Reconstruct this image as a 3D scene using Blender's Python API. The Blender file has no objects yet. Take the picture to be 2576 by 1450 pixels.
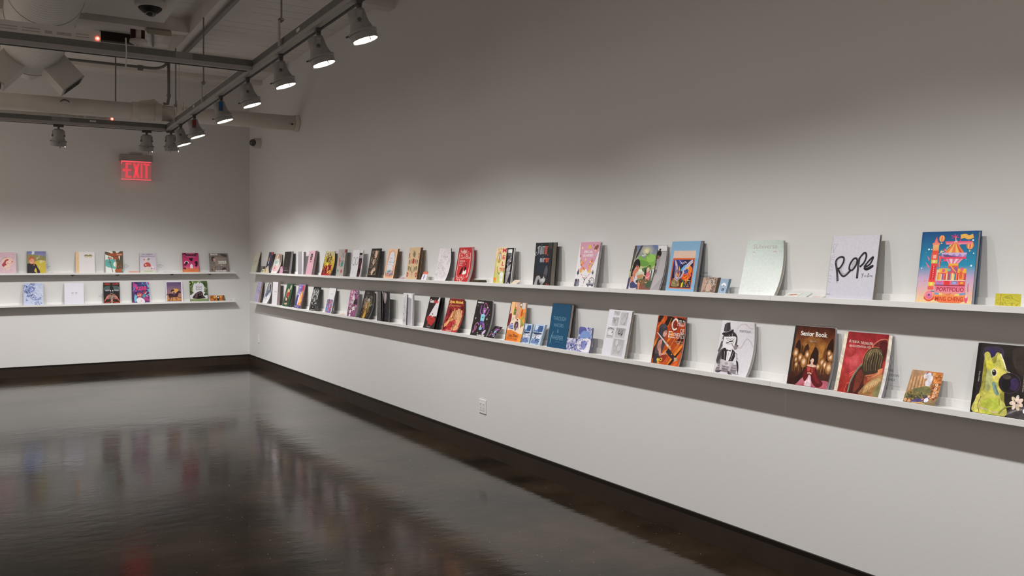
import bpy, bmesh, math, random
from mathutils import Vector, Matrix

C = bpy.context.scene.collection
R = math.radians
# ---------------------------------------------------------------- survey of the room (metres)
EYE = 1.6                      # camera height
D = 3.514                      # right wall plane, x = D
L = 13.621                     # back wall plane, y = L
CEIL = 4.254
FPX, YAW, HOR = 2188.5, 0.54547, 654.7   # focal length in pixels, heading, horizon row

def _ang(px): return math.atan((px - 1288) / FPX) + YAW
def at_y(px, y): return y * math.tan(_ang(px))          # x of a sight line where it meets the plane y
def at_x(px, x): return x / math.tan(_ang(px))          # y of a sight line where it meets the plane x
def at_z(px, py, z):                                    # point of a sight line at height z
    dep = (z - EYE) * FPX / (HOR - py)
    a = _ang(px); d = dep / math.cos(a - YAW)
    return d * math.sin(a), d * math.cos(a)
def h_at(px, py, x, y): return EYE + (HOR - py) * (x * math.sin(YAW) + y * math.cos(YAW)) / FPX

# ---------------------------------------------------------------- object helpers
def thing(name, label, cat, loc=(0, 0, 0), rotz=0.0, group=None):
    o = bpy.data.objects.new(name, None)
    o.empty_display_size = 0.05
    C.objects.link(o)
    o.location = loc
    o.rotation_euler = (0, 0, rotz)
    o['label'] = label
    o['category'] = cat
    if group: o['group'] = group
    return o

def obj(name, bm, mat, parent=None, label=None, smooth=False):
    me = bpy.data.meshes.new(name)
    bm.to_mesh(me); bm.free()
    if smooth:
        for p in me.polygons: p.use_smooth = True
    for m in (mat if isinstance(mat, (list, tuple)) else [mat]): me.materials.append(m)
    o = bpy.data.objects.new(name, me)
    C.objects.link(o)
    if parent: o.parent = parent
    if label: o['label'] = label
    return o

def struct(name, bm, mat):
    o = obj(name, bm, mat); o['kind'] = 'structure'; return o

def tag(o, label, cat, group=None):
    o['label'] = label; o['category'] = cat
    if group: o['group'] = group
    return o

def box(bm, x0, x1, y0, y1, z0, z1, bevel=0.0):
    vs = [bm.verts.new((x, y, z)) for x in (x0, x1) for y in (y0, y1) for z in (z0, z1)]
    F = [(0, 1, 3, 2), (4, 6, 7, 5), (0, 4, 5, 1), (2, 3, 7, 6), (0, 2, 6, 4), (1, 5, 7, 3)]
    fs = [bm.faces.new([vs[i] for i in f]) for f in F]
    if bevel:
        es = set(e for f in fs for e in f.edges)
        bmesh.ops.bevel(bm, geom=list(es), offset=bevel, segments=2, affect='EDGES', profile=0.5)
    return bm

def prism(bm, pts, axis, a, b):
    """extrude a 2D outline along an axis (x: pts are (y,z); y: pts are (x,z); z: pts are (x,y))"""
    def V(p, t):
        return {'x': (t, p[0], p[1]), 'y': (p[0], t, p[1]), 'z': (p[0], p[1], t)}[axis]
    A = [bm.verts.new(V(p, a)) for p in pts]; B = [bm.verts.new(V(p, b)) for p in pts]
    n = len(pts)
    bm.faces.new(A); bm.faces.new(B[::-1])
    for i in range(n): bm.faces.new([A[i], B[i], B[(i + 1) % n], A[(i + 1) % n]])
    return bm

def tube(bm, pts, r, seg=10, cap=True):
    pts = [Vector(p) for p in pts]
    rr = r if isinstance(r, (list, tuple)) else [r] * len(pts)
    rings = []
    prev = None
    for i, p in enumerate(pts):
        t = (pts[min(i + 1, len(pts) - 1)] - pts[max(i - 1, 0)]).normalized()
        if prev is None:
            u = t.orthogonal().normalized()
        else:
            u = (prev - t * prev.dot(t)).normalized()
        prev = u
        w = t.cross(u)
        rings.append([bm.verts.new(p + (u * math.cos(2 * math.pi * k / seg) + w * math.sin(2 * math.pi * k / seg)) * rr[i]) for k in range(seg)])
    for a, b in zip(rings, rings[1:]):
        for k in range(seg):
            bm.faces.new([a[k], a[(k + 1) % seg], b[(k + 1) % seg], b[k]])
    if cap:
        bm.faces.new(rings[0][::-1]); bm.faces.new(rings[-1])
    return bm

def lathe(bm, prof, seg=28, M=None, cap0=False, cap1=False):
    """prof: (radius, z) pairs turned about z"""
    rings = []
    for r, z in prof:
        rings.append([bm.verts.new((r * math.cos(2 * math.pi * k / seg), r * math.sin(2 * math.pi * k / seg), z)) for k in range(seg)])
    for a, b in zip(rings, rings[1:]):
        for k in range(seg):
            bm.faces.new([a[k], a[(k + 1) % seg], b[(k + 1) % seg], b[k]])
    if cap0: bm.faces.new(rings[0])
    if cap1: bm.faces.new(rings[-1][::-1])
    if M is not None: bmesh.ops.transform(bm, matrix=M, verts=[v for r in rings for v in r])
    bmesh.ops.recalc_face_normals(bm, faces=bm.faces[:])
    return bm

def NB(): return bmesh.new()

def dup(root, loc, rot=None, label=None):
    """a copy of a thing with copies of its parts and their sub-parts"""
    def cp(o, parent):
        c = o.copy(); C.objects.link(c); c.parent = parent
        c.matrix_parent_inverse = o.matrix_parent_inverse.copy()
        for ch in kids.get(o.name, []): cp(ch, c)
        return c
    kids = {}
    for o in list(C.objects):
        if o.parent: kids.setdefault(o.parent.name, []).append(o)
    r = cp(root, None)
    r.location = loc
    if rot is not None: r.rotation_euler = rot
    if label: r['label'] = label
    return r

# ---------------------------------------------------------------- colours and materials
def s2l(c): return c / 12.92 if c <= 0.04045 else ((c + 0.055) / 1.055) ** 2.4
def hexc(h, gain=1.0):
    h = h.lstrip('#')
    if len(h) == 3: h = ''.join(x * 2 for x in h)
    return tuple(min(0.92, s2l(int(h[i:i + 2], 16) / 255) * gain) for i in (0, 2, 4)) + (1.0,)

def mat(name, col, rough=0.5, metal=0.0, noise=0.0, nscale=30.0, bump=0.0, bscale=200.0, emit=None, estr=0.0, spec=0.5):
    m = bpy.data.materials.new(name); m.use_nodes = True
    nt = m.node_tree; b = nt.nodes['Principled BSDF']
    c = hexc(col) if isinstance(col, str) else col
    b.inputs['Base Color'].default_value = c
    b.inputs['Roughness'].default_value = rough
    b.inputs['Metallic'].default_value = metal
    b.inputs['Specular IOR Level'].default_value = spec
    tc = nt.nodes.new('ShaderNodeTexCoord')
    if noise:
        n = nt.nodes.new('ShaderNodeTexNoise'); n.inputs['Scale'].default_value = nscale; n.inputs['Detail'].default_value = 4
        nt.links.new(tc.outputs['Object'], n.inputs['Vector'])
        r = nt.nodes.new('ShaderNodeMapRange')
        r.inputs['From Min'].default_value = 0.3; r.inputs['From Max'].default_value = 0.7
        r.inputs['To Min'].default_value = 1 - noise; r.inputs['To Max'].default_value = 1 + noise
        nt.links.new(n.outputs['Fac'], r.inputs['Value'])
        mx = nt.nodes.new('ShaderNodeVectorMath'); mx.operation = 'SCALE'
        mx.inputs[0].default_value = c[:3]
        nt.links.new(r.outputs['Result'], mx.inputs['Scale'])
        nt.links.new(mx.outputs['Vector'], b.inputs['Base Color'])
    if bump:
        n2 = nt.nodes.new('ShaderNodeTexNoise'); n2.inputs['Scale'].default_value = bscale
        nt.links.new(tc.outputs['Object'], n2.inputs['Vector'])
        bp = nt.nodes.new('ShaderNodeBump'); bp.inputs['Strength'].default_value = bump; bp.inputs['Distance'].default_value = 0.002
        nt.links.new(n2.outputs['Fac'], bp.inputs['Height']); nt.links.new(bp.outputs['Normal'], b.inputs['Normal'])
    if emit:
        b.inputs['Emission Color'].default_value = hexc(emit); b.inputs['Emission Strength'].default_value = estr
    return m
# wall (r right, b back), shelf row, start along wall, width, height, bottom and top distance from wall
G = {
    'meadow': ('r', 'u', 13.164, 0.235, 0.302, 0.105, 0.022),
    'navy': ('r', 'u', 12.387, 0.212, 0.3, 0.105, 0.043),
    'pastel': ('r', 'u', 12.086, 0.251, 0.274, 0.105, 0.027),
    'blackbook': ('r', 'u', 11.532, 0.268, 0.299, 0.105, 0.067),
    'greyopen': ('r', 'u', 10.867, 0.143, 0.294, 0.105, 0.1),
    'pinkspiral': ('r', 'u', 10.563, 0.23, 0.301, 0.105, 0.049),
    'redyellow': ('r', 'u', 9.981, 0.291, 0.289, 0.105, 0.037),
    'greybirds': ('r', 'u', 9.477, 0.23, 0.308, 0.105, 0.063),
    'infinity': ('r', 'u', 9.029, 0.189, 0.296, 0.105, 0.06),
    'darkpeach': ('r', 'u', 8.53, 0.237, 0.306, 0.105, 0.049),
    'archframe': ('r', 'u', 8.097, 0.237, 0.297, 0.105, 0.047),
    'beetle': ('r', 'u', 7.56, 0.239, 0.305, 0.105, 0.058),
    'linework': ('r', 'u', 6.956, 0.21, 0.289, 0.105, 0.042),
    'reddance': ('r', 'u', 6.569, 0.223, 0.293, 0.105, 0.051),
    'bull': ('r', 'u', 5.937, 0.179, 0.284, 0.088, 0.051),
    'mirror': ('r', 'u', 5.328, 0.221, 0.312, 0.105, 0.074),
    'glasses': ('r', 'u', 4.82, 0.229, 0.307, 0.105, 0.044),
    'forest': ('r', 'u', 4.258, 0.218, 0.277, 0.1, 0.027),
    'bluebird': ('r', 'u', 3.89, 0.236, 0.295, 0.105, 0.045),
    'mint': ('r', 'u', 3.312, 0.239, 0.289, 0.105, 0.031),
    'rope': ('r', 'u', 2.754, 0.253, 0.302, 0.105, 0.047),
    'castle': ('r', 'u', 2.289, 0.247, 0.307, 0.105, 0.051),
    'greyroll': ('r', 'u', 12.794, 0.212, 0.098, 0.08, 0.057),
    'limecards': ('r', 'u', 12.616, 0.249, 0.059, 0.105, 0.076),
    'pinkcard': ('r', 'u', 11.859, 0.195, 0.098, 0.06, 0.038),
    'redcard': ('r', 'u', 7.259, 0.101, 0.08, 0.09, 0.058),
    'browndeck': ('r', 'u', 3.615, 0.112, 0.09, 0.09, 0.063),
    'umbrella': ('r', 'u', 3.477, 0.06, 0.084, 0.095, 0.065),
    'yellowcard': ('r', 'u', 1.947, 0.1, 0.055, 0.105, 0.097),
    'lavender': ('r', 'l', 12.971, 0.227, 0.303, 0.105, 0.044),
    'wolf': ('r', 'l', 12.517, 0.205, 0.299, 0.105, 0.03),
    'whitedots': ('r', 'l', 12.047, 0.249, 0.321, 0.105, 0.083),
    'green': ('r', 'l', 11.539, 0.275, 0.305, 0.105, 0.035),
    'purple': ('r', 'l', 11.033, 0.264, 0.309, 0.105, 0.032),
    'ornate': ('r', 'l', 10.433, 0.249, 0.291, 0.105, 0.037),
    'whitepic': ('r', 'l', 9.854, 0.219, 0.293, 0.105, 0.038),
    'manga': ('r', 'l', 9.122, 0.217, 0.295, 0.105, 0.056),
    'darkhair': ('r', 'l', 8.755, 0.236, 0.298, 0.105, 0.033),
    'tube': ('r', 'l', 8.303, 0.141, 0.307, 0.088, 0.081),
    'whiteopen': ('r', 'l', 7.667, 0.105, 0.306, 0.088, 0.076),
    'cone': ('r', 'l', 7.215, 0.244, 0.285, 0.088, 0.012),
    'hands': ('r', 'l', 6.8, 0.256, 0.286, 0.105, 0.021),
    'monkey': ('r', 'l', 6.284, 0.248, 0.293, 0.105, 0.033),
    'monkeycard': ('r', 'l', 6.025, 0.12, 0.092, 0.105, 0.015),
    'orange': ('r', 'l', 5.729, 0.22, 0.299, 0.105, 0.043),
    'bluerolla': ('r', 'l', 5.514, 0.105, 0.147, 0.088, 0.053),
    'bluerollb': ('r', 'l', 5.397, 0.132, 0.151, 0.088, 0.036),
    'teal': ('r', 'l', 5.145, 0.232, 0.312, 0.105, 0.049),
    'bluewhitea': ('r', 'l', 4.918, 0.12, 0.089, 0.1, 0.088),
    'bluewhiteb': ('r', 'l', 4.791, 0.147, 0.171, 0.105, 0.073),
    'sketches': ('r', 'l', 4.509, 0.237, 0.3, 0.105, 0.036),
    'elements': ('r', 'l', 4.019, 0.238, 0.288, 0.105, 0.042),
    'tophat': ('r', 'l', 3.496, 0.232, 0.289, 0.105, 0.035),
    'ballgown': ('r', 'l', 2.989, 0.238, 0.294, 0.105, 0.037),
    'embrace': ('r', 'l', 2.708, 0.233, 0.283, 0.105, 0.02),
    'autumn': ('r', 'l', 2.35, 0.143, 0.141, 0.105, 0.033),
    'dogflower': ('r', 'l', 2.048, 0.236, 0.282, 0.105, 0.04),
    'pinkface': ('b', 'u', 0.128, 0.243, 0.29, 0.105, 0.03),
    'piggy': ('b', 'u', 0.502, 0.225, 0.306, 0.105, 0.03),
    'cutout': ('b', 'u', 1.098, 0.239, 0.302, 0.105, 0.03),
    'palms': ('b', 'u', 1.473, 0.231, 0.313, 0.105, 0.03),
    'kid': ('b', 'u', 1.927, 0.221, 0.289, 0.105, 0.03),
    'magenta': ('b', 'u', 2.516, 0.228, 0.292, 0.105, 0.03),
    'grey2025': ('b', 'u', 2.904, 0.267, 0.289, 0.105, 0.03),
    'bluesketch': ('b', 'l', 0.458, 0.236, 0.301, 0.105, 0.03),
    'whiteeyes': ('b', 'l', 0.955, 0.243, 0.298, 0.105, 0.03),
    'darkfigure': ('b', 'l', 1.45, 0.21, 0.3, 0.105, 0.03),
    'comic': ('b', 'l', 1.824, 0.232, 0.303, 0.105, 0.03),
    'horse': ('b', 'l', 2.281, 0.236, 0.309, 0.105, 0.03),
    'cave': ('b', 'l', 2.619, 0.251, 0.305, 0.105, 0.03),
    'foxcard': ('b', 'l', 2.906, 0.219, 0.085, 0.105, 0.03),
}
# ================================================================ materials of the setting
WALLC = (0.745, 0.738, 0.726, 1)
M_wall = mat('wall_paint', WALLC, 0.75, noise=0.012, nscale=1.2, bump=0.12, bscale=160, spec=0.25)
M_white = mat('shelf_white', (0.80, 0.79, 0.775, 1), 0.45, noise=0.01, nscale=6, spec=0.35)
M_base = mat('baseboard_vinyl', (0.034, 0.0235, 0.017, 1), 0.5, noise=0.12, nscale=5, spec=0.2)
M_baselip = mat('baseboard_top_edge', (0.008, 0.006, 0.004, 1), 0.5, noise=0.1, nscale=5, spec=0.3)

def ceiling_material():
    m = bpy.data.materials.new('painted_boards'); m.use_nodes = True
    nt = m.node_tree; b = nt.nodes['Principled BSDF']; N = nt.nodes.new; K = nt.links.new
    tc = N('ShaderNodeTexCoord'); sp = N('ShaderNodeSeparateXYZ'); K(tc.outputs['Object'], sp.inputs[0])
    mu = N('ShaderNodeMath'); mu.operation = 'MULTIPLY'; mu.inputs[1].default_value = 1 / 0.235; K(sp.outputs['Y'], mu.inputs[0])
    fr = N('ShaderNodeMath'); fr.operation = 'FRACT'; K(mu.outputs[0], fr.inputs[0])
    lt = N('ShaderNodeMath'); lt.operation = 'LESS_THAN'; lt.inputs[1].default_value = 0.05; K(fr.outputs[0], lt.inputs[0])
    no = N('ShaderNodeTexNoise'); no.inputs['Scale'].default_value = 2.2; no.inputs['Detail'].default_value = 5; K(tc.outputs['Object'], no.inputs['Vector'])
    gt = N('ShaderNodeMath'); gt.operation = 'GREATER_THAN'; gt.inputs[1].default_value = 0.50; K(no.outputs['Fac'], gt.inputs[0])
    ml = N('ShaderNodeMath'); ml.operation = 'MULTIPLY'; K(lt.outputs[0], ml.inputs[0]); K(gt.outputs[0], ml.inputs[1])
    mx = N('ShaderNodeMix'); mx.data_type = 'RGBA'; mx.inputs[6].default_value = (0.78, 0.755, 0.72, 1); mx.inputs[7].default_value = (0.50, 0.47, 0.43, 1)
    K(ml.outputs[0], mx.inputs[0])
    n2 = N('ShaderNodeTexNoise'); n2.inputs['Scale'].default_value = 0.9; K(tc.outputs['Object'], n2.inputs['Vector'])
    mr = N('ShaderNodeMapRange'); mr.inputs['To Min'].default_value = 0.9; mr.inputs['To Max'].default_value = 1.06; K(n2.outputs['Fac'], mr.inputs['Value'])
    vm = N('ShaderNodeVectorMath'); vm.operation = 'SCALE'; K(mx.outputs[2], vm.inputs[0]); K(mr.outputs[0], vm.inputs['Scale'])
    K(vm.outputs[0], b.inputs['Base Color'])
    b.inputs['Roughness'].default_value = 0.7
    return m
M_ceil = ceiling_material()
M_joist = mat('painted_timber', (0.70, 0.665, 0.625, 1), 0.65, noise=0.05, nscale=4)

def floor_material():
    m = bpy.data.materials.new('polished_concrete'); m.use_nodes = True
    nt = m.node_tree; b = nt.nodes['Principled BSDF']; N = nt.nodes.new; K = nt.links.new
    tc = N('ShaderNodeTexCoord')
    n1 = N('ShaderNodeTexNoise'); n1.inputs['Scale'].default_value = 1.1; n1.inputs['Detail'].default_value = 9; n1.inputs['Roughness'].default_value = 0.62
    K(tc.outputs['Object'], n1.inputs['Vector'])
    cr = N('ShaderNodeValToRGB'); e = cr.color_ramp.elements
    e[0].position = 0.40; e[0].color = (0.0065, 0.0043, 0.0028, 1); e[1].position = 0.68; e[1].color = (0.043, 0.0275, 0.0170, 1)
    K(n1.outputs['Fac'], cr.inputs[0])
    # pale specks of dust and grit
    n3 = N('ShaderNodeTexVoronoi'); n3.inputs['Scale'].default_value = 16; K(tc.outputs['Object'], n3.inputs['Vector'])
    lt = N('ShaderNodeMath'); lt.operation = 'LESS_THAN'; lt.inputs[1].default_value = 0.05; K(n3.outputs['Distance'], lt.inputs[0])
    sc = N('ShaderNodeMath'); sc.operation = 'MULTIPLY'; sc.inputs[1].default_value = 0.75; K(lt.outputs[0], sc.inputs[0])
    mx = N('ShaderNodeMix'); mx.data_type = 'RGBA'; K(sc.outputs[0], mx.inputs[0]); K(cr.outputs[0], mx.inputs[6]); mx.inputs[7].default_value = (0.3, 0.27, 0.24, 1)
    K(mx.outputs[2], b.inputs['Base Color'])
    n2 = N('ShaderNodeTexNoise'); n2.inputs['Scale'].default_value = 0.7; n2.inputs['Detail'].default_value = 6; K(tc.outputs['Object'], n2.inputs['Vector'])
    mr = N('ShaderNodeMapRange'); mr.inputs['From Min'].default_value = 0.3; mr.inputs['From Max'].default_value = 0.7
    mr.inputs['To Min'].default_value = 0.06; mr.inputs['To Max'].default_value = 0.15; K(n2.outputs['Fac'], mr.inputs['Value'])
    K(mr.outputs[0], b.inputs['Roughness'])
    b.inputs['IOR'].default_value = 1.32
    b.inputs['Specular Tint'].default_value = (1.0, 0.90, 0.82, 1)
    # trowel waves: broad undulation plus a fine ripple that frays the edges of reflections
    mp = N('ShaderNodeMapping'); mp.inputs['Scale'].default_value = (1.0, 1.6, 1.0); mp.inputs['Rotation'].default_value = (0, 0, 0.5); K(tc.outputs['Object'], mp.inputs[0])
    n4 = N('ShaderNodeTexNoise'); n4.inputs['Scale'].default_value = 2.2; n4.inputs['Detail'].default_value = 2; K(mp.outputs[0], n4.inputs['Vector'])
    bp = N('ShaderNodeBump'); bp.inputs['Strength'].default_value = 0.5; bp.inputs['Distance'].default_value = 0.0026
    K(n4.outputs['Fac'], bp.inputs['Height'])
    n5 = N('ShaderNodeTexNoise'); n5.inputs['Scale'].default_value = 9; n5.inputs['Detail'].default_value = 4; n5.inputs['Roughness'].default_value = 0.6; K(mp.outputs[0], n5.inputs['Vector'])
    bq = N('ShaderNodeBump'); bq.inputs['Strength'].default_value = 0.45; bq.inputs['Distance'].default_value = 0.0022
    K(n5.outputs['Fac'], bq.inputs['Height']); K(bp.outputs['Normal'], bq.inputs['Normal']); K(bq.outputs['Normal'], b.inputs['Normal'])
    return m
M_floor = floor_material()

# ================================================================ the setting
X0, Y0 = -3.0, -5.0
struct('floor', box(NB(), X0, D + 0.15, Y0, L + 0.15, -0.1, 0.0), M_floor)
struct('ceiling', box(NB(), X0, D + 0.15, Y0, L + 0.15, CEIL, CEIL + 0.1), M_ceil)
struct('wall_right', box(NB(), D, D + 0.15, Y0, L + 0.15, 0, CEIL), M_wall)
struct('wall_back', box(NB(), X0, D, L, L + 0.15, 0, CEIL), M_wall)
def baseboard(name, right):
    hb, lip = 0.1435, 0.024
    b = NB()
    for (z0, z1, o, mi) in ((0.0, hb - lip, 0.012, 0), (hb - lip, hb, 0.013, 1)):
        n = len(b.faces)
        if right: box(b, D - o, D, Y0, L, z0, z1)
        else: box(b, X0, D - 0.013, L - o, L, z0, z1)
        b.faces.ensure_lookup_table()
        for f in b.faces[n:]: f.material_index = mi
    struct(name, b, [M_base, M_baselip])
baseboard('baseboard_right', True)
baseboard('baseboard_back', False)

# ceiling joists: long one above the lighting track, short ones across
JX0, JX1 = 1.93, 2.05
ji = [0]
def joist(x0, x1, y0, y1, zb):
    ji[0] += 1
    b = box(NB(), x0, x1, y0, y1, zb, CEIL)
    struct('trim_%d' % ji[0], b, M_joist)
joist(JX0, JX1, Y0, 11.35, 4.09)
joist(X0, JX0, 10.02, 10.16, 4.10)
joist(JX1, D, 8.05, 8.19, 4.12)
joist(X0, JX0, 8.05, 8.19, 4.12)
joist(X0, D, 11.66, 11.78, 4.12)
joist(X0, D, 12.9, 13.02, 4.20)
joist(JX1, D, 6.0, 6.14, 4.12)
joist(2.62, 2.76, Y0, 8.05, 4.16)  # added shallow joist, standing in for a soft shadow band on the ceiling
joist(X0, JX0, 6.0, 6.14, 4.12)
joist(-0.35, -0.2, Y0, 10.02, 4.12)
# ================================================================ ceiling fixtures
M_galv = mat('galvanised_steel', (0.15, 0.15, 0.14, 1), 0.5, 0.2, noise=0.12, nscale=40)
M_galv2 = mat('galvanised_steel_pale', (0.25, 0.245, 0.235, 1), 0.5, 0.2, noise=0.1, nscale=40)
M_under = mat('track_grey_paint', (0.36, 0.345, 0.32, 1), 0.55, noise=0.03, nscale=20)
M_slot = mat('black_slot', (0.004, 0.003, 0.003, 1), 0.6)
M_race = mat('white_raceway', (0.62, 0.60, 0.57, 1), 0.5, noise=0.02, nscale=10)
M_rod = mat('threaded_rod_steel', (0.22, 0.21, 0.20, 1), 0.5, 0.3, noise=0.1, nscale=60)
M_lamp = mat('lamp_grey_enamel', (0.30, 0.295, 0.28, 1), 0.5, noise=0.05, nscale=25, bump=0.1)
M_lampd = mat('lamp_dark_bracket', (0.07, 0.066, 0.06, 1), 0.5, noise=0.08, nscale=25)
M_lens = mat('lit_lens', (0.9, 0.88, 0.84, 1), 0.3, emit='#fff6e8', estr=14)
M_clipglow = mat('lamp_clip_glow', (0.5, 0.48, 0.45, 1), 0.2, emit='#fff6e8', estr=0.3)  # faint glow put into the clip, in place of spill from the lens
M_led = mat('red_led', (0.8, 0.05, 0.03, 1), 0.3, emit='#ff4a38', estr=6)
M_ledc = mat('led_core', (0.9, 0.7, 0.6, 1), 0.3, emit='#ffd8c0', estr=6)
M_blue = mat('blue_tape', (0.004, 0.09, 0.29, 1), 0.6, noise=0.05)
M_red = mat('red_tape', (0.23, 0.02, 0.012, 1), 0.6, noise=0.05)
M_pipe = mat('painted_pipe', (0.72, 0.675, 0.615, 1), 0.5, noise=0.07, nscale=3)
M_ductw = mat('painted_duct', (0.60, 0.575, 0.54, 1), 0.5, noise=0.03, nscale=5)
M_seam = mat('duct_seam', (0.30, 0.28, 0.255, 1), 0.6, noise=0.05)
M_dark = mat('dark_recess', (0.018, 0.012, 0.008, 1), 0.7, noise=0.1)
M_ink = mat('grey_print', (0.40, 0.385, 0.36, 1), 0.6, noise=0.1)

TZ = 3.2                     # underside of the lighting track
TX = 1.97
TY1, TY2 = 7.44, 11.48       # the two cross tracks
SKEW = R(2.5)                # the far cross track and the pipe run a little out of square
def ty2(x): return TY2 + (TX - x) * math.tan(SKEW)
def track(name, label, axis, fixed, a, b):
    """one straight run: galvanised channel on top of a grey track face with a black slot"""
    t = thing(name, label, 'track', ((fixed, a, TZ) if axis == 'y' else (a, fixed, TZ)), 0, 'lighting track rails')
    n = b - a
    def bx(bm, w0, w1, l0, l1, z0, z1):
        return box(bm, w0, w1, l0, l1, z0, z1) if axis == 'y' else box(bm, l0, l1, w0, w1, z0, z1)
    obj('channel', bx(NB(), -0.037, 0.037, 0, n, 0.03, 0.085), M_galv, t, 'dark galvanised steel channel')
    bm = bx(NB(), -0.039, 0.039, 0, n, 0.0, 0.032)
    obj('track_face', bm, M_under, t, 'pale grey track face')
    obj('slot', bx(NB(), 0.012, 0.03, 0.06, n - 0.03, -0.004, 0.004), M_slot, t, 'black conductor slot')
    return t
tm = track('light_track', 'long grey lighting track running above the book wall towards the corner', 'y', TX, -2.8, TY2 + 0.037)
t1 = track('light_track', 'grey cross track without lamps, nearer the camera, below the duct', 'x', TY1, X0 + 0.3, TX - 0.04)
t2 = track('light_track', 'grey cross track under the white pipe carrying two lamps', 'x', TY2, X0 + 0.3, TX - 0.04)
t2.location = (X0 + 0.3, ty2(X0 + 0.3), TZ); t2.rotation_euler = (0, 0, -SKEW)
# raceways (white wireway boxes lying on the tracks)
def raceway(parent, axis, l0, l1, w, z0, z1, led=None):
    b = box(NB(), -w, w, l0, l1, z0, z1) if axis == 'y' else box(NB(), l0, l1, -w, w, z0, z1)
    r = obj('raceway', b, M_race, parent, 'white wireway box on top of the track')
    return r
raceway(tm, 'y', 2.8 + 3.0, 2.8 + 10.9, 0.02, 0.085, 0.105)
# cross track 1 : box ends with a red indicator at px 258, 97
zt = TZ + 0.085
def led_box(t, Y, px_end, px_led, hgt):
    xe = at_y(px_end, Y) - t.location.x
    r = raceway(t, 'x', 0.3, xe, 0.035, 0.085, 0.085 + hgt)
    xl = at_y(px_led, Y) - t.location.x
    b = NB(); lathe(b, [(0.016, 0.0), (0.014, 0.006)], 14, Matrix.Translation((xl, -0.035, 0.085 + hgt * 0.32)) @ Matrix.Rotation(R(90), 4, 'X'), cap1=True, cap0=True)
    l = obj('indicator_light', b, M_led, r, 'glowing red indicator light')
    b = NB(); lathe(b, [(0.007, 0.0065), (0.006, 0.009)], 12, Matrix.Translation((xl, -0.035, 0.085 + hgt * 0.32)) @ Matrix.Rotation(R(90), 4, 'X'), cap1=True, cap0=True)
    obj('indicator_core', b, M_ledc, r)
    # printed labels
    b = NB(); x = xl - 0.06
    for k, wd in enumerate((0.09, 0.10, 0.05, 0.12, 0.12)):
        for q in range(2 if k in (0, 3, 4) else 1):
            zz = 0.085 + hgt * (0.24 + 0.24 * q)
            box(b, x - wd, x, -0.0362, -0.034, zz, zz + hgt * (0.10 if k in (0, 3, 4) else 0.26))
        x -= wd + 0.03
    obj('printed_label', b, M_ink, r, 'faint grey printed labels')
led_box(t1, TY1, 252, 244, 0.085)
led_box(t2, TY2, 288, 283, 0.055)
# hanging rods with brackets
def rod(t, x, y, ztop, bracket=True, off=(0.0, 0.0)):
    lx, ly = x - t.location.x, y - t.location.y
    zb = 0.22
    b = NB(); tube(b, [(lx, ly, zb - 0.02), (lx, ly, ztop - TZ)], 0.0075, 8)
    r = obj('hanger_rod', b, M_rod, t)
    b = NB(); box(b, lx - 0.012, lx + 0.012, ly - 0.012, ly + 0.012, zb - 0.012, zb + 0.012)
    obj('nut', b, M_rod, r)
    b = NB(); box(b, lx - 0.02, lx - 0.014, ly - 0.02, ly + 0.02, 0.02, zb + 0.01); box(b, lx - 0.02, lx + 0.02, ly - 0.02, ly + 0.02, zb - 0.004, zb + 0.004)
    obj('hanger_bracket', b, M_under, t)
for px in (708, 512, 442): rod(tm, TX - 0.045, at_x(px, TX - 0.045), 4.09)
rod(t2, at_y(293, 11.45), ty2(X0 + 0.3) - 0.01, 4.2)
rod(t1, -1.4, TY1, 4.2)
# splice plates and little white stickers
for t, y, pxs in ((t1, TY1, (440, 482)), (t2, TY2, (132, 177))):
    xa, xb = at_y(pxs[0], y) - t.location.x, at_y(pxs[1], y) - t.location.x
    obj('splice_plate', box(NB(), xa, xb, -0.0385, -0.036, 0.034, 0.084), M_galv2, t, 'paler steel splice plate')
xa, xb = at_y(227, TY2) - t2.location.x, at_y(243, TY2) - t2.location.x
obj('sticker', box(NB(), xa, xb, -0.0395, -0.036, 0.05, 0.07), M_race, t2, 'small white sticker')
for px in (749, 487):
    ya = at_x(px, TX - 0.04) + 2.8
    obj('sticker', box(NB(), -0.0395, -0.036, ya - 0.035, ya + 0.035, 0.045, 0.07), M_race, tm, 'small white sticker')
# white cable tie hanging across the first cross track
xt = at_y(317, TY1 - 0.06)
b = NB(); tube(b, [(xt, TY1 - 0.052, 3.34), (xt + 0.004, TY1 - 0.054, 3.22), (xt, TY1 - 0.052, 3.10)], 0.005, 6)
tag(obj('cable_tie', b, M_race), 'thin white cable tie looped down over the nearer cross track', 'cable tie')

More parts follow.
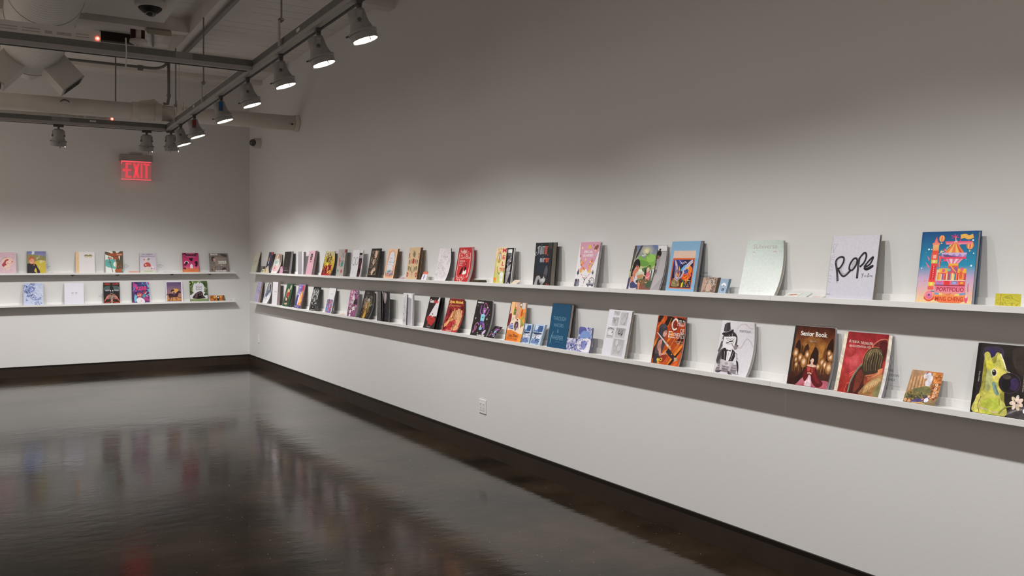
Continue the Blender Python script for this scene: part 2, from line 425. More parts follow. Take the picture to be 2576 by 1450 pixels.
# ---------------------------------------------------------------- track spotlights
def spotlight(label, loc, heading, tilt, lit=True, tape=None, aim=6.0, power=1.0, swing=0.0):
    """hangs from the underside of a track; heading = compass rotation of the yoke, tilt = lean of the can"""
    t = thing('track_spotlight', label, 'spotlight', loc, heading, 'grey track spotlights')
    # adapter on the track
    b = box(NB(), -0.018, 0.018, -0.055, 0.055, -0.022, 0.0, 0.003)
    ad = obj('track_adapter', b, M_lampd, t, 'dark track adapter')
    b = NB(); tube(b, [(0, 0, -0.02), (0, 0, -0.05)], 0.014, 12)
    obj('stem', b, M_lampd, ad)
    # yoke: two flat arms on the +y and -y side
    b = NB()
    for s in (-1, 1):
        prism(b, [(s * 0.02, -0.046), (s * 0.022, -0.052), (s * 0.066, -0.068), (s * 0.068, -0.138), (s * 0.062, -0.138), (s * 0.060, -0.072), (s * 0.018, -0.056)], 'x', -0.016, 0.016)
    box(b, -0.016, 0.016, -0.024, 0.024, -0.055, -0.045)
    bmesh.ops.recalc_face_normals(b, faces=b.faces[:])
    yo = obj('yoke', b, M_lamp, t, 'flat grey yoke arms')
    for s in (-1, 1):
        obj('pivot_screw', tube(NB(), [(0, s * 0.055, -0.125), (0, s * 0.072, -0.125)], 0.013, 10), M_lampd, yo)
    piv = Matrix.Translation((0, 0, -0.125)) @ Matrix.Rotation(tilt, 4, 'Y') @ Matrix.Diagonal((1, 1, 0.93, 1)) @ Matrix.Translation((0, 0, 0.005))
    def P(z): return z + 0.155 - 0.065
    prof = [(0.0005, -0.0), (0.050, 0.0), (0.054, -0.004), (0.058, -0.080), (0.063, -0.100), (0.079, -0.150), (0.081, -0.158)]
    b = NB(); lathe(b, [(r, z + 0.075) for r, z in prof], 28, piv)
    body = obj('lamp_body', b, M_lamp, t, smooth=True)
    b = NB(); lathe(b, [(0.079, -0.070), (0.090, -0.070), (0.091, -0.084), (0.083, -0.088), (0.084, -0.130), (0.080, -0.131), (0.079, -0.120), (0.076, -0.08)], 32, piv)
    rim = obj('bezel_ring', b, M_lamp, t)
    b = NB(); tube(b, [(-0.088, 0, -0.078), (-0.108, 0, -0.080)], 0.006, 8); bmesh.ops.transform(b, matrix=piv, verts=b.verts[:])
    obj('screw', b, M_lampd, rim)
    b = NB(); lathe(b, [(0.0005, -0.1285), (0.0785, -0.1285)], 28, piv)
    obj('lens', b, M_lens if lit else M_galv, t, 'glowing white lens' if lit else None)
    for k in (190, 290):
        x, y = 0.078 * math.cos(R(k)), 0.078 * math.sin(R(k))
        b = box(NB(), x - 0.004, x + 0.004, y - 0.004, y + 0.004, -0.152, -0.126)
        bmesh.ops.transform(b, matrix=piv, verts=b.verts[:])
        obj('lens_clip', b, M_clipglow if k == 290 else M_lampd, rim)
    if tape:
        b = box(NB(), -0.019, 0.019, -0.0705, -0.0665, -0.145, -0.058)
        obj('tape', b, M_blue if tape == 'blue' else M_red, yo, tape + ' tape on the arm')
    if lit:
        ld = bpy.data.lights.new('beam', 'SPOT')
        ld.energy = BEAM * power; ld.spot_size = R(112); ld.spot_blend = 1.0; ld.shadow_soft_size = 0.04; ld.color = (1.0, 0.985, 0.965)
        lo = bpy.data.objects.new('beam', ld); C.objects.link(lo); lo.parent = t
        lo.matrix_local = Matrix.Translation(piv @ Vector((0, 0, -0.15))) @ Matrix.Rotation(swing, 4, 'Z') @ Matrix.Rotation(tilt + R(aim), 4, 'Y')
    return t
BEAM = 84.0
TILT = -R(18)
ys = [at_x(px, TX) for px in (899, 797, 703, 620, 553, 486, 452)]
labels = ['grey track spotlight at the top edge of the photo, largest and nearest the camera',
          'second spotlight on the long track from the camera, left of the largest one',
          'third spotlight on the long track, just in front of the first cross track',
          'fourth spotlight on the long track, just past the first cross track',
          'spotlight on the long track with blue tape on its arm',
          'spotlight with a red mark on its arm beside the white pipe',
          'seventh spotlight on the long track, near its far end before the corner']
for i, y in enumerate(ys):
    spotlight(labels[i], (TX + 0.012, y, TZ - .004), -R((20, 19, 17, 15, 14, 12, 12)[i]), TILT, tape={4: 'blue', 5: 'red'}.get(i), aim=(4, 2, 5, 1, 4, 1, 2)[i], swing=R((26, 26, 26, 26, 26, 40, 48)[i]), power=(1, 1, 1, 1, 1.05, 1.3, 1.6)[i])
# further lamps of the same track, above and behind the camera
for k, y in enumerate((3.85, 3.0, 2.15, 1.3, 0.4, -0.6, -1.6)):
    spotlight('%s unseen spotlight of the long track above the frame' % ('first', 'second', 'third', 'fourth', 'fifth', 'sixth', 'seventh')[k], (TX + 0.012, y, TZ - .004), R(14), TILT, aim=(2, 3.5, 1.5, 3, 2, 2, 2)[k], power=.92)
# lamps turned to the back wall
spotlight('grey spotlight left of the exit sign, seen from behind, facing the back wall', (at_y(148, 11.5), ty2(at_y(148, 11.5)) + 0.02, TZ - .006), R(90), -R(14), aim=-8, power=1.25)
spotlight('grey spotlight just above the exit sign, seen from behind, facing the back wall', (at_y(371, 11.45), ty2(at_y(371, 11.45)) + 0.02, TZ - .006), R(90), -R(14), aim=-8, power=1.25)
spotlight('unlit-looking spotlight at the end of the long track, half hidden by its neighbour', (TX + 0.012, TY2 - 0.07, TZ), R(60), -R(12), aim=-4, power=2.0)
for k, x in enumerate((-0.55, -1.5, -2.5)):
    spotlight('%s spotlight on the far cross track beyond the left edge' % ('first', 'second', 'third', 'fourth')[k], (x, ty2(x) + 0.02, TZ - .006), R(90), -R(14), aim=-8, power=1.25)

# ---------------------------------------------------------------- big white pipe under the ceiling
PY_, PZ_, PR_ = 11.20, 3.392, 0.097
t = thing('sprinkler_pipe', 'thick white painted pipe crossing the room and ending at the book wall', 'pipe', (D, PY_, PZ_), -SKEW)
b = NB(); tube(b, [(X0 - D, 0, 0), (0, 0, 0)], PR_, 28)
obj('pipe_run', b, M_pipe, t, smooth=True)
b = NB(); tube(b, [(-0.05, 0, 0), (-0.002, 0, 0)], PR_ + 0.012, 28)
obj('wall_collar', b, M_pipe, t)
b = NB(); tube(b, [(-0.1, -PR_ + 0.004, -0.03), (-0.1, -PR_ - 0.02, -0.034)], 0.014, 8)
obj('bolt', b, M_lampd, t, 'dark bolt near the wall end')
for px in (342, 400):
    xx = at_y(px, PY_) - D
    b = NB(); tube(b, [(xx - 0.035, 0, 0), (xx + 0.035, 0, 0)], PR_ + 0.014, 28)
    obj('coupling', b, M_pipe, t, 'raised pipe coupling ring')
xe = at_y(385, PY_) - D
b = NB(); tube(b, [(xe - 0.22, 0.1, 0.02), (xe - 0.08, 0.1, 0.085), (xe + 0.02, 0.1, 0.11), (xe + 0.08, 0.1, 0.06), (xe + 0.1, 0.1, 0)], 0.07, 16)
obj('elbow', b, M_pipe, t, 'curved elbow behind the pipe', smooth=True)
xe = at_y(164, PY_) - D
b = NB(); tube(b, [(xe + 0.045 * math.cos(R(a)), -PR_ + 0.006, 0.02 + 0.035 * math.sin(R(a))) for a in range(10, 171, 20)], 0.006, 6)
obj('loop', b, M_lampd, t, 'small dark wire loop')
# clamp that holds the cable beside the long track
t = thing('beam_clamp', 'pale clamp hooked over the white pipe beside the long track', 'clamp', (at_y(451, PY_ - 0.12), PY_ - 0.12, PZ_))
b = NB(); box(b, -0.03, 0.03, -0.015, 0.015, -0.1, 0.14, 0.004); box(b, -0.05, -0.035, -0.02, 0.02, -0.02, 0.13, 0.003); box(b, 0.045, 0.065, -0.015, 0.015, -0.02, 0.12, 0.003); box(b, -0.05, 0.06, -0.01, 0.01, -0.01, 0.02)
obj('clamp_body', b, M_pipe, t)
b = NB(); tube(b, [(0, 0, 0.13), (0, 0, CEIL - PZ_)], 0.0045, 6); obj('wire', b, M_race, t)

# ---------------------------------------------------------------- duct with two side registers
DX, DZ, DR = 0.45, 3.90, 0.30
t = thing('air_duct', 'large round white spiral duct hanging at the top left', 'duct', (DX, 10.75, DZ))
b = NB()
tube(b, [(0, -6.0, 0), (0, 0, 0)], DR, 48)
obj('duct_drum', b, M_ductw, t, smooth=True)
b = NB(); tube(b, [(0, 0.0, 0.0), (0, 0.12, 0.0), (0, 0.3, -0.0), (0, 1.1, 0.0)], [DR, DR * 0.98, 0.15, 0.15], 32)
obj('reducer', b, M_ductw, t, 'narrower round end piece')
b = NB()
for k in range(46):
    y = -0.03 - k * 0.075
    lathe(b, [(DR + 0.0002, 0), (DR + 0.0016, 0.003), (DR + 0.0002, 0.006)], 48, Matrix.Translation((0, y, 0)) @ Matrix.Rotation(R(90), 4, 'X'))
sp_ = obj('spiral_seam', b, M_ductw, t, smooth=True)
for y in (-0.02, -1.55, -2.35):
    b = NB(); lathe(b, [(DR + 0.0005, -0.006), (DR + 0.005, -0.003), (DR + 0.005, 0.003), (DR + 0.0005, 0.006)], 48, Matrix.Translation((0, y, 0)) @ Matrix.Rotation(R(90), 4, 'X'))
    obj('joint_band', b, M_seam, t, 'dark joint line around the duct')
def register(s, y):
    # boot leaving the drum at 45 degrees downwards
    M = Matrix.Translation((0, y, 0)) @ Matrix.Rotation(s * R(-42), 4, 'Y')
    b = box(NB(), -0.13, 0.13, -0.19, 0.19, -0.55, -0.2, 0.004)
    bmesh.ops.transform(b, matrix=M, verts=b.verts[:])
    r = obj('register_boot', b, M_ductw, t, 'square side outlet box')
    b = box(NB(), -0.132, 0.132, -0.192, 0.192, -0.557, -0.55)
    bmesh.ops.transform(b, matrix=M, verts=b.verts[:])
    g = obj('grille', b, M_under, r, 'grey slotted grille')
    b = NB()
    for k in range(9):
        yy = -0.156 + k * 0.039
        box(b, -0.1, 0.1, yy - 0.011, yy + 0.011, -0.5605, -0.556)
    bmesh.ops.transform(b, matrix=M, verts=b.verts[:])
    obj('slots', b, M_dark, g, 'dark slots of the grille')
register(1, -0.2)
register(-1, -0.2)

# ---------------------------------------------------------------- conduits
t = thing('conduit', 'thin grey conduit crossing under the ceiling and bending down to the white pipe', 'conduit', (0, 0, 0))
cy = 11.19
zc = h_at(300, 163, at_y(300, cy), cy)
xb = at_y(422, cy)
b = NB(); pts = [(at_y(168, cy), cy, zc)] + [(xb - 0.18, cy, zc)]
for a in range(15, 91, 15): pts.append((xb - 0.18 + 0.18 * math.sin(R(a)), cy, zc + 0.0 + 0.12 * (1 - math.cos(R(a)))))
tube(b, pts, 0.017, 10)
obj('horizontal_run', b, M_rod, t, smooth=True)
zt_ = h_at(423, 166, xb, cy)
b = NB(); tube(b, [(xb + 0.01, cy, zt_ + 0.1), (xb + 0.012, cy, zt_ - 0.38), (xb + 0.0, cy, zt_ - 0.46), (xb - 0.05, cy, PZ_ + PR_ + 0.004)], 0.018, 10)
obj('drop', b, M_rod, t, smooth=True)
b = NB(); tube(b, [(xb + 0.012, cy, zt_ - 0.34), (xb + 0.012, cy, zt_ - 0.375)], 0.025, 10)
obj('coupling', b, M_rod, t)
xh = at_y(353, cy)
b = box(NB(), xh - 0.03, xh + 0.03, cy - 0.02, cy + 0.02, zc - 0.04, zc + 0.02); obj('strap', b, M_rod, t)
t = tag(obj('white_conduit', tube(NB(), [(X0, 12.2, h_at(400, 150, at_y(400, 12.2), 12.2)), (D, 12.2, h_at(400, 150, at_y(400, 12.2), 12.2))], 0.03, 12), M_pipe, smooth=True),
        'white pipe running behind the nearer cross track to the book wall', 'pipe')
b = NB(); prism(b, [(JX1 - 0.03, 4.05), (JX1 + 0.012, 4.05), (JX1 + 0.012, 4.089), (JX1 - 0.03, 4.089)], 'y', 6.5, 11.3)
tag(obj('strut_channel', b, M_rod), 'dark steel strut fixed under the long ceiling joist', 'strut')
b = NB(); x1_, y1_ = at_z(370, 105, 4.2); x2_, y2_ = at_z(392, 60, 4.2)
tube(b, [(x1_ + 0.12, y1_ + 0.35, 4.238), (x2_ + 0.02, y2_ + 0.35, 4.238)], 0.014, 8)
tag(obj('cable_bundle', b, M_rod), 'dark cables clipped to the ceiling behind the square beige box', 'cable')

# ---------------------------------------------------------------- panel with dome camera, alarm, boxes
pz = 4.10
pA = at_z(412, 58, pz); pB = at_z(448, 8, pz)
t = thing('ceiling_panel', 'flat white board under the ceiling joists beside the duct', 'panel', (0, 0, pz))
b = box(NB(), 0.83, pA[0], pA[1] - 1.9, pA[1], 0, 0.03); obj('board', b, M_race, t)
b = box(NB(), 0.83, 0.87, pA[1] - 1.9, pA[1] - 0.02, -0.012, 0.0); obj('edge_strip', b, M_joist, t)
b = NB(); box(b, 0.84, pA[0] - 0.1, pA[1] + 0.004, pA[1] + 0.01, 0.015, 0.03); obj('shadow_gap', b, M_dark, t, 'dark gap along the edge')
cx, cyy = at_z(378, 12, 4.06)
t = thing('dome_camera', 'white ceiling dome camera with black ring and clear bubble', 'camera', (cx, cyy, pz))
b = NB(); lathe(b, [(0.0005, 0.0), (0.14, 0.0), (0.145, -0.03), (0.135, -0.06), (0.108, -0.072), (0.0005, -0.073)], 40); obj('housing', b, M_race, t, smooth=True)
b = NB(); lathe(b, [(0.108, -0.071), (0.104, -0.085), (0.07, -0.115), (0.06, -0.118), (0.0005, -0.118)], 36); obj('black_ring', b, M_slot, t, 'black tapered ring', smooth=True)
M_bubble = mat('smoked_bubble', (0.05, 0.05, 0.05, 1), 0.05, spec=0.8)
b = NB(); lathe(b, [(0.058 * math.cos(R(a)), -0.112 - 0.045 * math.sin(R(a))) for a in range(0, 89, 11)] + [(0.0005, -0.157)], 28); obj('bubble', b, M_bubble, t, 'shiny dark bubble', smooth=True)
x, y = at_z(396, 76, 4.10)
t = thing('motion_sensor', 'square beige sensor box tilted under the ceiling joist', 'sensor', (x, y, 4.10), R(0))
b = box(NB(), -0.12, 0.12, -0.16, 0.16, -0.02, 0.03, 0.004); bmesh.ops.transform(b, matrix=Matrix.Rotation(R(24), 4, 'X'), verts=b.verts[:])
M_beige = mat('beige_plastic', (0.36, 0.33, 0.255, 1), 0.5, noise=0.03)
obj('cover_plate', b, M_beige, t)
b = NB(); tube(b, [(0.02, 0.05, 0.02), (0.02, 0.05, 0.13)], 0.07, 18); obj('mounting_base', b, M_beige, t)
x, y = at_z(348, 107, 4.06)
t = thing('smoke_detector', 'round cream smoke detector with a dark red strobe behind it', 'detector', (x, y, 4.06))
b = NB(); lathe(b, [(0.0005, 0.03), (0.09, 0.03), (0.095, 0.0), (0.06, -0.02), (0.03, -0.03), (0.028, -0.055), (0.0005, -0.056)], 28); obj('detector_body', b, M_pipe, t, smooth=True)
b = NB(); tube(b, [(0, 0, 0.03), (0, 0, 0.19)], 0.03, 12); obj('stem', b, M_pipe, t)
b = box(NB(), -0.08, 0.07, 0.0, 0.05, 0.03, 0.16, 0.004)
M_strobe = mat('dark_red_plastic', (0.05, 0.003, 0.003, 1), 0.4); obj('strobe_box', b, M_strobe, t, 'dark red strobe box')
xs0, ys0 = at_z(250, 101, 4.15); xs1, _ = at_z(340, 110, 4.15)
b = box(NB(), xs0, xs1, ys0 - 0.03, ys0 + 0.06, 4.15, 4.254)  # solid dark box added in place of a dark slot between the boards
tag(obj('dark_slot_bar', b, M_dark), 'long dark brown light housing recessed behind the nearer cross track', 'light housing')

# ---------------------------------------------------------------- exit sign
Ye = L - 0.09
xl, xr = at_y(301, Ye), at_y(383, Ye)
xm = (xl + xr) / 2
ztop, zmid, zbot = h_at(342, 390, xm, Ye), h_at(342, 406, xm, Ye), h_at(342, 452, xm, Ye)
t = thing('exit_sign', 'edge-lit red exit sign on the back wall', 'sign', (xm, Ye, zbot))
M_hous = mat('brushed_housing', (0.33, 0.30, 0.27, 1), 0.45, 0.3, noise=0.06, nscale=20)
hw = (xr - xl) / 2
obj('housing', box(NB(), -hw, hw, -0.04, 0.088, zmid - zbot, ztop - zbot, 0.006), M_hous, t)
obj('mounting_bracket', box(NB(), -hw * 0.35, hw * 0.35, -0.01, 0.088, ztop - zbot, ztop - zbot + 0.035, 0.004), M_under, t)
M_acr = mat('lit_acrylic', (0.50, 0.40, 0.385, 1), 0.2, emit='#c84452', estr=0.26)
pn = obj('acrylic_panel', box(NB(), -hw + 0.02, hw - 0.015, -0.004, 0.004, 0.0, zmid - zbot), M_acr, t, 'faintly glowing clear panel')
M_let = mat('lit_red_letters', (0.5, 0.02, 0.03, 1), 0.3, emit='#ff505a', estr=0.70)
M_edge = mat('lit_red_edge', (0.6, 0.05, 0.05, 1), 0.3, emit='#ff5a66', estr=0.95)
hh = zmid - zbot; w0, w1 = -hw + 0.02, hw - 0.015
b = NB()
def lr(x0, x1, z0, z1): box(b, w0 + (w1 - w0) * x0, w0 + (w1 - w0) * x1, -0.0065, -0.004, hh * z0, hh * z1)
def lp(pts): prism(b, [(w0 + (w1 - w0) * p[0], hh * p[1]) for p in pts], 'y', -0.0065, -0.004)
lr(.14, .22, .08, .9); lr(.22, .34, .80, .9); lr(.22, .33, .46, .55); lr(.22, .34, .08, .18)
lp([(.38, .9), (.47, .9), (.62, .08), (.53, .08)]); lp([(.53, .9), (.62, .9), (.47, .08), (.38, .08)])
lr(.64, .71, .08, .9); lr(.80, .88, .08, .8); lr(.735, .95, .8, .9)
lp([(.03, .49), (.10, .60), (.10, .55), (.13, .55), (.13, .43), (.10, .43), (.10, .38)])
obj('exit_letters', b, M_let, pn, 'glowing red EXIT lettering with a left arrow')
for q in ((w0, w1, -0.006, 0.004), (w0, w0 + 0.008, hh * 0.82, hh - 0.014), (w0, w1, hh - 0.014, hh)):
    obj('lit_edge', box(NB(), q[0], q[1], -0.0075, 0.006, q[2], q[3]), M_edge, pn, 'bright red lit edge')

# ---------------------------------------------------------------- wall camera and outlets
yc = at_x(638, D - 0.1); zc = h_at(638, 360, D - 0.1, yc)
t = thing('security_camera', 'small white security camera with dark lens near the corner of the walls', 'camera', (D, yc, zc))
b = NB(); tube(b, [(0, 0, 0), (-0.1, 0, 0)], 0.075, 24); obj('housing', b, M_race, t, smooth=False)
b = NB(); lathe(b, [(0.0005, 0.055)] + [(0.055 * math.sin(R(a)), 0.055 * math.cos(R(a))) for a in range(15, 166, 15)] + [(0.0005, -0.055)], 20, Matrix.Translation((-0.115, -0.03, 0.0))); obj('lens_ball', b, M_bubble, t, 'dark round lens', smooth=True)
def outlet(label, px, py, kind):
    y = at_x(px, D); z = h_at(px, py, D, y)
    w, h = (0.115, 0.115) if kind == 2 else (0.075, 0.12)
    t = thing('wall_outlet', label, 'outlet', (D, y, z), 0, 'white wall outlets')
    M_plate = M_white
    b = box(NB(), -0.007, 0.0, -w / 2, w / 2, -h / 2, h / 2, 0.003); p = obj('cover_plate', b, M_plate, t)
    b = NB()
    for s in ((-1, 1) if kind == 2 else (0,)):
        box(b, -0.0095, -0.006, s * 0.023 - 0.017, s * 0.023 + 0.017, -0.034, 0.034, 0.002)
    r = obj('receptacle', b, M_plate, t)
    b = NB()
    for s in ((-1, 1) if kind == 2 else (0,)):
        for q in (-0.016, 0.016):
            for dy in (-0.006, 0.005): box(b, -0.0100, -0.009, s * 0.023 + dy - 0.0012, s * 0.023 + dy + 0.0012, q - 0.002, q + 0.007)
            box(b, -0.0100, -0.009, s * 0.023 - 0.002, s * 0.023 + 0.002, q - 0.010, q - 0.006)
    obj('socket_holes', b, M_dark, r, 'dark plug holes')
outlet('white double outlet on the book wall below the lower shelf', 1215, 1023, 2)
outlet('small white outlet low on the book wall near the corner', 651, 853, 1)
# ================================================================ printed covers: flat ink shapes laid on the paper as coloured faces
def print_material(name, rough, spec, lo=0.93, hi=1.05, scale=90):
    m = bpy.data.materials.new(name); m.use_nodes = True
    nt = m.node_tree; b = nt.nodes['Principled BSDF']
    a = nt.nodes.new('ShaderNodeVertexColor'); a.layer_name = 'ink'
    tc = nt.nodes.new('ShaderNodeTexCoord')
    n = nt.nodes.new('ShaderNodeTexNoise'); n.inputs['Scale'].default_value = scale; n.inputs['Detail'].default_value = 5; n.inputs['Distortion'].default_value = 0.6 if scale < 80 else 0.0
    nt.links.new(tc.outputs['Object'], n.inputs['Vector'])
    r = nt.nodes.new('ShaderNodeMapRange'); r.inputs['From Min'].default_value = 0.25; r.inputs['From Max'].default_value = 0.75
    r.inputs['To Min'].default_value = lo; r.inputs['To Max'].default_value = hi
    nt.links.new(n.outputs['Fac'], r.inputs['Value'])
    s = nt.nodes.new('ShaderNodeVectorMath'); s.operation = 'SCALE'
    nt.links.new(a.outputs['Color'], s.inputs[0]); nt.links.new(r.outputs['Result'], s.inputs['Scale'])
    nt.links.new(s.outputs['Vector'], b.inputs['Base Color'])
    b.inputs['Roughness'].default_value = rough; b.inputs['Specular IOR Level'].default_value = spec
    return m
M_print = print_material('printed_cover', 0.55, 0.22)
M_gloss = print_material('glossy_cover', 0.38, 0.3)
M_paint = print_material('painted_cover', 0.5, 0.25, 0.62, 1.30, 42)
INK = 1.06
EPS = 0.00001

_glyphs = {}
def glyphs(text, style):
    """outline triangles of a line of text, scaled to a unit box"""
    k = (text, style)
    if k in _glyphs: return _glyphs[k]
    cu = bpy.data.curves.new('lettering', 'FONT'); cu.body = text; cu.resolution_u = 3
    cu.fill_mode = 'FRONT'
    if 'b' in style: cu.offset = 0.022
    if 'B' in style: cu.offset = 0.045
    if 'l' in style: cu.offset = -0.004
    if 'w' in style: cu.space_character = 1.25
    ob = bpy.data.objects.new('lettering', cu); C.objects.link(ob)
    dg = bpy.context.evaluated_depsgraph_get()
    me = bpy.data.meshes.new_from_object(ob.evaluated_get(dg))
    V = [(v.co.x, v.co.y) for v in me.vertices]
    T = [tuple(p.vertices) for p in me.polygons]
    bpy.data.objects.remove(ob); bpy.data.curves.remove(cu); bpy.data.meshes.remove(me)
    if 's' in style and V:
        # serifs wherever a stem ends on the base line, the x-height or the cap line
        ylo = min(abs(v[1]) for v in V); yv = sorted(set(round(v[1], 3) for v in V))
        base = min(yv, key=lambda q: abs(q + (0.022 if 'b' in style else 0)))
        cnt = {}
        for t in T:
            for i in range(len(t)):
                e = tuple(sorted((t[i], t[(i + 1) % len(t)]))); cnt[e] = cnt.get(e, 0) + 1
        for (a, b), c in list(cnt.items()):
            if c != 1: continue
            (xa, ya), (xb, yb) = V[a], V[b]
            wd = abs(xa - xb)
            low = abs(ya - base) < 0.012
            if abs(ya - yb) < 0.004 and 0.05 < wd < 0.24 and (low or ya > 0.45):
                x0, x1 = min(xa, xb) - 0.085, max(xa, xb) + 0.085
                if not low and ya < 0.62: x1 = max(xa, xb)
                dz = 0.05 if low else -0.05
                n = len(V); V += [(x0, ya), (x1, ya), (x1, ya + dz), (x0, ya + dz)]
                T.append((n, n + 1, n + 2, n + 3) if dz > 0 else (n + 3, n + 2, n + 1, n))
    if 'i' in style: V = [(x + 0.25 * y, y) for x, y in V]
    if V:
        xs = [v[0] for v in V]; ys_ = [v[1] for v in V]
        x0, x1, y0, y1 = min(xs), max(xs), min(ys_), max(ys_)
        V = [((x - x0) / (x1 - x0 or 1), (y - y0) / (y1 - y0 or 1)) for x, y in V]
    _glyphs[k] = (V, T)
    return V, T

def pts_of(s):
    return [tuple(float(q) for q in p.split(',')) for p in s.split()] if isinstance(s, str) else list(s)

def spline(P, closed, n=5):
    out = []; m = len(P)
    rng = range(m) if closed else range(m - 1)
    for i in rng:
        p0 = P[(i - 1) % m] if (closed or i > 0) else P[0]
        p1 = P[i]; p2 = P[(i + 1) % m]
        p3 = P[(i + 2) % m] if (closed or i + 2 < m) else P[-1]
        for k in range(n):
            t = k / n
            out.append(tuple(0.5 * (2 * p1[j] + (p2[j] - p0[j]) * t + (2 * p0[j] - 5 * p1[j] + 4 * p2[j] - p3[j]) * t * t + (3 * p1[j] - p0[j] - 3 * p2[j] + p3[j]) * t ** 3) for j in (0, 1)))
    if not closed: out.append(P[-1])
    return out

class Art:
    """draws on a cover of w x h metres; coordinates run 0..100 across and 0..100 DOWN the cover"""
    def __init__(s, w, h, bg='#ffffff', bg2=None, bg3=None, hide=True):
        s.w, s.h = w, h
        s.bm = bmesh.new(); s.col = s.bm.loops.layers.float_color.new('ink'); s.n = 0
        s.kx = 1.0; s.hid = min(0.008, h * 0.2) if hide else 0.0
        if bg3: s.r(bg, 0, 0, 100, 50, bg2); s.n -= 1; s.r(bg2, 0, 50, 100, 100, bg3)
        else: s.r(bg, 0, 0, 100, 100, bg2)
        if s.hid:                                   # the strip that stands behind the shelf lip
            c = hexc(bg3 or bg2 or bg, INK); s.n = 0
            s.face([(0, 0), (w, 0), (w, s.hid), (0, s.hid)], c); s.n = 1
    def M(s, x, y): return (x * s.kx / 100 * s.w, (1 - y / 100) * (s.h - s.hid) + s.hid)
    def face(s, P, cols):
        y = -EPS * s.n
        vs = [s.bm.verts.new((p[0], y, p[1])) for p in P]
        try: f = s.bm.faces.new(vs)
        except ValueError: return
        for i, l in enumerate(f.loops): l[s.col] = cols[i] if isinstance(cols, list) else cols
        return f
    def nxt(s): s.n += 1
    def r(s, c, x0, y0, x1, y1, c2=None):
        a, b = hexc(c, INK), hexc(c2 or c, INK)
        P = [s.M(x0, y1), s.M(x1, y1), s.M(x1, y0), s.M(x0, y0)]
        s.face(P, [b, b, a, a]); s.nxt(); return s
    def p(s, c, pts, sm=0, c2=None):
        P = pts_of(pts)
        if sm: P = spline(P, True, 5)
        P = [(min(100, max(0, x)), min(100, max(0, y))) for x, y in P]
        a = hexc(c, INK)
        if c2:
            b = hexc(c2, INK); ys_ = [q[1] for q in P]; lo, hi = min(ys_), max(ys_)
            cols = [tuple(a[j] + (b[j] - a[j]) * (q[1] - lo) / (hi - lo + 1e-6) for j in range(4)) for q in P]
        else: cols = a
        Q = [s.M(*q) for q in P]
        ar = sum(Q[i - 1][0] * Q[i][1] - Q[i][0] * Q[i - 1][1] for i in range(len(Q)))
        if ar < 0:
            Q.reverse()
            if isinstance(cols, list): cols.reverse()
        s.face(Q, cols); s.nxt(); return s
    def e(s, c, x, y, rx, ry=None, rot=0, n=20, c2=None):
        ry = rx if ry is None else ry
        a = s.w / s.h
        P = []
        for k in range(n):
            t = 2 * math.pi * k / n
            ex, ey = rx * math.cos(t), ry * math.sin(t)
            P.append((x + ex * math.cos(R(rot)) - ey * math.sin(R(rot)), y + (ex * math.sin(R(rot)) + ey * math.cos(R(rot))) * a))
        return s.p(c, P, 0, c2)
    def l(s, c, wd, pts, sm=1, taper=0):
        P = pts_of(pts)
        if sm and len(P) > 2: P = spline(P, False, 5)
        Q = [Vector(s.M(min(100, max(0, x)), min(100, max(0, y)))) for x, y in P]
        Q = [q for i, q in enumerate(Q) if i == 0 or (q - Q[i - 1]).length > 1e-6]
        if len(Q) < 2: return s
        hw = wd / 200 * s.w; a = hexc(c, INK); L_, R_ = [], []
        n = len(Q)
        for i, q in enumerate(Q):
            t = (Q[min(i + 1, n - 1)] - Q[max(i - 1, 0)])
            if t.length < 1e-9: t = Vector((1, 0))
            t.normalize(); nn = Vector((-t.y, t.x))
            k = hw * (1 - taper * i / (n - 1))
            L_.append(q + nn * k); R_.append(q - nn * k)
        for i in range(n - 1): s.face([R_[i], R_[i + 1], L_[i + 1], L_[i]], a)
        s.nxt(); return s
    def t(s, text, x0, y0, x1, y1, c, st='', skew=0.0, c2=None):
        V, T = glyphs(text, st); a = hexc(c, INK)
        b = hexc(c2, INK) if c2 else None
        P = [s.M(x0 + (x1 - x0) * v[0], y1 + (y0 - y1) * v[1] + skew * v[0]) for v in V]
        for t in T:
            cols = a if not b else [tuple(b[j] + (a[j] - b[j]) * V[i][1] for j in range(4)) for i in t]
            s.face([P[i] for i in t], cols)
        s.nxt(); return s
    def tv(s, text, x0, y0, x1, y1, c, st=''):
        """lettering turned to read down the cover"""
        V, T = glyphs(text, st); a = hexc(c, INK)
        P = [s.M(x0 + (x1 - x0) * v[1], y0 + (y1 - y0) * v[0]) for v in V]
        for t in T: s.face([P[i] for i in t], a)
        s.nxt(); return s
    def sc(s, cols, n, x0, y0, x1, y1, s0, s1, seed, asp=1.0, rot=None):
        rd = random.Random(seed)
        for k in range(n):
            x, y = rd.uniform(x0, x1), rd.uniform(y0, y1); q = rd.uniform(s0, s1)
            s.e(rd.choice(cols), x, y, q, q * asp, rd.uniform(0, 180) if rot is None else rot, 7); s.n -= 1
        s.nxt(); return s
    def sq(s, c, wd, n, x0, y0, x1, y1, size, seed, k=5):
        """n loose squiggles"""
        rd = random.Random(seed)
        for i in range(n):
            x, y = rd.uniform(x0, x1), rd.uniform(y0, y1); P = []
            for j in range(k):
                P.append((x, y)); x += rd.uniform(-size, size); y += rd.uniform(-size, size) * s.w / s.h
            s.l(c if isinstance(c, str) else rd.choice(c), wd, P); s.n -= 1
        s.nxt(); return s
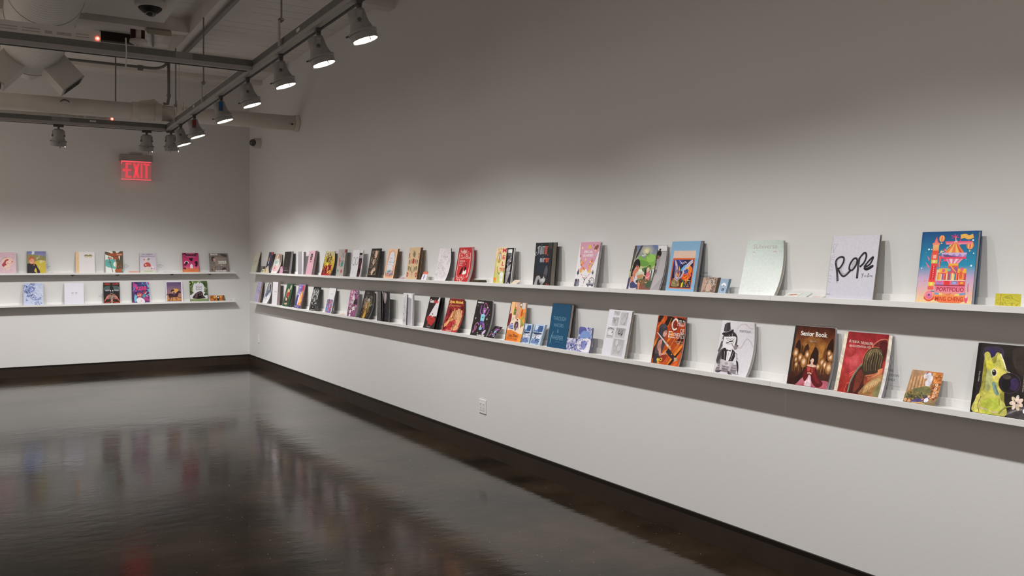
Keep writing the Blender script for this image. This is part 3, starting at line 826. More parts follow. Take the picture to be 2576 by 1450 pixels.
    def glow(s, c0, c1, x, y, rx, ry=None, rot=0, n=16, mid=0.5):
        """an ellipse that shades from c1 in its middle to c0 on its rim"""
        ry = rx if ry is None else ry
        A, B = hexc(c0, INK), hexc(c1, INK); m = tuple(A[j] + (B[j] - A[j]) * mid * .7 for j in range(4)); q = s.w / s.h
        def P(k, f):
            t = 2 * math.pi * k / n; ex, ey = rx * f * math.cos(t), ry * f * math.sin(t)
            X = x + ex * math.cos(R(rot)) - ey * math.sin(R(rot)); Y = y + (ex * math.sin(R(rot)) + ey * math.cos(R(rot))) * q
            return s.M(min(100, max(0, X)), min(100, max(0, Y)))
        c = s.M(x, y)
        for k in range(n):
            s.face([c, P(k + 1, .5), P(k, .5)], [B, m, m]); s.face([P(k, .5), P(k + 1, .5), P(k + 1, 1), P(k, 1)], [m, m, A, A])
        s.nxt(); return s
    def star(s, c, x, y, r_):
        a = s.w / s.h
        return s.p(c, [(x + (r_ if k % 2 == 0 else r_ * .28) * math.sin(k * math.pi / 4), y + (r_ if k % 2 == 0 else r_ * .28) * a * math.cos(k * math.pi / 4)) for k in range(8)])

# ---------------------------------------------------------------- sheets, blocks and whole books
def slab(bm, col, w, h, u0, u1, t0, t1, f0, f1, c, nu=5, nt=10):
    """a thin block whose front follows f0(u,t) and back f1(u,t); c = colour"""
    def grid(f): return [[bm.verts.new((w * (u0 + (u1 - u0) * i / nu), f(u0 + (u1 - u0) * i / nu, t0 + (t1 - t0) * j / nt), h * (t0 + (t1 - t0) * j / nt))) for j in range(nt + 1)] for i in range(nu + 1)]
    A, B = grid(f0), grid(f1)
    fs = []
    for i in range(nu):
        for j in range(nt):
            fs.append(bm.faces.new([A[i][j], A[i + 1][j], A[i + 1][j + 1]])); fs.append(bm.faces.new([A[i][j], A[i + 1][j + 1], A[i][j + 1]]))
            fs.append(bm.faces.new([B[i][j], B[i][j + 1], B[i + 1][j + 1], B[i + 1][j]]))
    for i in range(nu):
        fs.append(bm.faces.new([A[i][0], B[i][0], B[i + 1][0], A[i + 1][0]]))
        fs.append(bm.faces.new([A[i][nt], A[i + 1][nt], B[i + 1][nt], B[i][nt]]))
    for j in range(nt):
        fs.append(bm.faces.new([A[0][j], A[0][j + 1], B[0][j + 1], B[0][j]]))
        fs.append(bm.faces.new([A[nu][j], B[nu][j], B[nu][j + 1], A[nu][j + 1]]))
    if col is not None:
        for f in fs:
            for l in f.loops: l[col] = c
    return bm

M_page = {}
def page_mat(c):
    if c not in M_page:
        m = bpy.data.materials.new('page_edges'); m.use_nodes = True
        nt = m.node_tree; b = nt.nodes['Principled BSDF']
        tc = nt.nodes.new('ShaderNodeTexCoord'); mp = nt.nodes.new('ShaderNodeMapping'); mp.inputs['Scale'].default_value = (1, 900, 3)
        n = nt.nodes.new('ShaderNodeTexNoise'); n.inputs['Scale'].default_value = 1.0
        nt.links.new(tc.outputs['Object'], mp.inputs[0]); nt.links.new(mp.outputs[0], n.inputs['Vector'])
        r = nt.nodes.new('ShaderNodeMapRange'); r.inputs['To Min'].default_value = 0.7; r.inputs['To Max'].default_value = 1.1
        nt.links.new(n.outputs['Fac'], r.inputs['Value'])
        s = nt.nodes.new('ShaderNodeVectorMath'); s.operation = 'SCALE'; s.inputs[0].default_value = hexc(c)[:3]
        nt.links.new(r.outputs['Result'], s.inputs['Scale']); nt.links.new(s.outputs['Vector'], b.inputs['Base Color'])
        b.inputs['Roughness'].default_value = 0.8
        M_page[c] = m
    return M_page[c]

SHELF = dict(u=dict(base=1.413), l=dict(base=0.979))

def place(key, name, label, cat, group):
    wall, row, a, w, hz, ob, ot = G[key]
    z = SHELF[row]['base'] + 0.0005
    if wall == 'r': t = thing(name, label, cat, (D - ob, a, z), -math.pi / 2, group)
    else: t = thing(name, label, cat, (a, L - ob, z), 0.0, group)
    return t, w, hz, ob, ot

def faceted(f, nu, nt):
    """the bent cover as flat triangles, so that every ink layer lies parallel to the paper"""
    V = [[f(i / nu, j / nt) for j in range(nt + 1)] for i in range(nu + 1)]
    def g(u, t):
        a, b = min(1.0, max(0.0, u)) * nu, min(1.0, max(0.0, t)) * nt
        i, j = min(nu - 1, int(a)), min(nt - 1, int(b)); a -= i; b -= j
        p00, p10, p01, p11 = V[i][j], V[i + 1][j], V[i][j + 1], V[i + 1][j + 1]
        return p00 + a * (p10 - p00) + b * (p11 - p10) if a >= b else p00 + b * (p01 - p00) + a * (p11 - p01)
    return g

def warp(bm, w, h, f, nu=6, nt=12, curled=True):
    """lay flat artwork on a bent cover"""
    for v in bm.verts:
        v.co.z = min(h, max(0.0, v.co.z)); v.co.x = min(w, max(0.0, v.co.x))
    if curled:
        def cut(co, no): bmesh.ops.bisect_plane(bm, geom=bm.verts[:] + bm.edges[:] + bm.faces[:], plane_co=co, plane_no=no, dist=1e-7)
        for i in range(1, nu): cut((w * i / nu, 0, 0), (1, 0, 0))
        for j in range(1, nt): cut((0, 0, h * j / nt), (0, 0, 1))
        for k in range(1 - nt, nu): cut((w * k / nu, 0, 0), (nu / w, 0, -nt / h))
    for v in bm.verts: v.co.y = f(v.co.x / w, v.co.z / h) + v.co.y - EPS

def sheet(name, parent, art, w, h, f, th, edge, mat_, curled, label=None, u0=0.0, u1=1.0):
    bm = art.bm
    bmesh.ops.triangulate(bm, faces=[g for g in bm.faces if len(g.verts) > 4], ngon_method='EAR_CLIP')
    nu, nt = (6, 14) if curled else (1, 1)
    if curled: f = faceted(f, nu, nt)
    warp(bm, w, h, f, nu, nt, curled)
    slab(bm, art.col, w, h, 0, 1, 0, 1, f, lambda u, t: f(u, t) + th, hexc(edge), nu, nt)
    o = obj(name, bm, mat_, parent, label)
    return o

BOOKG = {('r', 'u'): 'books on the upper shelf of the long wall', ('r', 'l'): 'books on the lower shelf of the long wall',
         ('b', 'u'): 'books on the upper shelf of the back wall', ('b', 'l'): 'books on the lower shelf of the back wall'}

def book(key, label, art, thick=0.008, ct=0.0012, curl=0.0, open_=0.0, edge='#e8e4dc', back=None, page='#d8d2c8', gloss=False,
         inner=None, name='book', cat='book', spread=0.004, spine=None, pages=True, paint=False):
    wall, row, a, w, hz, ob, ot = G[key]
    t, w, hz, ob, ot = place(key, name, label, cat, BOOKG[(wall, row)])
    lean = ob - ot
    thick = min(thick, ot - 2 * ct - 0.003)
    thick = max(thick, 0.0012)
    def f(u, q):
        y = lean * q
        if curl > 0: y += curl * max(0, u) ** 1.5 * lean * ((1 - max(0.0, 1 - q) ** 2.4) - q) * 1.25
        if open_: y -= open_ * max(0, u) ** 1.3 * (0.35 + 0.65 * q if open_ < 0 else 1)
        return y
    def f0(u, q): return f(u, q) + (open_ * max(0, u) ** 1.3 if open_ else 0)   # the block behind an opened cover
    curled = curl > 0 or open_ != 0
    A = Art(w, hz) if art is None else art(w, hz)
    mt = M_paint if paint else (M_gloss if gloss else M_print)
    sheet('front_cover', t, A, w, hz, f, ct, edge, mt, curled)
    n = (6, 12) if curled else (1, 2)
    def th(q): return thick + spread * (1 - q)
    iw = 1.0
    if inner:
        du, iart = inner
        iw = du
        IA = iart(w * du, hz * 0.985)
        fi = lambda u, q: f0(min(1.3, u * du), q) + ct + 0.0015
        sheet('inner_page', t, IA, w * du, hz * 0.985, fi, 0.0006, page, mt, True)
    if pages:
        bm = NB(); o_ = ct + (0.0025 if inner else 0.0003)
        slab(bm, None, w, hz, 0.006, iw * 0.985, 0.004, 0.985, lambda u, q: f0(min(u, 1.3), q) + o_, lambda u, q: f0(min(u, 1.3), q) + o_ + th(q) - 0.0006, None, *n)
        obj('pages', bm, page_mat(page), t, 'page block')
    bm = NB(); col = bm.loops.layers.float_color.new('ink'); o_ = ct + (0.0025 if inner else 0) + (0.0003)
    slab(bm, col, w, hz, 0, iw, 0, 1, lambda u, q: f0(min(u, 1.3), q) + o_ + th(q), lambda u, q: f0(min(u, 1.3), q) + o_ + th(q) + ct, hexc(back or edge), *n)
    obj('back_cover', bm, M_print, t)
    bm = NB(); col = bm.loops.layers.float_color.new('ink')
    slab(bm, col, w, hz, -0.004, 0.0, 0, 1, lambda u, q: f0(0, q), lambda u, q: f0(0, q) + o_ + th(q) + ct, hexc(spine or back or edge), 1, 2)
    obj('spine', bm, M_print, t)
    return t

def card(key, label, art, th=0.003, name='card', cat='card', edge='#e8e4dc', gloss=False, curl=0.0, prop=False, group='small cards and prints on the shelves', bulge=0.0, paint=False):
    t, w, hz, ob, ot = place(key, name, label, cat, group)
    lean = ob - ot
    th = min(th, ot - 0.002)
    def f(u, q):
        y = lean * q
        if curl: y += curl * (max(0, u) ** 1.5) * lean * ((1 - max(0.0, 1 - q) ** 2.4) - q)
        if bulge: y -= bulge * math.sin(math.pi * min(1, max(0, u))) 
        return y
    A = art(w, hz)
    sheet('printed_face', t, A, w, hz, f, th if th < 0.0015 else 0.0008, edge, M_paint if paint else (M_gloss if gloss else M_print), bool(curl or bulge))
    if th >= 0.0015:
        n = (6, 6) if (curl or bulge) else (1, 2)
        slab_bm = NB(); slab(slab_bm, None, w, hz, 0.01, 0.99, 0.01, 0.99, lambda u, q: f(u, q) + 0.001, lambda u, q: f(u, q) + th, None, *n)
        obj('card_stack' if not bulge else 'pages', slab_bm, page_mat(edge), t)
    return t

# ---------------------------------------------------------------- picture ledges
def ledge(label, wall, row, a, b):
    """a = start, b = end along the wall; base board, front lip, low back rail"""
    ztop = SHELF[row]['base']; zb = ztop - 0.018
    n = abs(b - a) - 0.0015
    if wall == 'r': t = thing('picture_ledge', label, 'shelf', (D, max(a, b), zb), -math.pi / 2, 'white picture ledges')
    else: t = thing('picture_ledge', label, 'shelf', (min(a, b), L, zb), 0.0, 'white picture ledges')
    obj('base_board', box(NB(), 0, n, -0.1095, -0.001, 0, 0.018), M_white, t)
    obj('front_lip', box(NB(), 0, n, -0.117, -0.1095, 0, 0.0262, 0.001), M_white, t)
    obj('back_rail', box(NB(), 0, n, -0.014, -0.001, 0.018, 0.052, 0.001), M_white, t)
    return t
def jr(px): return at_x(px, D - 0.116)
def jb(px): return at_y(px, L - 0.116)
ups = [13.17] + [jr(p) for p in (932, 1073, 1264, 1533, 1938)] + [1.05, 0.0, -1.2]
lows = [13.17] + [jr(p) for p in (737.5, 932, 1123, 1262, 1531, 1937.5)] + [1.05, 0.0, -1.2]
nm = ['at the corner end', 'second from the corner', 'third from the corner', 'fourth from the corner', 'fifth from the corner', 'sixth from the corner', 'seventh from the corner', 'eighth from the corner', 'ninth from the corner']
for r_, row, word in ((ups, 'u', 'upper'), (lows, 'l', 'lower')):
    for i in range(len(r_) - 1):
        ledge('white ledge length on the long wall, %s row, %s' % (word, nm[i]), 'r', row, r_[i], r_[i + 1])
xe = 3.285
upb = [xe, jb(107.5), -1.2, -2.9]
lob = [xe, jb(365), jb(107.5), -1.2, -2.9]
for r_, row, word in ((upb, 'u', 'upper'), (lob, 'l', 'lower')):
    for i in range(len(r_) - 1):
        t = ledge('white ledge length on the back wall, %s row, %s' % (word, nm[i]), 'b', row, r_[i + 1], r_[i])
        if row == 'u':
            for px in (183, 296, 433, 528):
                x = at_y(px, L - 0.1) - t.location.x
                if 0.02 < x < abs(r_[i] - r_[i + 1]) - 0.02:
                    b = NB(); box(b, x - 0.026, x + 0.026, -0.1, -0.07, -0.012, 0.0, 0.003); box(b, x - 0.008, x + 0.008, -0.092, -0.078, -0.02, -0.012)
                    obj('shelf_clip', b, M_lampd, t, 'small dark clip under the shelf')
# ================================================================ the covers, one function each
W = '#f2f0ee'
def a_castle(w, h):
    a = Art(w, h, '#1f4f86', '#2f93b6', '#8fb4d2')
    a.n -= 0
    a.r('#2f93b6', 0, 48, 100, 66, '#c9aacb').r('#c9aacb', 0, 66, 100, 84, '#e6b7b4').r('#e6b7b4', 0, 84, 100, 100, '#f6cf94')
    a.r('#1c4a80', 0, 0, 3.5, 50, '#2c86ad')
    a.sc(['#e05a86', '#f4e6c0', '#8fd0d8'], 30, 8, 10, 96, 80, .4, .9, 3)
    for x, y, q in ((15, 25, 1.6), (92, 13, 1.6), (93, 48, 1.6), (95, 31, 1), (5, 52, 1.1)): a.e('#ffffff', x, y, q)
    # clock tower
    a.p('#ef6f8f', '13,34 18,38 17,42'); a.p('#ef6f8f', '11,43 19,49 18,53')
    a.p('#f0587c', '27,7 32,17 23,17').p('#f3826a', '27,10 31,17 24,17').r('#f28f77', 21, 16, 34, 19).r('#fbbf7a', 22, 19, 33, 27, '#f49a63').r('#e8533f', 22, 27, 33, 30)
    a.r('#ef5a45', 21, 30, 33, 40).r('#f3b8ac', 24, 33, 30, 38).r('#d8c45a', 21.5, 40, 33, 45).e('#fbe3a0', 27, 42.3, 2.4).p('#ec4a48', '22,45 33,45 32,72 20,72').p('#c92f3f', '24,48 26,48 25,68 23,68').p('#c92f3f', '29,48 31,48 30,68 28,68')
    for k in range(6): a.e('#ffe2c0', 27.5, 49 + k * 3, .6)
    a.r('#f2c53d', 20, 71, 31, 77).p('#f7e27a', '25.5,71 29,74 25.5,77 22,74').p('#f2655f', '20,77 31,77 31,82 20,82')
    # balloons and flags
    for x, y, q in ((37, 10, 5.2), (88, 20, 6.2)):
        a.e('#f58a4a', x, y, q, q * 1.15).e('#f8c77c', x, y, q * .6, q * 1.13).e('#ee6a4e', x, y, q * .25, q * 1.12).r('#f8d7a0', x - 1.2, y + q * 1.1, x + 1.2, y + q * 1.1 + 1.6)
    a.l('#f2b65a', 7, '70,8 78,7 84,9 92,7', 1).l('#d93d7b', .8, '70,6 70,22', 0).l('#e23b74', 1.2, '53,6 67,9', 0).l('#e23b74', 1.2, '60,4 61,12', 0).l('#e23b74', 1, '55,10 66,5', 0)
    a.r('#ec5f7f', 44, 14, 90, 16).r('#f08aa0', 45, 16, 90, 18.5)
    a.l('#dfe8f2', .6, '34,32 48,24 64,12', 1).l('#dfe8f2', .6, '36,30 55,24 72,18', 1)
    for k, c in enumerate(('#f3d36a', '#e2475c', '#7cc0c8', '#f3d36a', '#e2475c', '#e8e4da')): a.p(c, [(36 + k * 5, 28 - k * 2.6), (40 + k * 5, 26 - k * 2.6), (39 + k * 5, 31 - k * 2.6)])
    # carousel
    a.p('#f0844f', '62,14 69,20 80,31 42,31 55,21').p('#f9c26b', '62,14 65,20 70,31 64,31 63,20').p('#f9c26b', '61,14 58,21 50,31 56,31 60,20').p('#d9533d', '62,15 68,22 76,31 73,31 66,22').l('#ffe7b0', .8, '62,8 62,15', 0)
    a.p('#cfb4dc', '39,30 84,30 82,36.5 40,36.5').p('#a987c4', '39,36 41,32 45,36 50,31 56,36 61,31 67,36 72,31 77,36 81,32 83,36 82,37 40,37').r('#ec4a6a', 39, 36, 83, 38.5)
    a.r('#f0587c', 44, 39, 52, 42).p('#ef9fb7', '48,38.5 78,38.5 71,45 53,45')
    for k in range(5): a.p('#f8d6df' if k % 2 else '#d36f98', [(50 + k * 5.4, 38.5), (53 + k * 5.4, 38.5), (56.5 + k * 2.6, 45), (55 + k * 2.6, 45)])
    a.r('#e8645a', 53, 45, 71, 60).r('#f6b24a', 54, 45, 71, 48).e('#a35d8f', 57, 54, 3.4, 5.6).e('#a35d8f', 67, 54, 3.4, 5.6).l('#f7b75a', 1.6, '56,47 68,57', 0)
    a.r('#e94f5a', 35, 34, 39, 50).l('#f7a98d', 1, '36,35 38,40 36,45 38,50', 0)
    # shelves
    a.r('#f5b74a', 37, 52, 53, 58).r('#f5b74a', 71, 52, 86, 58).r('#f9cf8a', 34, 54, 39, 70).e('#e9657f', 46, 55, 3).e('#8fc0a0', 55, 54, 3.6, 2.6).e('#e9657f', 78, 53, 3)
    a.r('#ea5a55', 36, 58, 86, 68)
    rd = random.Random(4); x = 37
    while x < 84:
        q = rd.uniform(1.4, 3); a.r(rd.choice(['#d8343c', '#f6b24a', '#ef7b5e', '#7f6fb0', '#f4d7a0', '#c8456b', '#3f7fa6', '#f08c4a']), x, 58 + rd.uniform(.3, 2), x + q, 68); x += q + .3
    a.r('#f2a34b', 74, 55, 80, 68)
    for k in range(6): a.r('#e2643f', 74.5, 56 + k * 2, 79.5, 57)
    a.r('#f9ead2', 34, 68, 86, 69)
    a.r('#ee6f86', 33, 69, 86, 75).r('#b884c4', 35, 69.5, 47, 75).p('#ef5f8a', '38,70 45,70 41,73').r('#e5403f', 49, 69.5, 59, 75).r('#7d8fc8', 62, 69.5, 72, 74).r('#aab8e0', 64, 70.5, 70, 73).r('#e2503c', 75, 69.5, 85, 75).r('#f6b14a', 77, 70.5, 83, 73)
    a.r('#8a2f50', 32, 75.3, 86, 76)
    a.p('#e8728c', '33,76 86,76 88,86 33,86', c2='#ef96a0').t('PORTFOLIO', 37, 78, 85, 84, '#a8304f', 'b')
    # base
    a.e('#ec5a3f', 24, 91, 9, 9).r('#ec5a3f', 15, 91, 33, 94).e('#e2402f', 24, 94, 9, 4).e('#f7c35c', 24, 89.5, 8.5, 8.5).e('#f08aa8', 24, 89.5, 7.6).e('#e2739b', 24, 92, 6.5, 4.5).e('#5c5578', 24, 89.5, 1.8).l('#5a7fae', 1.6, '26,84 36,84.5', 0)
    a.p('#f59a5a', '33,88 88,88 88,96 78,99 44,99 34,96', c2='#f0714a').p('#e892a6', '33,84 88,84 88,89 33,89', c2='#f59a5a')
    a.l('#6fa0d0', 3, '34,87 47,88', 0).l('#f1d27a', 3, '42,87.5 48,88', 0).l('#6fa0d0', 3, '75,88 88,86', 0).l('#f1d27a', 3, '70,88.5 78,88', 0)
    a.t('of', 55, 86, 63, 89.5, '#c95a3a').t('MING CHENG', 36, 91, 85, 97, '#c23a2e', 'b')
    a.e('#e9567e', 90, 93, 2.6, 7).e('#f6d8d0', 90, 90, 1.6, 3).l('#c75b86', 1, '91,72 92,84', 1)
    return a

def a_rope(w, h):
    a = Art(w, h, '#d3d0da', '#cbc9d6')
    for k, s_ in enumerate(('2,14 12,13 3,28', '2,16 6,28', '2,33 9,30', '1,36 10,34', '1,38 9,39', '1,45 8,48', '1,47 7,52', '1,54 8,56', '1,64 8,66', '1,70 7,69', '1,73 7,76')): a.l('#9a949c', .7, s_, 0)
    B = '#2b292c'; G_ = '#b4b0b8'
    a.l(G_, 3.4, '21,76 18,58 15,42 20,36 30,36 32,44 26,55 36,62 46,54 52,48', 1).e(G_, 54, 46, 6, 7)
    # R
    a.l(B, 4.4, '22,73 18,58 12.5,43', 1).l(B, 3.6, '12.5,43 14,38.5 20,35 27,34.5 30,38 28.5,45 23,52 18,53', 1).l(B, 3.8, '20,54 25,60 33,65 40,62 48,55', 1)
    # o
    a.l(B, 3.8, '48,56 44,53 45,45 51,37.5 57,37 59,43 55,51 49,56.5', 1)
    # p
    a.l(B, 4.4, '63,36 62.5,50 63,68', 1).l(B, 3.8, '62,38 69,30 74,28 77,33 74,43 66,50', 1)
    # e
    a.l(B, 3.6, '75,50 82,42 90,35 91,37 86,46 76,51 80,53 92,48 91,50 82,54 76,53', 1)
    for s_ in ('14,42 18,58 22,72', '15,38 22,35.5 29,37', '63,38 63,66', '65,36 73,29', '25,59 33,64 42,60'): a.l('#77747a', .6, s_, 1)
    a.l('#3c3a40', .8, '72,60 73.5,63 75.5,60', 1).l('#3c3a40', .8, '75,60 73,67', 1).l('#3c3a40', .7, '77,63 79,65 80,63 82,65', 1).l('#3c3a40', .8, '84,61 87,60.5 84,65 88,64', 1).l('#3c3a40', .7, '88,64 90,63 91,64.5 93,63 94,66', 1)
    a.l('#77737c', .8, '0,94 9,94', 0)
    return a

def a_mint(w, h):
    a = Art(w, h, '#c9d6cf', '#dfe8e4', '#e6ecea')
    a.t('SUniverse', 19, 7, 84, 15, '#b9aba6', 'l').r('#d99a9c', 19, 21, 26, 22).r('#d99a9c', 75, 20.5, 83, 21.5).r('#d8d8d2', 32, 93, 66, 93.8)
    return a

def a_bluebird(w, h):
    a = Art(w, h, '#84adcc', '#8fb8d8')
    a.r('#dcbfae', 11, 19, 89, 35).r('#d8622a', 11, 34, 89, 95).r('#25264a', 15, 37, 86, 93)
    a.p('#3b3f8a', '15,37 50,37 40,55 15,60', c2='#242a60').p('#2b2c55', '60,37 86,37 86,60 60,60')
    a.sc(['#3a4fa0', '#7a3f2c', '#e8722e', '#c94a24', '#5a3420', '#f0b12c', '#2f3f86', '#1f2238'], 60, 17, 58, 84, 91, 1.5, 4.5, 7)
    a.p('#5a2c1c', '16,78 50,74 55,92 16,92').p('#8a7a52', '18,80 30,76 42,79 46,90 20,91', 1).sc(['#a8996a', '#6d5f3c', '#c0b384'], 26, 20, 79, 43, 90, .8, 2, 8)
    a.p('#ef5a24', '50,68 60,62 76,63 84,68 74,76 60,80 54,76', 1).p('#b5301a', '58,70 70,67 78,69 68,73', 1).l('#f2c838', 1.6, '60,73 70,69', 1)
    a.p('#f0b92e', '66,46 76,42 74,58 68,56', 1).p('#ef7a2c', '74,50 84,54 82,64 72,62', 1).l('#f0c23a', 2.2, '70,62 74,72 73,80', 1)
    # bird: two raised wings and a tail
    a.p('#9a8496', '22,38 30,46 36,56 40,66 40,76 34,80 28,76 24,66 24,52', 1).p('#c9bccb', '18,37 27,46 32,56 27,56 22,46').p('#8e7a98', '24,52 30,50 36,62 34,74 28,72', 1)
    a.p('#b8aabc', '80,37 68,43 54,54 50,66 44,74 52,72 60,60 72,50 84,42', 1).l('#e7dfe6', 1.2, '82,38 66,47 52,61', 1).l('#e7dfe6', 1.2, '84,42 70,50 56,63', 1).l('#d8cdd9', 1.2, '20,38 30,50 34,60', 1).l('#d8cdd9', 1, '22,44 29,54 31,62', 1)
    a.e('#7c6b84', 36, 66, 9, 13, 8).e('#c6b6c2', 36, 68, 7.4, 10, 8).e('#8a4a58', 37, 66, 5, 8, 8).e('#d97a3c', 38, 68, 2.4, 4).l('#f0c23a', 1.8, '34,64 35,70', 1)
    a.p('#6fa7d8', '46,56 58,47 62,50 50,60', 1).l('#d4c6d6', 1.6, '36,39 46,44 56,41 62,44', 1).l('#b4a3b8', 1.4, '40,44 50,46 58,42', 1).p('#f0c02c', '36,48 43,57 41,60', 0)
    for k in range(9): a.l('#d8cbd6', 1.1, [(27 + k * 2.2, 72 + 6 * math.sin(k * .4)), (26 + k * 2.3, 80 - abs(4 - k) * .8)], 0)
    a.p('#34603e', '50,76 60,78 64,90 58,92 60,84', 1).p('#f2c82e', '54,84 60,80 58,92 53,92').sc(['#c9a24a', '#7d5a2c', '#e5cf8a'], 30, 64, 76, 83, 92, .8, 1.6, 9)
    a.sc(['#3b62b0', '#2a3f8a', '#6d8fd0'], 30, 58, 58, 72, 66, .8, 2, 11)
    return a

def a_forest(w, h):
    a = Art(w, h, '#5f74a8', '#b9c48a', '#5d4a48')
    a.r('#e7edd8', 20, 55, 100, 76, '#9a9a80').glow('#7d8aa0', '#f2e8b0', 56, 13, 34, 22).p('#7fae4e', '30,22 50,30 66,18 84,26 100,20 100,44 76,50 50,46 26,40', 1).p('#96c45e', '60,24 80,20 96,26 92,36 70,38', 1).p('#6a9a44', '34,34 58,36 76,42 60,48 36,46', 1)
    a.p('#54473f', '0,0 10,0 8,40 0,50').p('#4a3b34', '28,0 36,0 22,24 12,34 14,22').p('#57483e', '4,8 12,8 4,60 0,60').e('#f0f2dc', 46, 22, 9, 3.5)
    for x, p in ((38, '38,17 38,23'), (42, '40,23 41,19 43,23 44,19 46,23'), (50, '48,21 51,20 48,23 52,23'), (56, '55,23 55,19 58,20 58,23'), (62, '63,19 60,21 63,22 60,23'), (66, '66,16 66,25'), (70, '70,12 70,23')): a.l('#33403a', 1.1, p, 1)
    a.l('#5c6658', .6, '44,26 74,26', 0)
    a.p('#4f6a48', '50,54 64,50 72,52 70,60 60,62', 1).sq('#2a2c2c', .9, 14, 72, 44, 94, 54, 5, 5).p('#3b4a70', '78,56 84,56 84,80 78,80').p('#3b4a70', '90,56 94,56 94,80 90,80').p('#c8d6c0', '66,56 76,56 76,66 66,66')
    # blond girl in pink
    a.e('#e8d09a', 76, 56, 6.5, 6.5).p('#e6b49a', '72,54 80,54 79,61 74,61', 1).p('#d8737e', '70,63 84,62 90,70 84,82 72,80', 1).p('#2c2a2c', '64,56 70,56 72,66 70,76 64,78', 1).l('#e6b49a', 3, '88,68 78,74 72,72', 1).l('#e6b49a', 2.4, '60,60 64,68 72,70', 1).p('#3a3030', '60,76 72,76 74,82 60,82')
    # dark haired child in front
    a.p('#6f9a84', '30,70 60,68 60,78 30,78').p('#c08c62', '34,70 58,66 58,74 36,76', 1)
    a.p('#d8d0d8', '12,66 22,64 36,72 42,100 8,100', 1).p('#4a4466', '0,76 10,72 8,100 0,100').p('#d8896f', '14,62 22,60 28,66 26,72 16,70', 1).p('#d88a6c', '10,72 18,68 24,80 20,92 12,88', 1).p('#454a74', '12,88 22,82 36,88 46,90 44,96 24,98 14,96', 1)
    a.p('#cf7e68', '13,48 34,46 37,54 34,60 27,64 18,63 12,57', 1).p('#1d1a20', '10,56 9,45 14,35 24,31 34,35 40,45 38,52 34,46 30,50 27,44 22,49 19,52 15,59', 1).p('#1d1a20', '8,52 14,50 12,62 16,70 8,70', 1).e('#f4efe8', 23, 53, 3.2, 2.4).e('#2a2024', 24, 53, 1.5, 2.2).l('#2a2024', 1, '19,50 24,49', 1).l('#6a3a34', .8, '30,58 33,58', 0).l('#3a3a48', 1.2, '20,66 30,78', 1)
    a.p('#3c3a30', '34,80 46,78 46,84 36,86').p('#6d5238', '44,82 60,76 84,78 92,84 80,92 60,94 48,90', 1).sc(['#d9bd96', '#8a6a48', '#c9a67e', '#54402c'], 26, 46, 78, 86, 90, 1.2, 3, 12).p('#d8896f', '46,84 54,86 54,94 46,92', 1).p('#d98e70', '48,92 58,92 58,100 50,100')
    a.p('#8a5348', '54,92 100,88 100,100 56,100').p('#3f5a40', '80,86 100,80 100,94 84,96', 1)
    return a
def a_forest_in(w, h):
    a = Art(w, h, '#e9e6ea', '#a5a0a2')
    a.r('#a19c9e', 60, 12, 100, 100).p('#9a8a8e', '70,10 82,10 82,26 72,26').e('#1c1a1c', 80, 8.5, 3, 1.8).e('#241c20', 79, 18, 6, 7).p('#8a5a60', '70,22 80,22 80,30 68,30').sq('#55525a', .7, 16, 66, 36, 82, 60, 4, 5).sq('#6d6a70', .6, 12, 62, 60, 80, 95, 4, 6)
    a.p('#b3aeb0', '86,14 100,14 100,70 76,100 66,100 80,60')
    return a

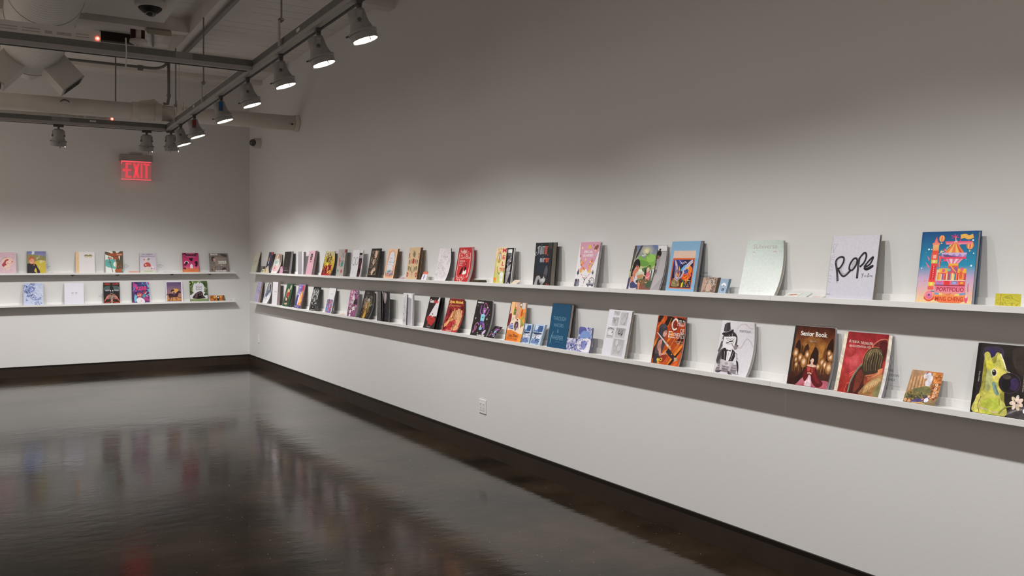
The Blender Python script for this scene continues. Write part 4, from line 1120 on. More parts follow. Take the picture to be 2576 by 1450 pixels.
def a_glasses(w, h):
    a = Art(w, h, '#e9e6ea')
    a.p('#d9a0b4', '2,0 100,0 100,19 94,24 92,32 86,38 84,46 76,50 72,60 58,66 40,64 26,58 18,52 22,44 14,38 12,30 8,20', 0).p('#d9a0b4', '2,0 30,0 30,30 8,30')
    a.e('#e2b36f', 16, 13, 5, 4.5).e('#f2d5b8', 16, 13, 3.6, 3.4).p('#e8c25a', '44,9 50,6 56,9 58,14 50,15 44,14', 1).e('#c9b6d0', 36, 10, 4, 2.4).e('#8a5a48', 82, 14, 8, 7).e('#8a5a48', 88, 10, 6, 5).e('#e8c0a8', 81, 19, 5, 3.6).e('#7a4a48', 70, 7, 2, 2.5)
    a.t('SPECIAL', 26, 19, 70, 24.5, '#f7f0f3', 'bi').t('GLASSES', 23, 27, 73, 32.5, '#f7f0f3', 'bi')
    a.e('#c07a6a', 12, 31, 3.6, 4).e('#e2b13f', 22, 43, 2, 7).e('#e8c8a8', 40, 39, 4, 4).e('#b9a8d8', 56, 38, 2.4).e('#d8453c', 72, 41, 5, 5.4).e('#f6e4e0', 72, 40, 2, 2.6).e('#a8c8d8', 86, 28, 2).e('#f0d46a', 66, 44, 3.4)
    rd = random.Random(2)
    for k in range(30):
        t = k / 29; x = 50 + (1 - t) * 30 * (1 if k % 2 else -1) * rd.uniform(.55, 1.05); y = 45 + t * 30 + rd.uniform(-2, 2)
        a.e(rd.choice(['#e2b13f', '#d8453c', '#f0c84a', '#e88a4a', '#e6d46a', '#c84a3c', '#e9a58c']), x, y, rd.uniform(1.6, 4.4), rd.uniform(1.6, 3.8), rd.uniform(0, 90), 10)
    for s_ in ((26, 62), (66, 62)): a.e('#e9a58c', s_[0], s_[1], 8, 7).e('#f0c84a', s_[0] + 1, s_[1] + 4, 5, 4)
    a.p('#e9e6ea', '50,60 58,66 62,74 50,80 36,74 40,66', 1).e('#ffffff', 50, 76, 5, 3.4).l('#55525c', .8, '46,76 50,74 54,77', 1).l('#3e3c46', 1.3, '42,80 50,84 58,79', 1).l('#3e3c46', 2.4, '50,82 49,88', 0).l('#3e3c46', 1.2, '49,88 48,93', 0).e('#3e3c46', 50, 80, 1.5)
    for s_ in (-1, 1):
        for k in range(6): a.e(['#d8453c', '#f0c84a'][k % 2], 50 + s_ * (9 + 5 * k * .9), 79 - k * 3.2, 1.6, 2, 0, 8)
    for x, y, q in ((13, 68, 1.0), (85, 68, .7)):
        a.p('#55545e', [(x, y - 9 * q), (x + 3 * q, y - 4 * q), (x + 5 * q, y - 1 * q), (x + 5 * q, y + 3 * q), (x, y + 5 * q), (x - 5 * q, y + 3 * q), (x - 5 * q, y - 1 * q), (x - 2 * q, y - 4 * q)], 1).r('#55545e', x - .4, y + 4 * q, x + .4, y + 8 * q)
    a.p('#6a6978', '4,84 14,82 14,99 2,99').r('#3e3d48', 5, 83, 14, 88).sq('#3e3d48', .8, 8, 4, 88, 14, 98, 3, 3, 3).p('#8a8996', '15,86 20,82 26,86 25,99 15,99').p('#4a4954', '15,86 20,82 26,86').sq('#55545e', .8, 8, 16, 88, 25, 98, 3, 4, 3)
    a.p('#6d6c78', '62,92 98,90 97,97 62,96').r('#b7b5c0', 66, 90, 96, 93).e('#4a4954', 72, 97.5, 3, 2.4).e('#4a4954', 92, 97, 3, 2.4).l('#4a4954', 1.6, '74,92 76,82 86,79 95,83 96,92', 1).l('#4a4954', 1, '80,90 84,84 92,86', 1).l('#3e3d48', 2.2, '70,85 78,88 76,92', 1).l('#8a8894', .7, '36,98 56,98', 0)
    return a

def a_mirror(w, h):
    a = Art(w, h, '#23262b', '#1d232b', '#272220')
    a.p('#1b2836', '18,20 70,16 76,50 60,70 20,66', 1).p('#3a3a3a', '76,0 100,0 98,14 84,14 78,8', 1)
    S = '#b9bcc0'; O = '#d9674a'
    # blackletter words, built from broken strokes
    def stem(x, y0, y1, c, q=2.6): a.p(c, [(x, y0 + 1.2), (x + q * .5, y0), (x + q, y0 + 1.2), (x + q, y1 - 1.2), (x + q * .5, y1), (x, y1 - 1.2)])
    def word(txt, x, y0, y1, cf):
        for i, ch in enumerate(txt):
            c = cf(i)
            if ch in 'm': 
                for k in range(3): stem(x + k * 4.6, y0, y1, c)
                a.l(c, 1.2, [(x + 1, y0 + 2), (x + 5, y0 + .4), (x + 10, y0 + 2)], 0); x += 14.6
            elif ch == 'i': stem(x, y0, y1, c); a.e(c, x + 1.3, y0 - 2.6, 1.3); x += 5.4
            elif ch == 'r': stem(x, y0, y1, c); a.l(c, 2.4, [(x + 2, y0 + 2), (x + 6, y0 + .8), (x + 6.4, y0 + 3)], 0); x += 8
            elif ch == 'o': stem(x, y0, y1, c); stem(x + 5.4, y0, y1, c); a.l(c, 1.3, [(x + 1, y0 + 1.4), (x + 6, y0 + .6)], 0); a.l(c, 1.3, [(x + 1, y1 - 1), (x + 6, y1 - 1)], 0); x += 10.4
            elif ch == ',': a.l(c, 2, [(x, y1 - 1), (x - 1, y1 + 3)], 0); x += 4
            elif ch == 'M':
                a.l(c, 2.2, '7,29 2,30 3,26 8,22', 1); a.l(c, 2.4, [(x, y0 + 6), (x + 4, y0 + 2), (x + 5, y1 - 3), (x + 1, y1)], 1); stem(x + 9, y0, y1 - 2, c, 3); stem(x + 17, y0 + 1, y1 + 1, c, 3)
                a.l(c, 1.6, [(x + 3, y0 + 3), (x + 10, y0), (x + 18, y0 + 1)], 1); x += 23
    word('Mirror,', 12, 8, 28, lambda i: S if i < 4 else O)
    word('mirror', 32, 36.5, 47, lambda i: S if i < 3 else O)
    # drooping figure
    a.p('#55555a', '72,54 78,58 82,66 78,76 72,82 60,76 62,66', 1)
    G2 = '#a2a3a6'
    a.p(G2, '8,100 12,90 20,80 34,78 42,82 46,90 40,96 34,92 28,90 24,96 26,100', 1).p('#2a2524', '28,88 36,88 40,96 34,98 28,96', 1)
    a.p('#c3c3c5', '46,86 56,84 60,78 66,79 72,82 70,90 64,94 58,97 54,100 48,100 46,96', 1).p('#3d3b40', '58,76 66,74 74,78 72,84 64,82', 1).l('#2c2a2e', 1.2, '62,85 68,84', 1).l('#2c2a2e', 1, '52,92 58,94', 1).p('#8e8f93', '48,92 56,94 58,100 46,100', 1)
    a.l(O, 1.8, '80,96 80,100', 0).l(O, 1.4, '80,97 86,97', 0).l(O, 1.6, '88,98 94,98', 0).r('#14171b', 97, 0, 100, 100)
    return a

def a_bull(w, h):
    a = Art(w, h, '#f3d9b4', '#e8dc9a', '#cfc46a')
    a.r('#dcd9a2', 0, 30, 12, 100, '#c3b75c').r('#f0d8a4', 40, 0, 100, 70).p('#cfcf7e', '10,70 100,66 100,100 20,100')
    a.e('#e29a4e', 36, 27, 22, 27).e('#f2c58a', 36, 27, 18, 23).e('#4a3a34', 36, 26, 13.4, 18.5).e('#f2efe4', 36, 26, 12, 17)
    a.p('#8a6a5a', '34,18 40,18 40,34 32,40', 1).p('#8fae4a', '30,36 40,34 42,42 30,42', 1).e('#5a4038', 39, 17, 3).sc(['#d98a3c', '#e8b05a'], 20, 16, 2, 56, 8, 1.5, 3, 3)
    P_ = '#d23a5e'
    a.t('M', 62, 2, 98, 14, P_, 'b', .006).t('E', 66, 22, 92, 33, P_, 'b').t('L', 66, 40, 90, 52, P_, 'b').l(P_, 2.6, '52,58 66,59', 0)
    a.t('TURNER', 46, 57, 98, 66, '#d8453c', 'b')
    a.l('#3c3630', 3.4, '24,54 30,66 46,74 62,70', 1, .3).l('#3c3630', 3, '98,58 90,68 78,72', 1, .3).p('#f4f2ee', '56,72 84,70 88,82 84,96 76,100 64,96 58,86', 1).l('#8d8880', 1.2, '64,80 68,88', 1).e('#6a625c', 78, 84, 2).e('#6a625c', 74, 96, 2.6, 1.5)
    a.r('#e8883a', 2, 85, 24, 99).r('#c7b24a', 5, 92, 20, 99).l('#e88a4a', 3, '6,30 10,44 8,76', 1)
    return a
def a_bull_in(w, h):
    a = Art(w, h, '#26242a')
    a.r('#f4f2f2', 60, 4, 88, 40, '#c9c6c8').r('#5f5d62', 62, 14, 86, 36, '#8b898e').sc(['#3a383e', '#8a888e', '#4a484e'], 16, 62, 20, 88, 50, 2, 5, 4).r('#6a686e', 62, 38, 80, 50).p('#9a9598', '62,60 90,44 84,80 74,100 62,100').sq('#e8e6e6', .9, 14, 62, 50, 86, 95, 6, 3).r('#17151a', 90, 0, 97, 55).r('#e9e6e6', 97, 0, 100, 100)
    return a

def a_reddance(w, h):
    a = Art(w, h, '#c03236', '#b4282e')
    a.r('#7a1a22', 0, 0, 3, 100)
    a.p('#c9363a', '20,14 80,14 92,24 92,88 78,94 22,94 10,86 10,24')
    C_ = '#f0d9cf'
    a.sq(C_, 1.1, 16, 18, 6, 82, 13, 7, 5).sq(C_, 1.1, 16, 14, 88, 80, 97, 7, 6)
    for y in range(16, 88, 4): a.l(C_, 1, [(9, y), (13, y + 1.4), (9, y + 3), (12, y + 4)], 1).l(C_, 1, [(91, y), (87, y + 1.4), (91, y + 3), (88, y + 4)], 1)
    a.e(C_, 50, 17, 4, 2).p(C_, '44,12 56,12 50,20').l(C_, 1, '16,15 10,26 11,46 9,70 12,88', 1).l(C_, 1, '84,15 90,26 89,46 91,70 86,88', 1)
    a.l(C_, 1.6, '24,22 25,33', 0).l(C_, 1.4, '22,22 34,24 36,29 32,33 22,33', 1).l(C_, 1.3, '38,28 37,32 41,33 44,28', 1).l(C_, 1.3, '46,33 47,28 51,29', 1).l(C_, 1.2, '52,33 53,28 57,29 57,33', 1)
    a.l(C_, 1.6, '62,22 61,33', 0).l(C_, 1.4, '60,22 70,23 68,27 62,27 72,29 70,33 60,33', 1).l(C_, 1.3, '75,22 74,33', 1).l(C_, 1.3, '80,28 77,32 81,33 84,28 84,33', 1)
    a.t('SENIOR', 18, 38, 56, 43, '#f0d9cf').t('ART', 20, 45, 44, 49, '#f0d9cf').t('BOOK', 20, 51, 42, 55, '#f0d9cf')
    a.p('#17110f', '40,62 48,58 50,66 44,76 38,80 30,80 34,72', 1).l('#17110f', 2.2, '46,62 56,56', 1).l('#17110f', 2, '34,76 28,82', 1)
    a.e('#17110f', 66, 48, 4.4, 4.6).e('#d9a58e', 64, 49, 2.6).p('#8e1f24', '62,53 70,53 72,62 62,66', 1).p('#17110f', '60,58 72,60 70,66 60,66', 1).p('#f3ece4', '56,68 70,66 76,76 60,80 52,78', 1).p('#2a1a18', '60,64 68,64 66,70 58,70').l('#17110f', 1.6, '62,54 52,58', 1)
    return a

def a_linework(w, h):
    a = Art(w, h, '#e4dfe2', '#e0dbde')
    G1 = '#a7a2a8'
    rd = random.Random(8)
    for k in range(34):
        x, y, q = rd.uniform(6, 94), rd.uniform(5, 95), rd.uniform(4, 9)
        if 18 < y < 32: continue
        a.l(G1, .7, [(x + q * math.cos(t * 1.05 + k) * rd.uniform(.6, 1.1), y + q * .75 * math.sin(t * 1.05 + k) * rd.uniform(.6, 1.1)) for t in range(7)], 1)
    a.sq(G1, .6, 26, 5, 36, 90, 92, 7, 21)
    K_ = '#58535a'
    a.l(K_, .9, '24,20 24,28', 0).l(K_, .8, '32,20 24,25 33,28', 1).l(K_, .8, '36,25 40,24 39,28 43,27', 1).l(K_, .8, '45,24 45,28', 0).l(K_, .8, '48,28 49,24 52,28 54,26', 1).l(K_, 1, '60,20 60,28 66,28', 1).l(K_, .8, '68,28 70,25 74,25 73,29 80,24', 1).r('#c6c2c6', 36, 31, 70, 31.8)
    return a

def a_beetle(w, h):
    a = Art(w, h, '#d6b893', '#dcbf9a')
    Gn, Rd, Br = '#7d7a5c', '#b03a34', '#6e5b48'
    a.sq(Gn, 2, 16, 36, 15, 60, 26, 5, 3).p(Gn, '38,22 50,16 62,22 58,29 44,29', 1)
    a.e('#a63430', 50, 44, 9, 11).e('#8e2626', 50, 39, 6, 6).l('#d98a78', 1, '50,38 50,52', 0)
    for s_ in (-1, 1):
        for k in range(3): a.l('#8e2626', 1.3, [(50 + s_ * 8, 40 + k * 4), (50 + s_ * 14, 37 + k * 5), (50 + s_ * 17, 40 + k * 6)], 1)
        a.p(Rd, [(50 + s_ * 18, 36), (50 + s_ * 25, 42), (50 + s_ * 24, 50), (50 + s_ * 19, 52), (50 + s_ * 22, 44)], 1)
        a.p(Br, [(50 + s_ * 30, 38), (50 + s_ * 40, 42), (50 + s_ * 38, 52), (50 + s_ * 31, 54), (50 + s_ * 34, 46)], 1)
        a.p(Rd, [(50 + s_ * 38, 18), (50 + s_ * 46, 20), (50 + s_ * 45, 34), (50 + s_ * 40, 32), (50 + s_ * 43, 26)], 1)
        a.p(Gn, [(50 + s_ * 26, 62), (50 + s_ * 38, 58), (50 + s_ * 42, 66), (50 + s_ * 36, 74), (50 + s_ * 30, 70)], 1)
        a.p(Gn, [(50 + s_ * 14, 68), (50 + s_ * 20, 60), (50 + s_ * 22, 70), (50 + s_ * 16, 78)], 1)
        a.p(Rd, [(50 + s_ * 30, 84), (50 + s_ * 44, 78), (50 + s_ * 46, 90), (50 + s_ * 38, 94)], 1).p('#e3cba6', [(50 + s_ * 36, 86), (50 + s_ * 41, 83), (50 + s_ * 42, 89)], 1)
        for k in range(4): a.l(Br, 1, [(50 + s_ * (6 + 3 * k), 60 + 2 * k), (50 + s_ * (12 + 4 * k), 58 + 5 * k), (50 + s_ * (10 + 5 * k), 66 + 4 * k)], 1)
    a.l(Gn, 2, '42,66 46,74 50,78 56,72 58,66', 1).l(Rd, 1.6, '40,72 48,80 58,78', 1)
    a.t('SENIOR', 42, 82, 60, 84, '#a08a70').t('PORTFOLIO', 38, 86, 64, 88, '#a08a70').t('2025', 45, 90, 57, 92, '#a08a70')
    return a

def a_archframe(w, h):
    a = Art(w, h, '#e8c4a2', '#ecc8a6')
    a.p('#e3a884', '12,92 10,34 26,10 50,4 72,9 88,32 90,92 50,98', 1)
    a.p('#dcdce2', '20,78 18,38 32,14 50,9 68,14 82,38 80,78 66,84 34,84', 1)
    Pk, Bl, Te = '#c98a96', '#6f8cb8', '#6fa3a0'
    a.sc([Pk, Bl, '#d8a7a0', '#b07f98'], 26, 12, 8, 26, 60, 1.2, 3.2, 3).sc([Pk, Te, '#d8a7a0', Bl], 26, 74, 8, 90, 60, 1.2, 3.2, 4).sc([Te, Pk, '#5b7fae', '#c96f80', '#7fae9a'], 80, 12, 74, 90, 92, 1.6, 4, 5).l(Te, 1.2, '22,72 28,64 26,58', 1).l(Pk, 1.4, '76,72 72,62 78,56', 1).l(Bl, 1.2, '40,80 38,70', 1).l(Pk, 1.2, '62,80 66,68', 1)
    a.t('SENIOR', 36, 30, 62, 35, '#8d94a8', 's').r('#a8aab8', 38, 39, 60, 39.7).t('PORTFOLIO', 30, 43, 68, 48, '#8d94a8', 's').t('SPRING 2025', 36, 52, 62, 54, '#b3a8b0').l('#c9785e', 1.2, '40,90 50,93 60,90 52,96 48,96', 1)
    return a

def a_darkpeach(w, h):
    a = Art(w, h, '#2e2824', '#2a2522')
    a.r('#8a7a66', 12, 8, 88, 92).r('#3a332c', 14, 10, 86, 90)
    a.sc(['#c9ab94', '#8a7a68', '#5a5048', '#7a6a58'], 80, 16, 12, 84, 88, 1.5, 4, 5).p('#d9b09c', '48,10 66,8 74,20 66,34 52,30', 1).p('#c9a590', '36,40 52,38 58,52 44,58', 1).p('#e0bda8', '40,74 70,66 78,76 60,80 46,92 36,86', 1).sq('#1e1a18', 1.4, 30, 16, 14, 84, 88, 8, 8).sq('#d8c2ac', .9, 26, 16, 14, 84, 88, 7, 9)
    return a

def a_infinity(w, h):
    a = Art(w, h, '#e6e4ea', '#dedbe2')
    K_ = '#45424a'
    a.l('#8a8890', 3.4, '24,54 14,50 14,40 22,30 36,28 46,34 58,50 70,56 84,52 90,42 84,31 70,28 58,34 46,50 34,57 22,55', 1).l(K_, 1.4, '24,54 14,50 14,40 22,30 36,28 46,34 58,50 70,56 84,52 90,42 84,31 70,28 58,34 46,50 34,57 22,55', 1)
    a.l(K_, 3.4, '24,56 32,58 40,54', 1).l('#9a98a0', 2, '28,30 40,28', 1).r('#a9a6b0', 24, 82, 34, 83)
    return a
def a_infinity_in(w, h):
    a = Art(w, h, '#e8e6ea'); a.r('#3a1f26', 50, 10, 94, 100).r('#e2dfe2', 50, 0, 100, 10).r('#a7a2a8', 52, 18, 90, 30).sc(['#5a2a34', '#2a1218', '#6d3540'], 26, 52, 40, 90, 96, 2, 6, 3); return a

def a_greybirds(w, h):
    a = Art(w, h, '#b5aeaa', '#bdb5b0')
    R_, T_ = '#c4574e', '#4f8d82'
    a.p(R_, '22,34 34,33 36,60 26,62', 1).p(T_, '52,50 78,47 84,56 76,64 56,64', 1).l(T_, 2.4, '52,66 66,62', 1).e(T_, 22, 80, 9, 6).l(T_, 2, '22,78 20,90', 1).e(R_, 70, 82, 13, 8).l(R_, 2, '66,74 66,96', 1).sq('#6a6462', 1.4, 9, 40, 20, 80, 36, 12, 3).t('MIGRATIONS', 30, 42, 90, 46, '#5f5a58', 'b').r(R_, 82, 0, 100, 12, '#a8433c').p(T_, '0,86 6,86 4,100 0,100')
    return a

def a_redyellow(w, h):
    a = Art(w, h, '#cfc39a', '#d0b83e', '#b3343a')
    a.sc(['#e6cf3c', '#d9bc2c', '#c8a040'], 40, 6, 20, 94, 66, 3, 7, 2).sc(['#5a3a5e', '#7a4a6a', '#3a2a40', '#8a5a3c'], 34, 22, 10, 70, 46, 2, 5, 3).sc(['#b32a34', '#8e1f2a', '#c43a3e'], 50, 4, 60, 80, 98, 3, 8, 4).sq('#2a1a22', 1.4, 40, 6, 12, 94, 96, 9, 5).sc(['#e6cf3c'], 8, 60, 80, 90, 94, 2, 4, 6).r('#3a2226', 0, 0, 3, 100)
    return a

def a_pinkspiral(w, h):
    a = Art(w, h, '#dcb0bd', '#d3a4b4')
    a.sc(['#c98fa2', '#e8c4cf', '#b97f94'], 220, 2, 2, 98, 98, .6, 1.3, 2, rot=0)
    a.r('#2a2226', 34, 12, 66, 38).l('#e2c8d0', 2, '42,18 58,18 46,24 58,26 44,32 56,33', 1).r('#2a2226', 38, 42, 62, 44).r('#2a2226', 40, 46, 60, 48)
    return a

def a_plain(c, c2=None):
    return lambda w, h: Art(w, h, c, c2)

def a_blackbook(w, h):
    a = Art(w, h, '#2b2523', '#332b29'); a.sc(['#3d3431', '#221c1b'], 40, 4, 4, 96, 70, 1, 3, 4).t('BLOSSOM', 12, 72, 66, 76, '#80757a').r('#80757a', 14, 84, 86, 86.5); return a

def a_pastel(w, h):
    a = Art(w, h, '#c9b4a4', '#d8cfc8', '#d9b8bc')
    a.p('#b89a86', '20,0 70,0 60,30 10,30', 1).p('#e3cdbf', '30,6 50,4 46,24 26,26', 1).p('#d4ddd8', '8,36 60,26 86,50 40,66', 1).p('#a7c0bc', '20,40 48,34 58,48 30,54', 1).e('#d4a0a4', 40, 78, 20, 20).e('#e8c8c8', 42, 76, 13, 13).e('#b4585c', 40, 74, 6, 6).p('#e4dcdc', '0,84 30,90 90,92 90,100 0,100', 1).p('#8c7a72', '70,4 96,14 92,60 80,40', 1).sq('#8a6a62', 1, 12, 14, 8, 70, 60, 8, 4)
    return a

def a_navy(w, h):
    a = Art(w, h, '#3d3f52', '#36384c')
    a.p('#d8c9b2', '0,82 50,64 96,100 0,100').p('#c98a3c', '0,70 10,72 8,100 0,100').p('#b04a52', '60,0 100,0 100,14 74,16').p('#d9a58c', '30,30 44,28 46,40 34,42', 1).p('#c9ccd6', '32,46 46,44 46,56 34,58', 1).p('#b56a4a', '44,34 58,38 56,44 46,42', 1).p('#c9a878', '0,4 12,0 8,40 0,50').e('#e4dcd0', 50, 22, 4)
    return a

def a_meadow(w, h):
    a = Art(w, h, '#d6d4c4', '#c8ccb4'); a.sq(['#d98a5c', '#c99a54', '#a8a06a'], 1.6, 14, 20, 40, 70, 66, 10, 3); return a

# ------------------------------------------------ lower shelf
def a_lavender(w, h):
    a = Art(w, h, '#b9b2d4', '#bdb4d2'); a.sq(['#8a82b4', '#9f96c4', '#d8d2ea', '#7d78ac'], 1.8, 60, 4, 6, 96, 96, 12, 4); return a
def a_wolf(w, h):
    a = Art(w, h, '#c8c6c8', '#d0d0d6', '#e4e4ea'); a.p('#8b8a8e', '36,4 70,0 84,30 60,60 30,66 10,84 20,40', 1).p('#5f6f8c', '40,40 70,36 66,58 34,72', 1).p('#b5b2b2', '50,8 66,10 70,34 54,36', 1).p('#4d4c54', '66,14 90,10 92,50 78,44', 1).p('#c79a7a', '44,76 54,74 56,82 46,84', 1).sq('#55545c', 1.4, 16, 20, 10, 86, 70, 12, 4).r('#8f90a0', 20, 92, 40, 93.5); return a
def a_whitedots(w, h):
    a = Art(w, h, '#e2dfe6', '#dcd9e0'); a.sc(['#b5b0bc'], 12, 12, 8, 22, 96, 1, 2, 4).sc(['#c4bfca'], 16, 20, 4, 90, 40, .8, 1.4, 5); a.l('#55515a', 1.6, '44,44 48,38 52,46 56,41 60,46 64,40 68,46', 1).l('#55515a', 1.4, '74,40 76,47 82,39 86,46', 1).r('#b0acb6', 40, 54, 78, 55); return a
def a_green(w, h):
    a = Art(w, h, '#35533f', '#2c4a38'); a.e('#d8bf9a', 44, 52, 24, 34).e('#35533f', 44, 52, 21, 31).p('#d9b088', '36,30 60,26 62,56 38,60', 1).p('#a83a36', '36,40 64,38 64,56 34,58', 1).p('#3b2c28', '24,62 60,60 64,78 28,82', 1).p('#d9b088', '26,62 52,66 44,76 28,72', 1).e('#c4bcae', 72, 16, 9, 12).p('#c9a884', '22,86 64,84 60,92 24,92').l('#9a8a70', 1.4, '64,10 60,30', 1).r('#7f9a84', 44, 95, 56, 96); return a
def a_purple(w, h):
    a = Art(w, h, '#8d80b4', '#6f5f98', '#4d4a7a'); a.p('#e08a4a', '50,30 80,36 92,70 70,92 50,88', 1).p('#c03a34', '62,6 84,4 88,24 66,24', 1).p('#e9c07a', '56,40 70,44 66,74 52,72', 1).p('#d9d0e4', '30,34 48,40 46,80 34,84', 1).p('#3c3f70', '6,52 24,50 30,84 4,88', 1).sc(['#b4a6d8', '#7a6cae', '#e2d8f0', '#5d5296'], 60, 4, 2, 60, 50, 2, 6, 2).sc(['#e8c83c', '#d9583c', '#f0a24a'], 16, 60, 26, 92, 90, 2, 5, 4).r('#4a4676', 0, 88, 90, 100).t('PORTFOLIO', 8, 90, 74, 93.5, '#c8bfe0').t('DREAM 2025', 8, 95, 66, 98, '#c8bfe0'); return a
def a_ornate(w, h):
    a = Art(w, h, '#1a1b1c', '#141516'); C_ = '#c9cdca'; a.r(C_, 10, 12, 90, 13).r(C_, 10, 96, 90, 97).r(C_, 8, 12, 10, 97).r(C_, 88, 12, 90, 97)
    rd = random.Random(4)
    for k in range(46):
        x, y = rd.uniform(12, 48), rd.uniform(15, 70); P = [(x, y)]
        for j in range(3): P.append((min(49, max(11, P[-1][0] + rd.uniform(-9, 9))), P[-1][1] + rd.uniform(-5, 5)))
        a.l(C_, 1.8, P, 1).l(C_, 1.8, [(100 - q[0], q[1]) for q in P], 1)
    a.r('#1a1b1c', 22, 72, 78, 92).t('PORTFOLIO', 26, 75, 74, 78, C_).t('2025', 40, 84, 60, 88, C_); return a
def a_whitepic(w, h):
    a = Art(w, h, '#e4e2e6', '#dcdae0'); a.r('#8a7fae', 2, 46, 92, 100, '#7a6fa8').p('#c97a6e', '30,60 54,48 70,56 50,68', 1).p('#6a6472', '10,48 40,46 30,62 8,66', 1).p('#b04a5c', '50,76 84,70 84,88 50,92', 1).p('#6f9ac4', '4,84 24,80 40,92 30,100 4,100', 1).sc(['#a58ac4', '#d09a8a', '#5f78b4', '#c4b4d8', '#8a4a68'], 60, 6, 52, 88, 98, 2, 6, 4).r('#b4b0b8', 30, 22, 72, 23.5); return a
def a_manga(w, h):
    a = Art(w, h, '#a05a86', '#8f4f78'); a.p('#e6e0e4', '44,6 66,8 60,24 46,26', 1).p('#e8dfe4', '30,24 56,22 66,46 44,56 28,44', 1).p('#3a2a34', '60,40 92,36 92,70 56,72', 1).p('#efe9ec', '50,68 72,62 76,76 58,80', 1).p('#c77aa6', '10,4 36,4 28,40 8,44', 1).p('#4a2f40', '10,74 40,64 34,80 12,90', 1).p('#f0ecee', '28,80 44,78 40,100 26,100', 1).sq('#f0e6ec', 2, 20, 8, 4, 92, 98, 12, 4).sq('#3a2430', 2, 18, 8, 6, 92, 96, 12, 6).sc(['#b8688f', '#d88ab4', '#59304a'], 26, 6, 4, 92, 96, 3, 7, 9); return a
def a_darkhair(w, h):
    a = Art(w, h, '#2e2926', '#262321'); a.e('#d8d2c8', 56, 34, 8, 7).e('#8a8076', 56, 36, 5, 5).p('#9a4a34', '34,46 50,42 54,62 36,70', 1).p('#8a7a3c', '56,40 76,44 70,64 58,66', 1).p('#c9a23a', '40,76 52,70 56,100 34,100', 1).sq(['#b3aba0', '#8d857a', '#d8d0c4'], 1.1, 46, 20, 26, 84, 60, 10, 4).sq(['#9a5a34', '#c79a44', '#7a7a44'], 1.4, 40, 20, 44, 80, 96, 9, 7).t('Dark', 26, 5, 56, 13, '#8b847a').t('Hollows', 24, 15, 70, 22, '#6d665e'); return a
def a_tube(w, h):
    a = Art(w, h, '#5a5655', '#3c3938'); a.r('#3a3838', 0, 0, 100, 4).e('#b8b4ba', 20, 52, 8, 1.5).sc(['#6a6665', '#454241'], 20, 4, 10, 96, 96, 3, 9, 4); return a
def a_tube_in(w, h):
    a = Art(w, h, '#100e0e', '#0b0909'); a.p('#94858a', '46,4 78,6 74,30 62,40 50,22', 1).p('#b8a8aa', '62,8 74,8 70,26 62,26', 1).sc(['#2a2424', '#1d1919', '#3a3034'], 20, 44, 40, 96, 95, 2, 5, 4).r('#d8d4d8', 40, 0, 44, 100); return a
def a_whiteopen(w, h):
    a = Art(w, h, '#e6e3e8', '#d8d5dc'); a.sq('#77727c', 1.4, 44, 16, 30, 84, 94, 18, 5).e('#9a95a0', 56, 14, 16, 12).e('#e3e0e6', 56, 14, 13, 10).sc(['#b0525a'], 3, 8, 80, 30, 95, 2, 4, 3).sq('#9a95a0', 1.2, 10, 30, 8, 80, 30, 20, 8); return a
def a_whiteopen_in(w, h):
    a = Art(w, h, '#f2f0f4', '#b9b5bc'); a.r('#a7a3ab', 44, 12, 84, 100, '#bbb7be').r('#d8d5da', 84, 0, 100, 100).p('#f4f2f6', '44,0 86,0 86,16 62,12 44,14').e('#8a2f38', 47, 62, 3, 4); return a
def a_cone(w, h):
    a = Art(w, h, '#25211f', '#2b2624'); a.p('#ded8dc', '84,0 92,0 96,60 22,66 30,58', 0)
    a.p('#b3312f', '14,66 40,60 72,62 90,68 92,74 84,82 70,88 62,92 50,88 40,86 30,80 18,76', 1).sc(['#b3312f'], 10, 30, 84, 74, 92, 2, 4, 3).e('#2a1a18', 58, 55, 4, 3.6).p('#e0b8a8', '55,56 60,56 60,60 55,60').p('#f0ecec', '54,60 62,60 60,66 56,66').p('#2a1a18', '54,66 60,66 58,72 55,72').l('#d98a84', 1.2, '52,78 54,74', 1)
    a.t('Gum', 8, 8, 44, 19, '#ebe6e8', 'B').t('Blue', 46, 9, 84, 19, '#cf3d45', 'B').t('the girl', 40, 22, 66, 23.6, '#b04a4c').t('BY ANA LEE', 30, 95, 62, 97.5, '#d8d2d4'); return a
def a_hands(w, h):
    a = Art(w, h, '#7e1f24', '#8e2628', '#9c2a2a'); a.p('#b3282c', '0,86 30,80 50,70 60,90 100,84 100,100 0,100', 1).sc(['#a82a2c', '#6d181e', '#c03436'], 50, 4, 26, 96, 98, 4, 10, 4)
    a.l('#d9a06a', 5, '50,30 44,46', 1).l('#e0aa70', 12, '44,40 34,60 20,78 6,84', 1).l('#b8804e', 10, '30,62 44,66 54,58', 1).l('#d2955f', 7, '40,66 58,60 64,58', 1).p('#b5794c', '44,42 58,36 64,52 56,62 48,60', 1)
    for p in ('62,34 66,50', '69,30 72,48', '77,30 80,50', '87,34 88,56', '93,48 90,62'): a.l('#e3b082', 6.4, p, 1)
    a.p('#dba476', '60,46 90,48 94,62 92,78 96,92 72,96 56,92 60,86 72,86 76,78 66,66 58,56', 1).l('#c08458', 1.6, '70,60 80,70 84,84', 1).l('#a8603c', 1.4, '66,64 76,62', 1).l('#c88e64', 4, '58,90 74,88', 1).e('#b8343a', 60, 72, 10, 9).e('#d86a5c', 63, 70, 2.4).l('#9a1f24', 3, '20,90 60,84 70,98', 1)
    Y_ = '#ecc15c'; a.t('Dylan Mitchell', 6, 6, 94, 17, Y_, 'B', -.003).l(Y_, 2, '14,18 12,24 8,24', 1).t('SENIOR PORTFOLIO', 22, 20, 80, 24, '#e0a060', 'b').t('SPRING 2025', 28, 96, 66, 99, '#e8c8b0', 'b'); return a
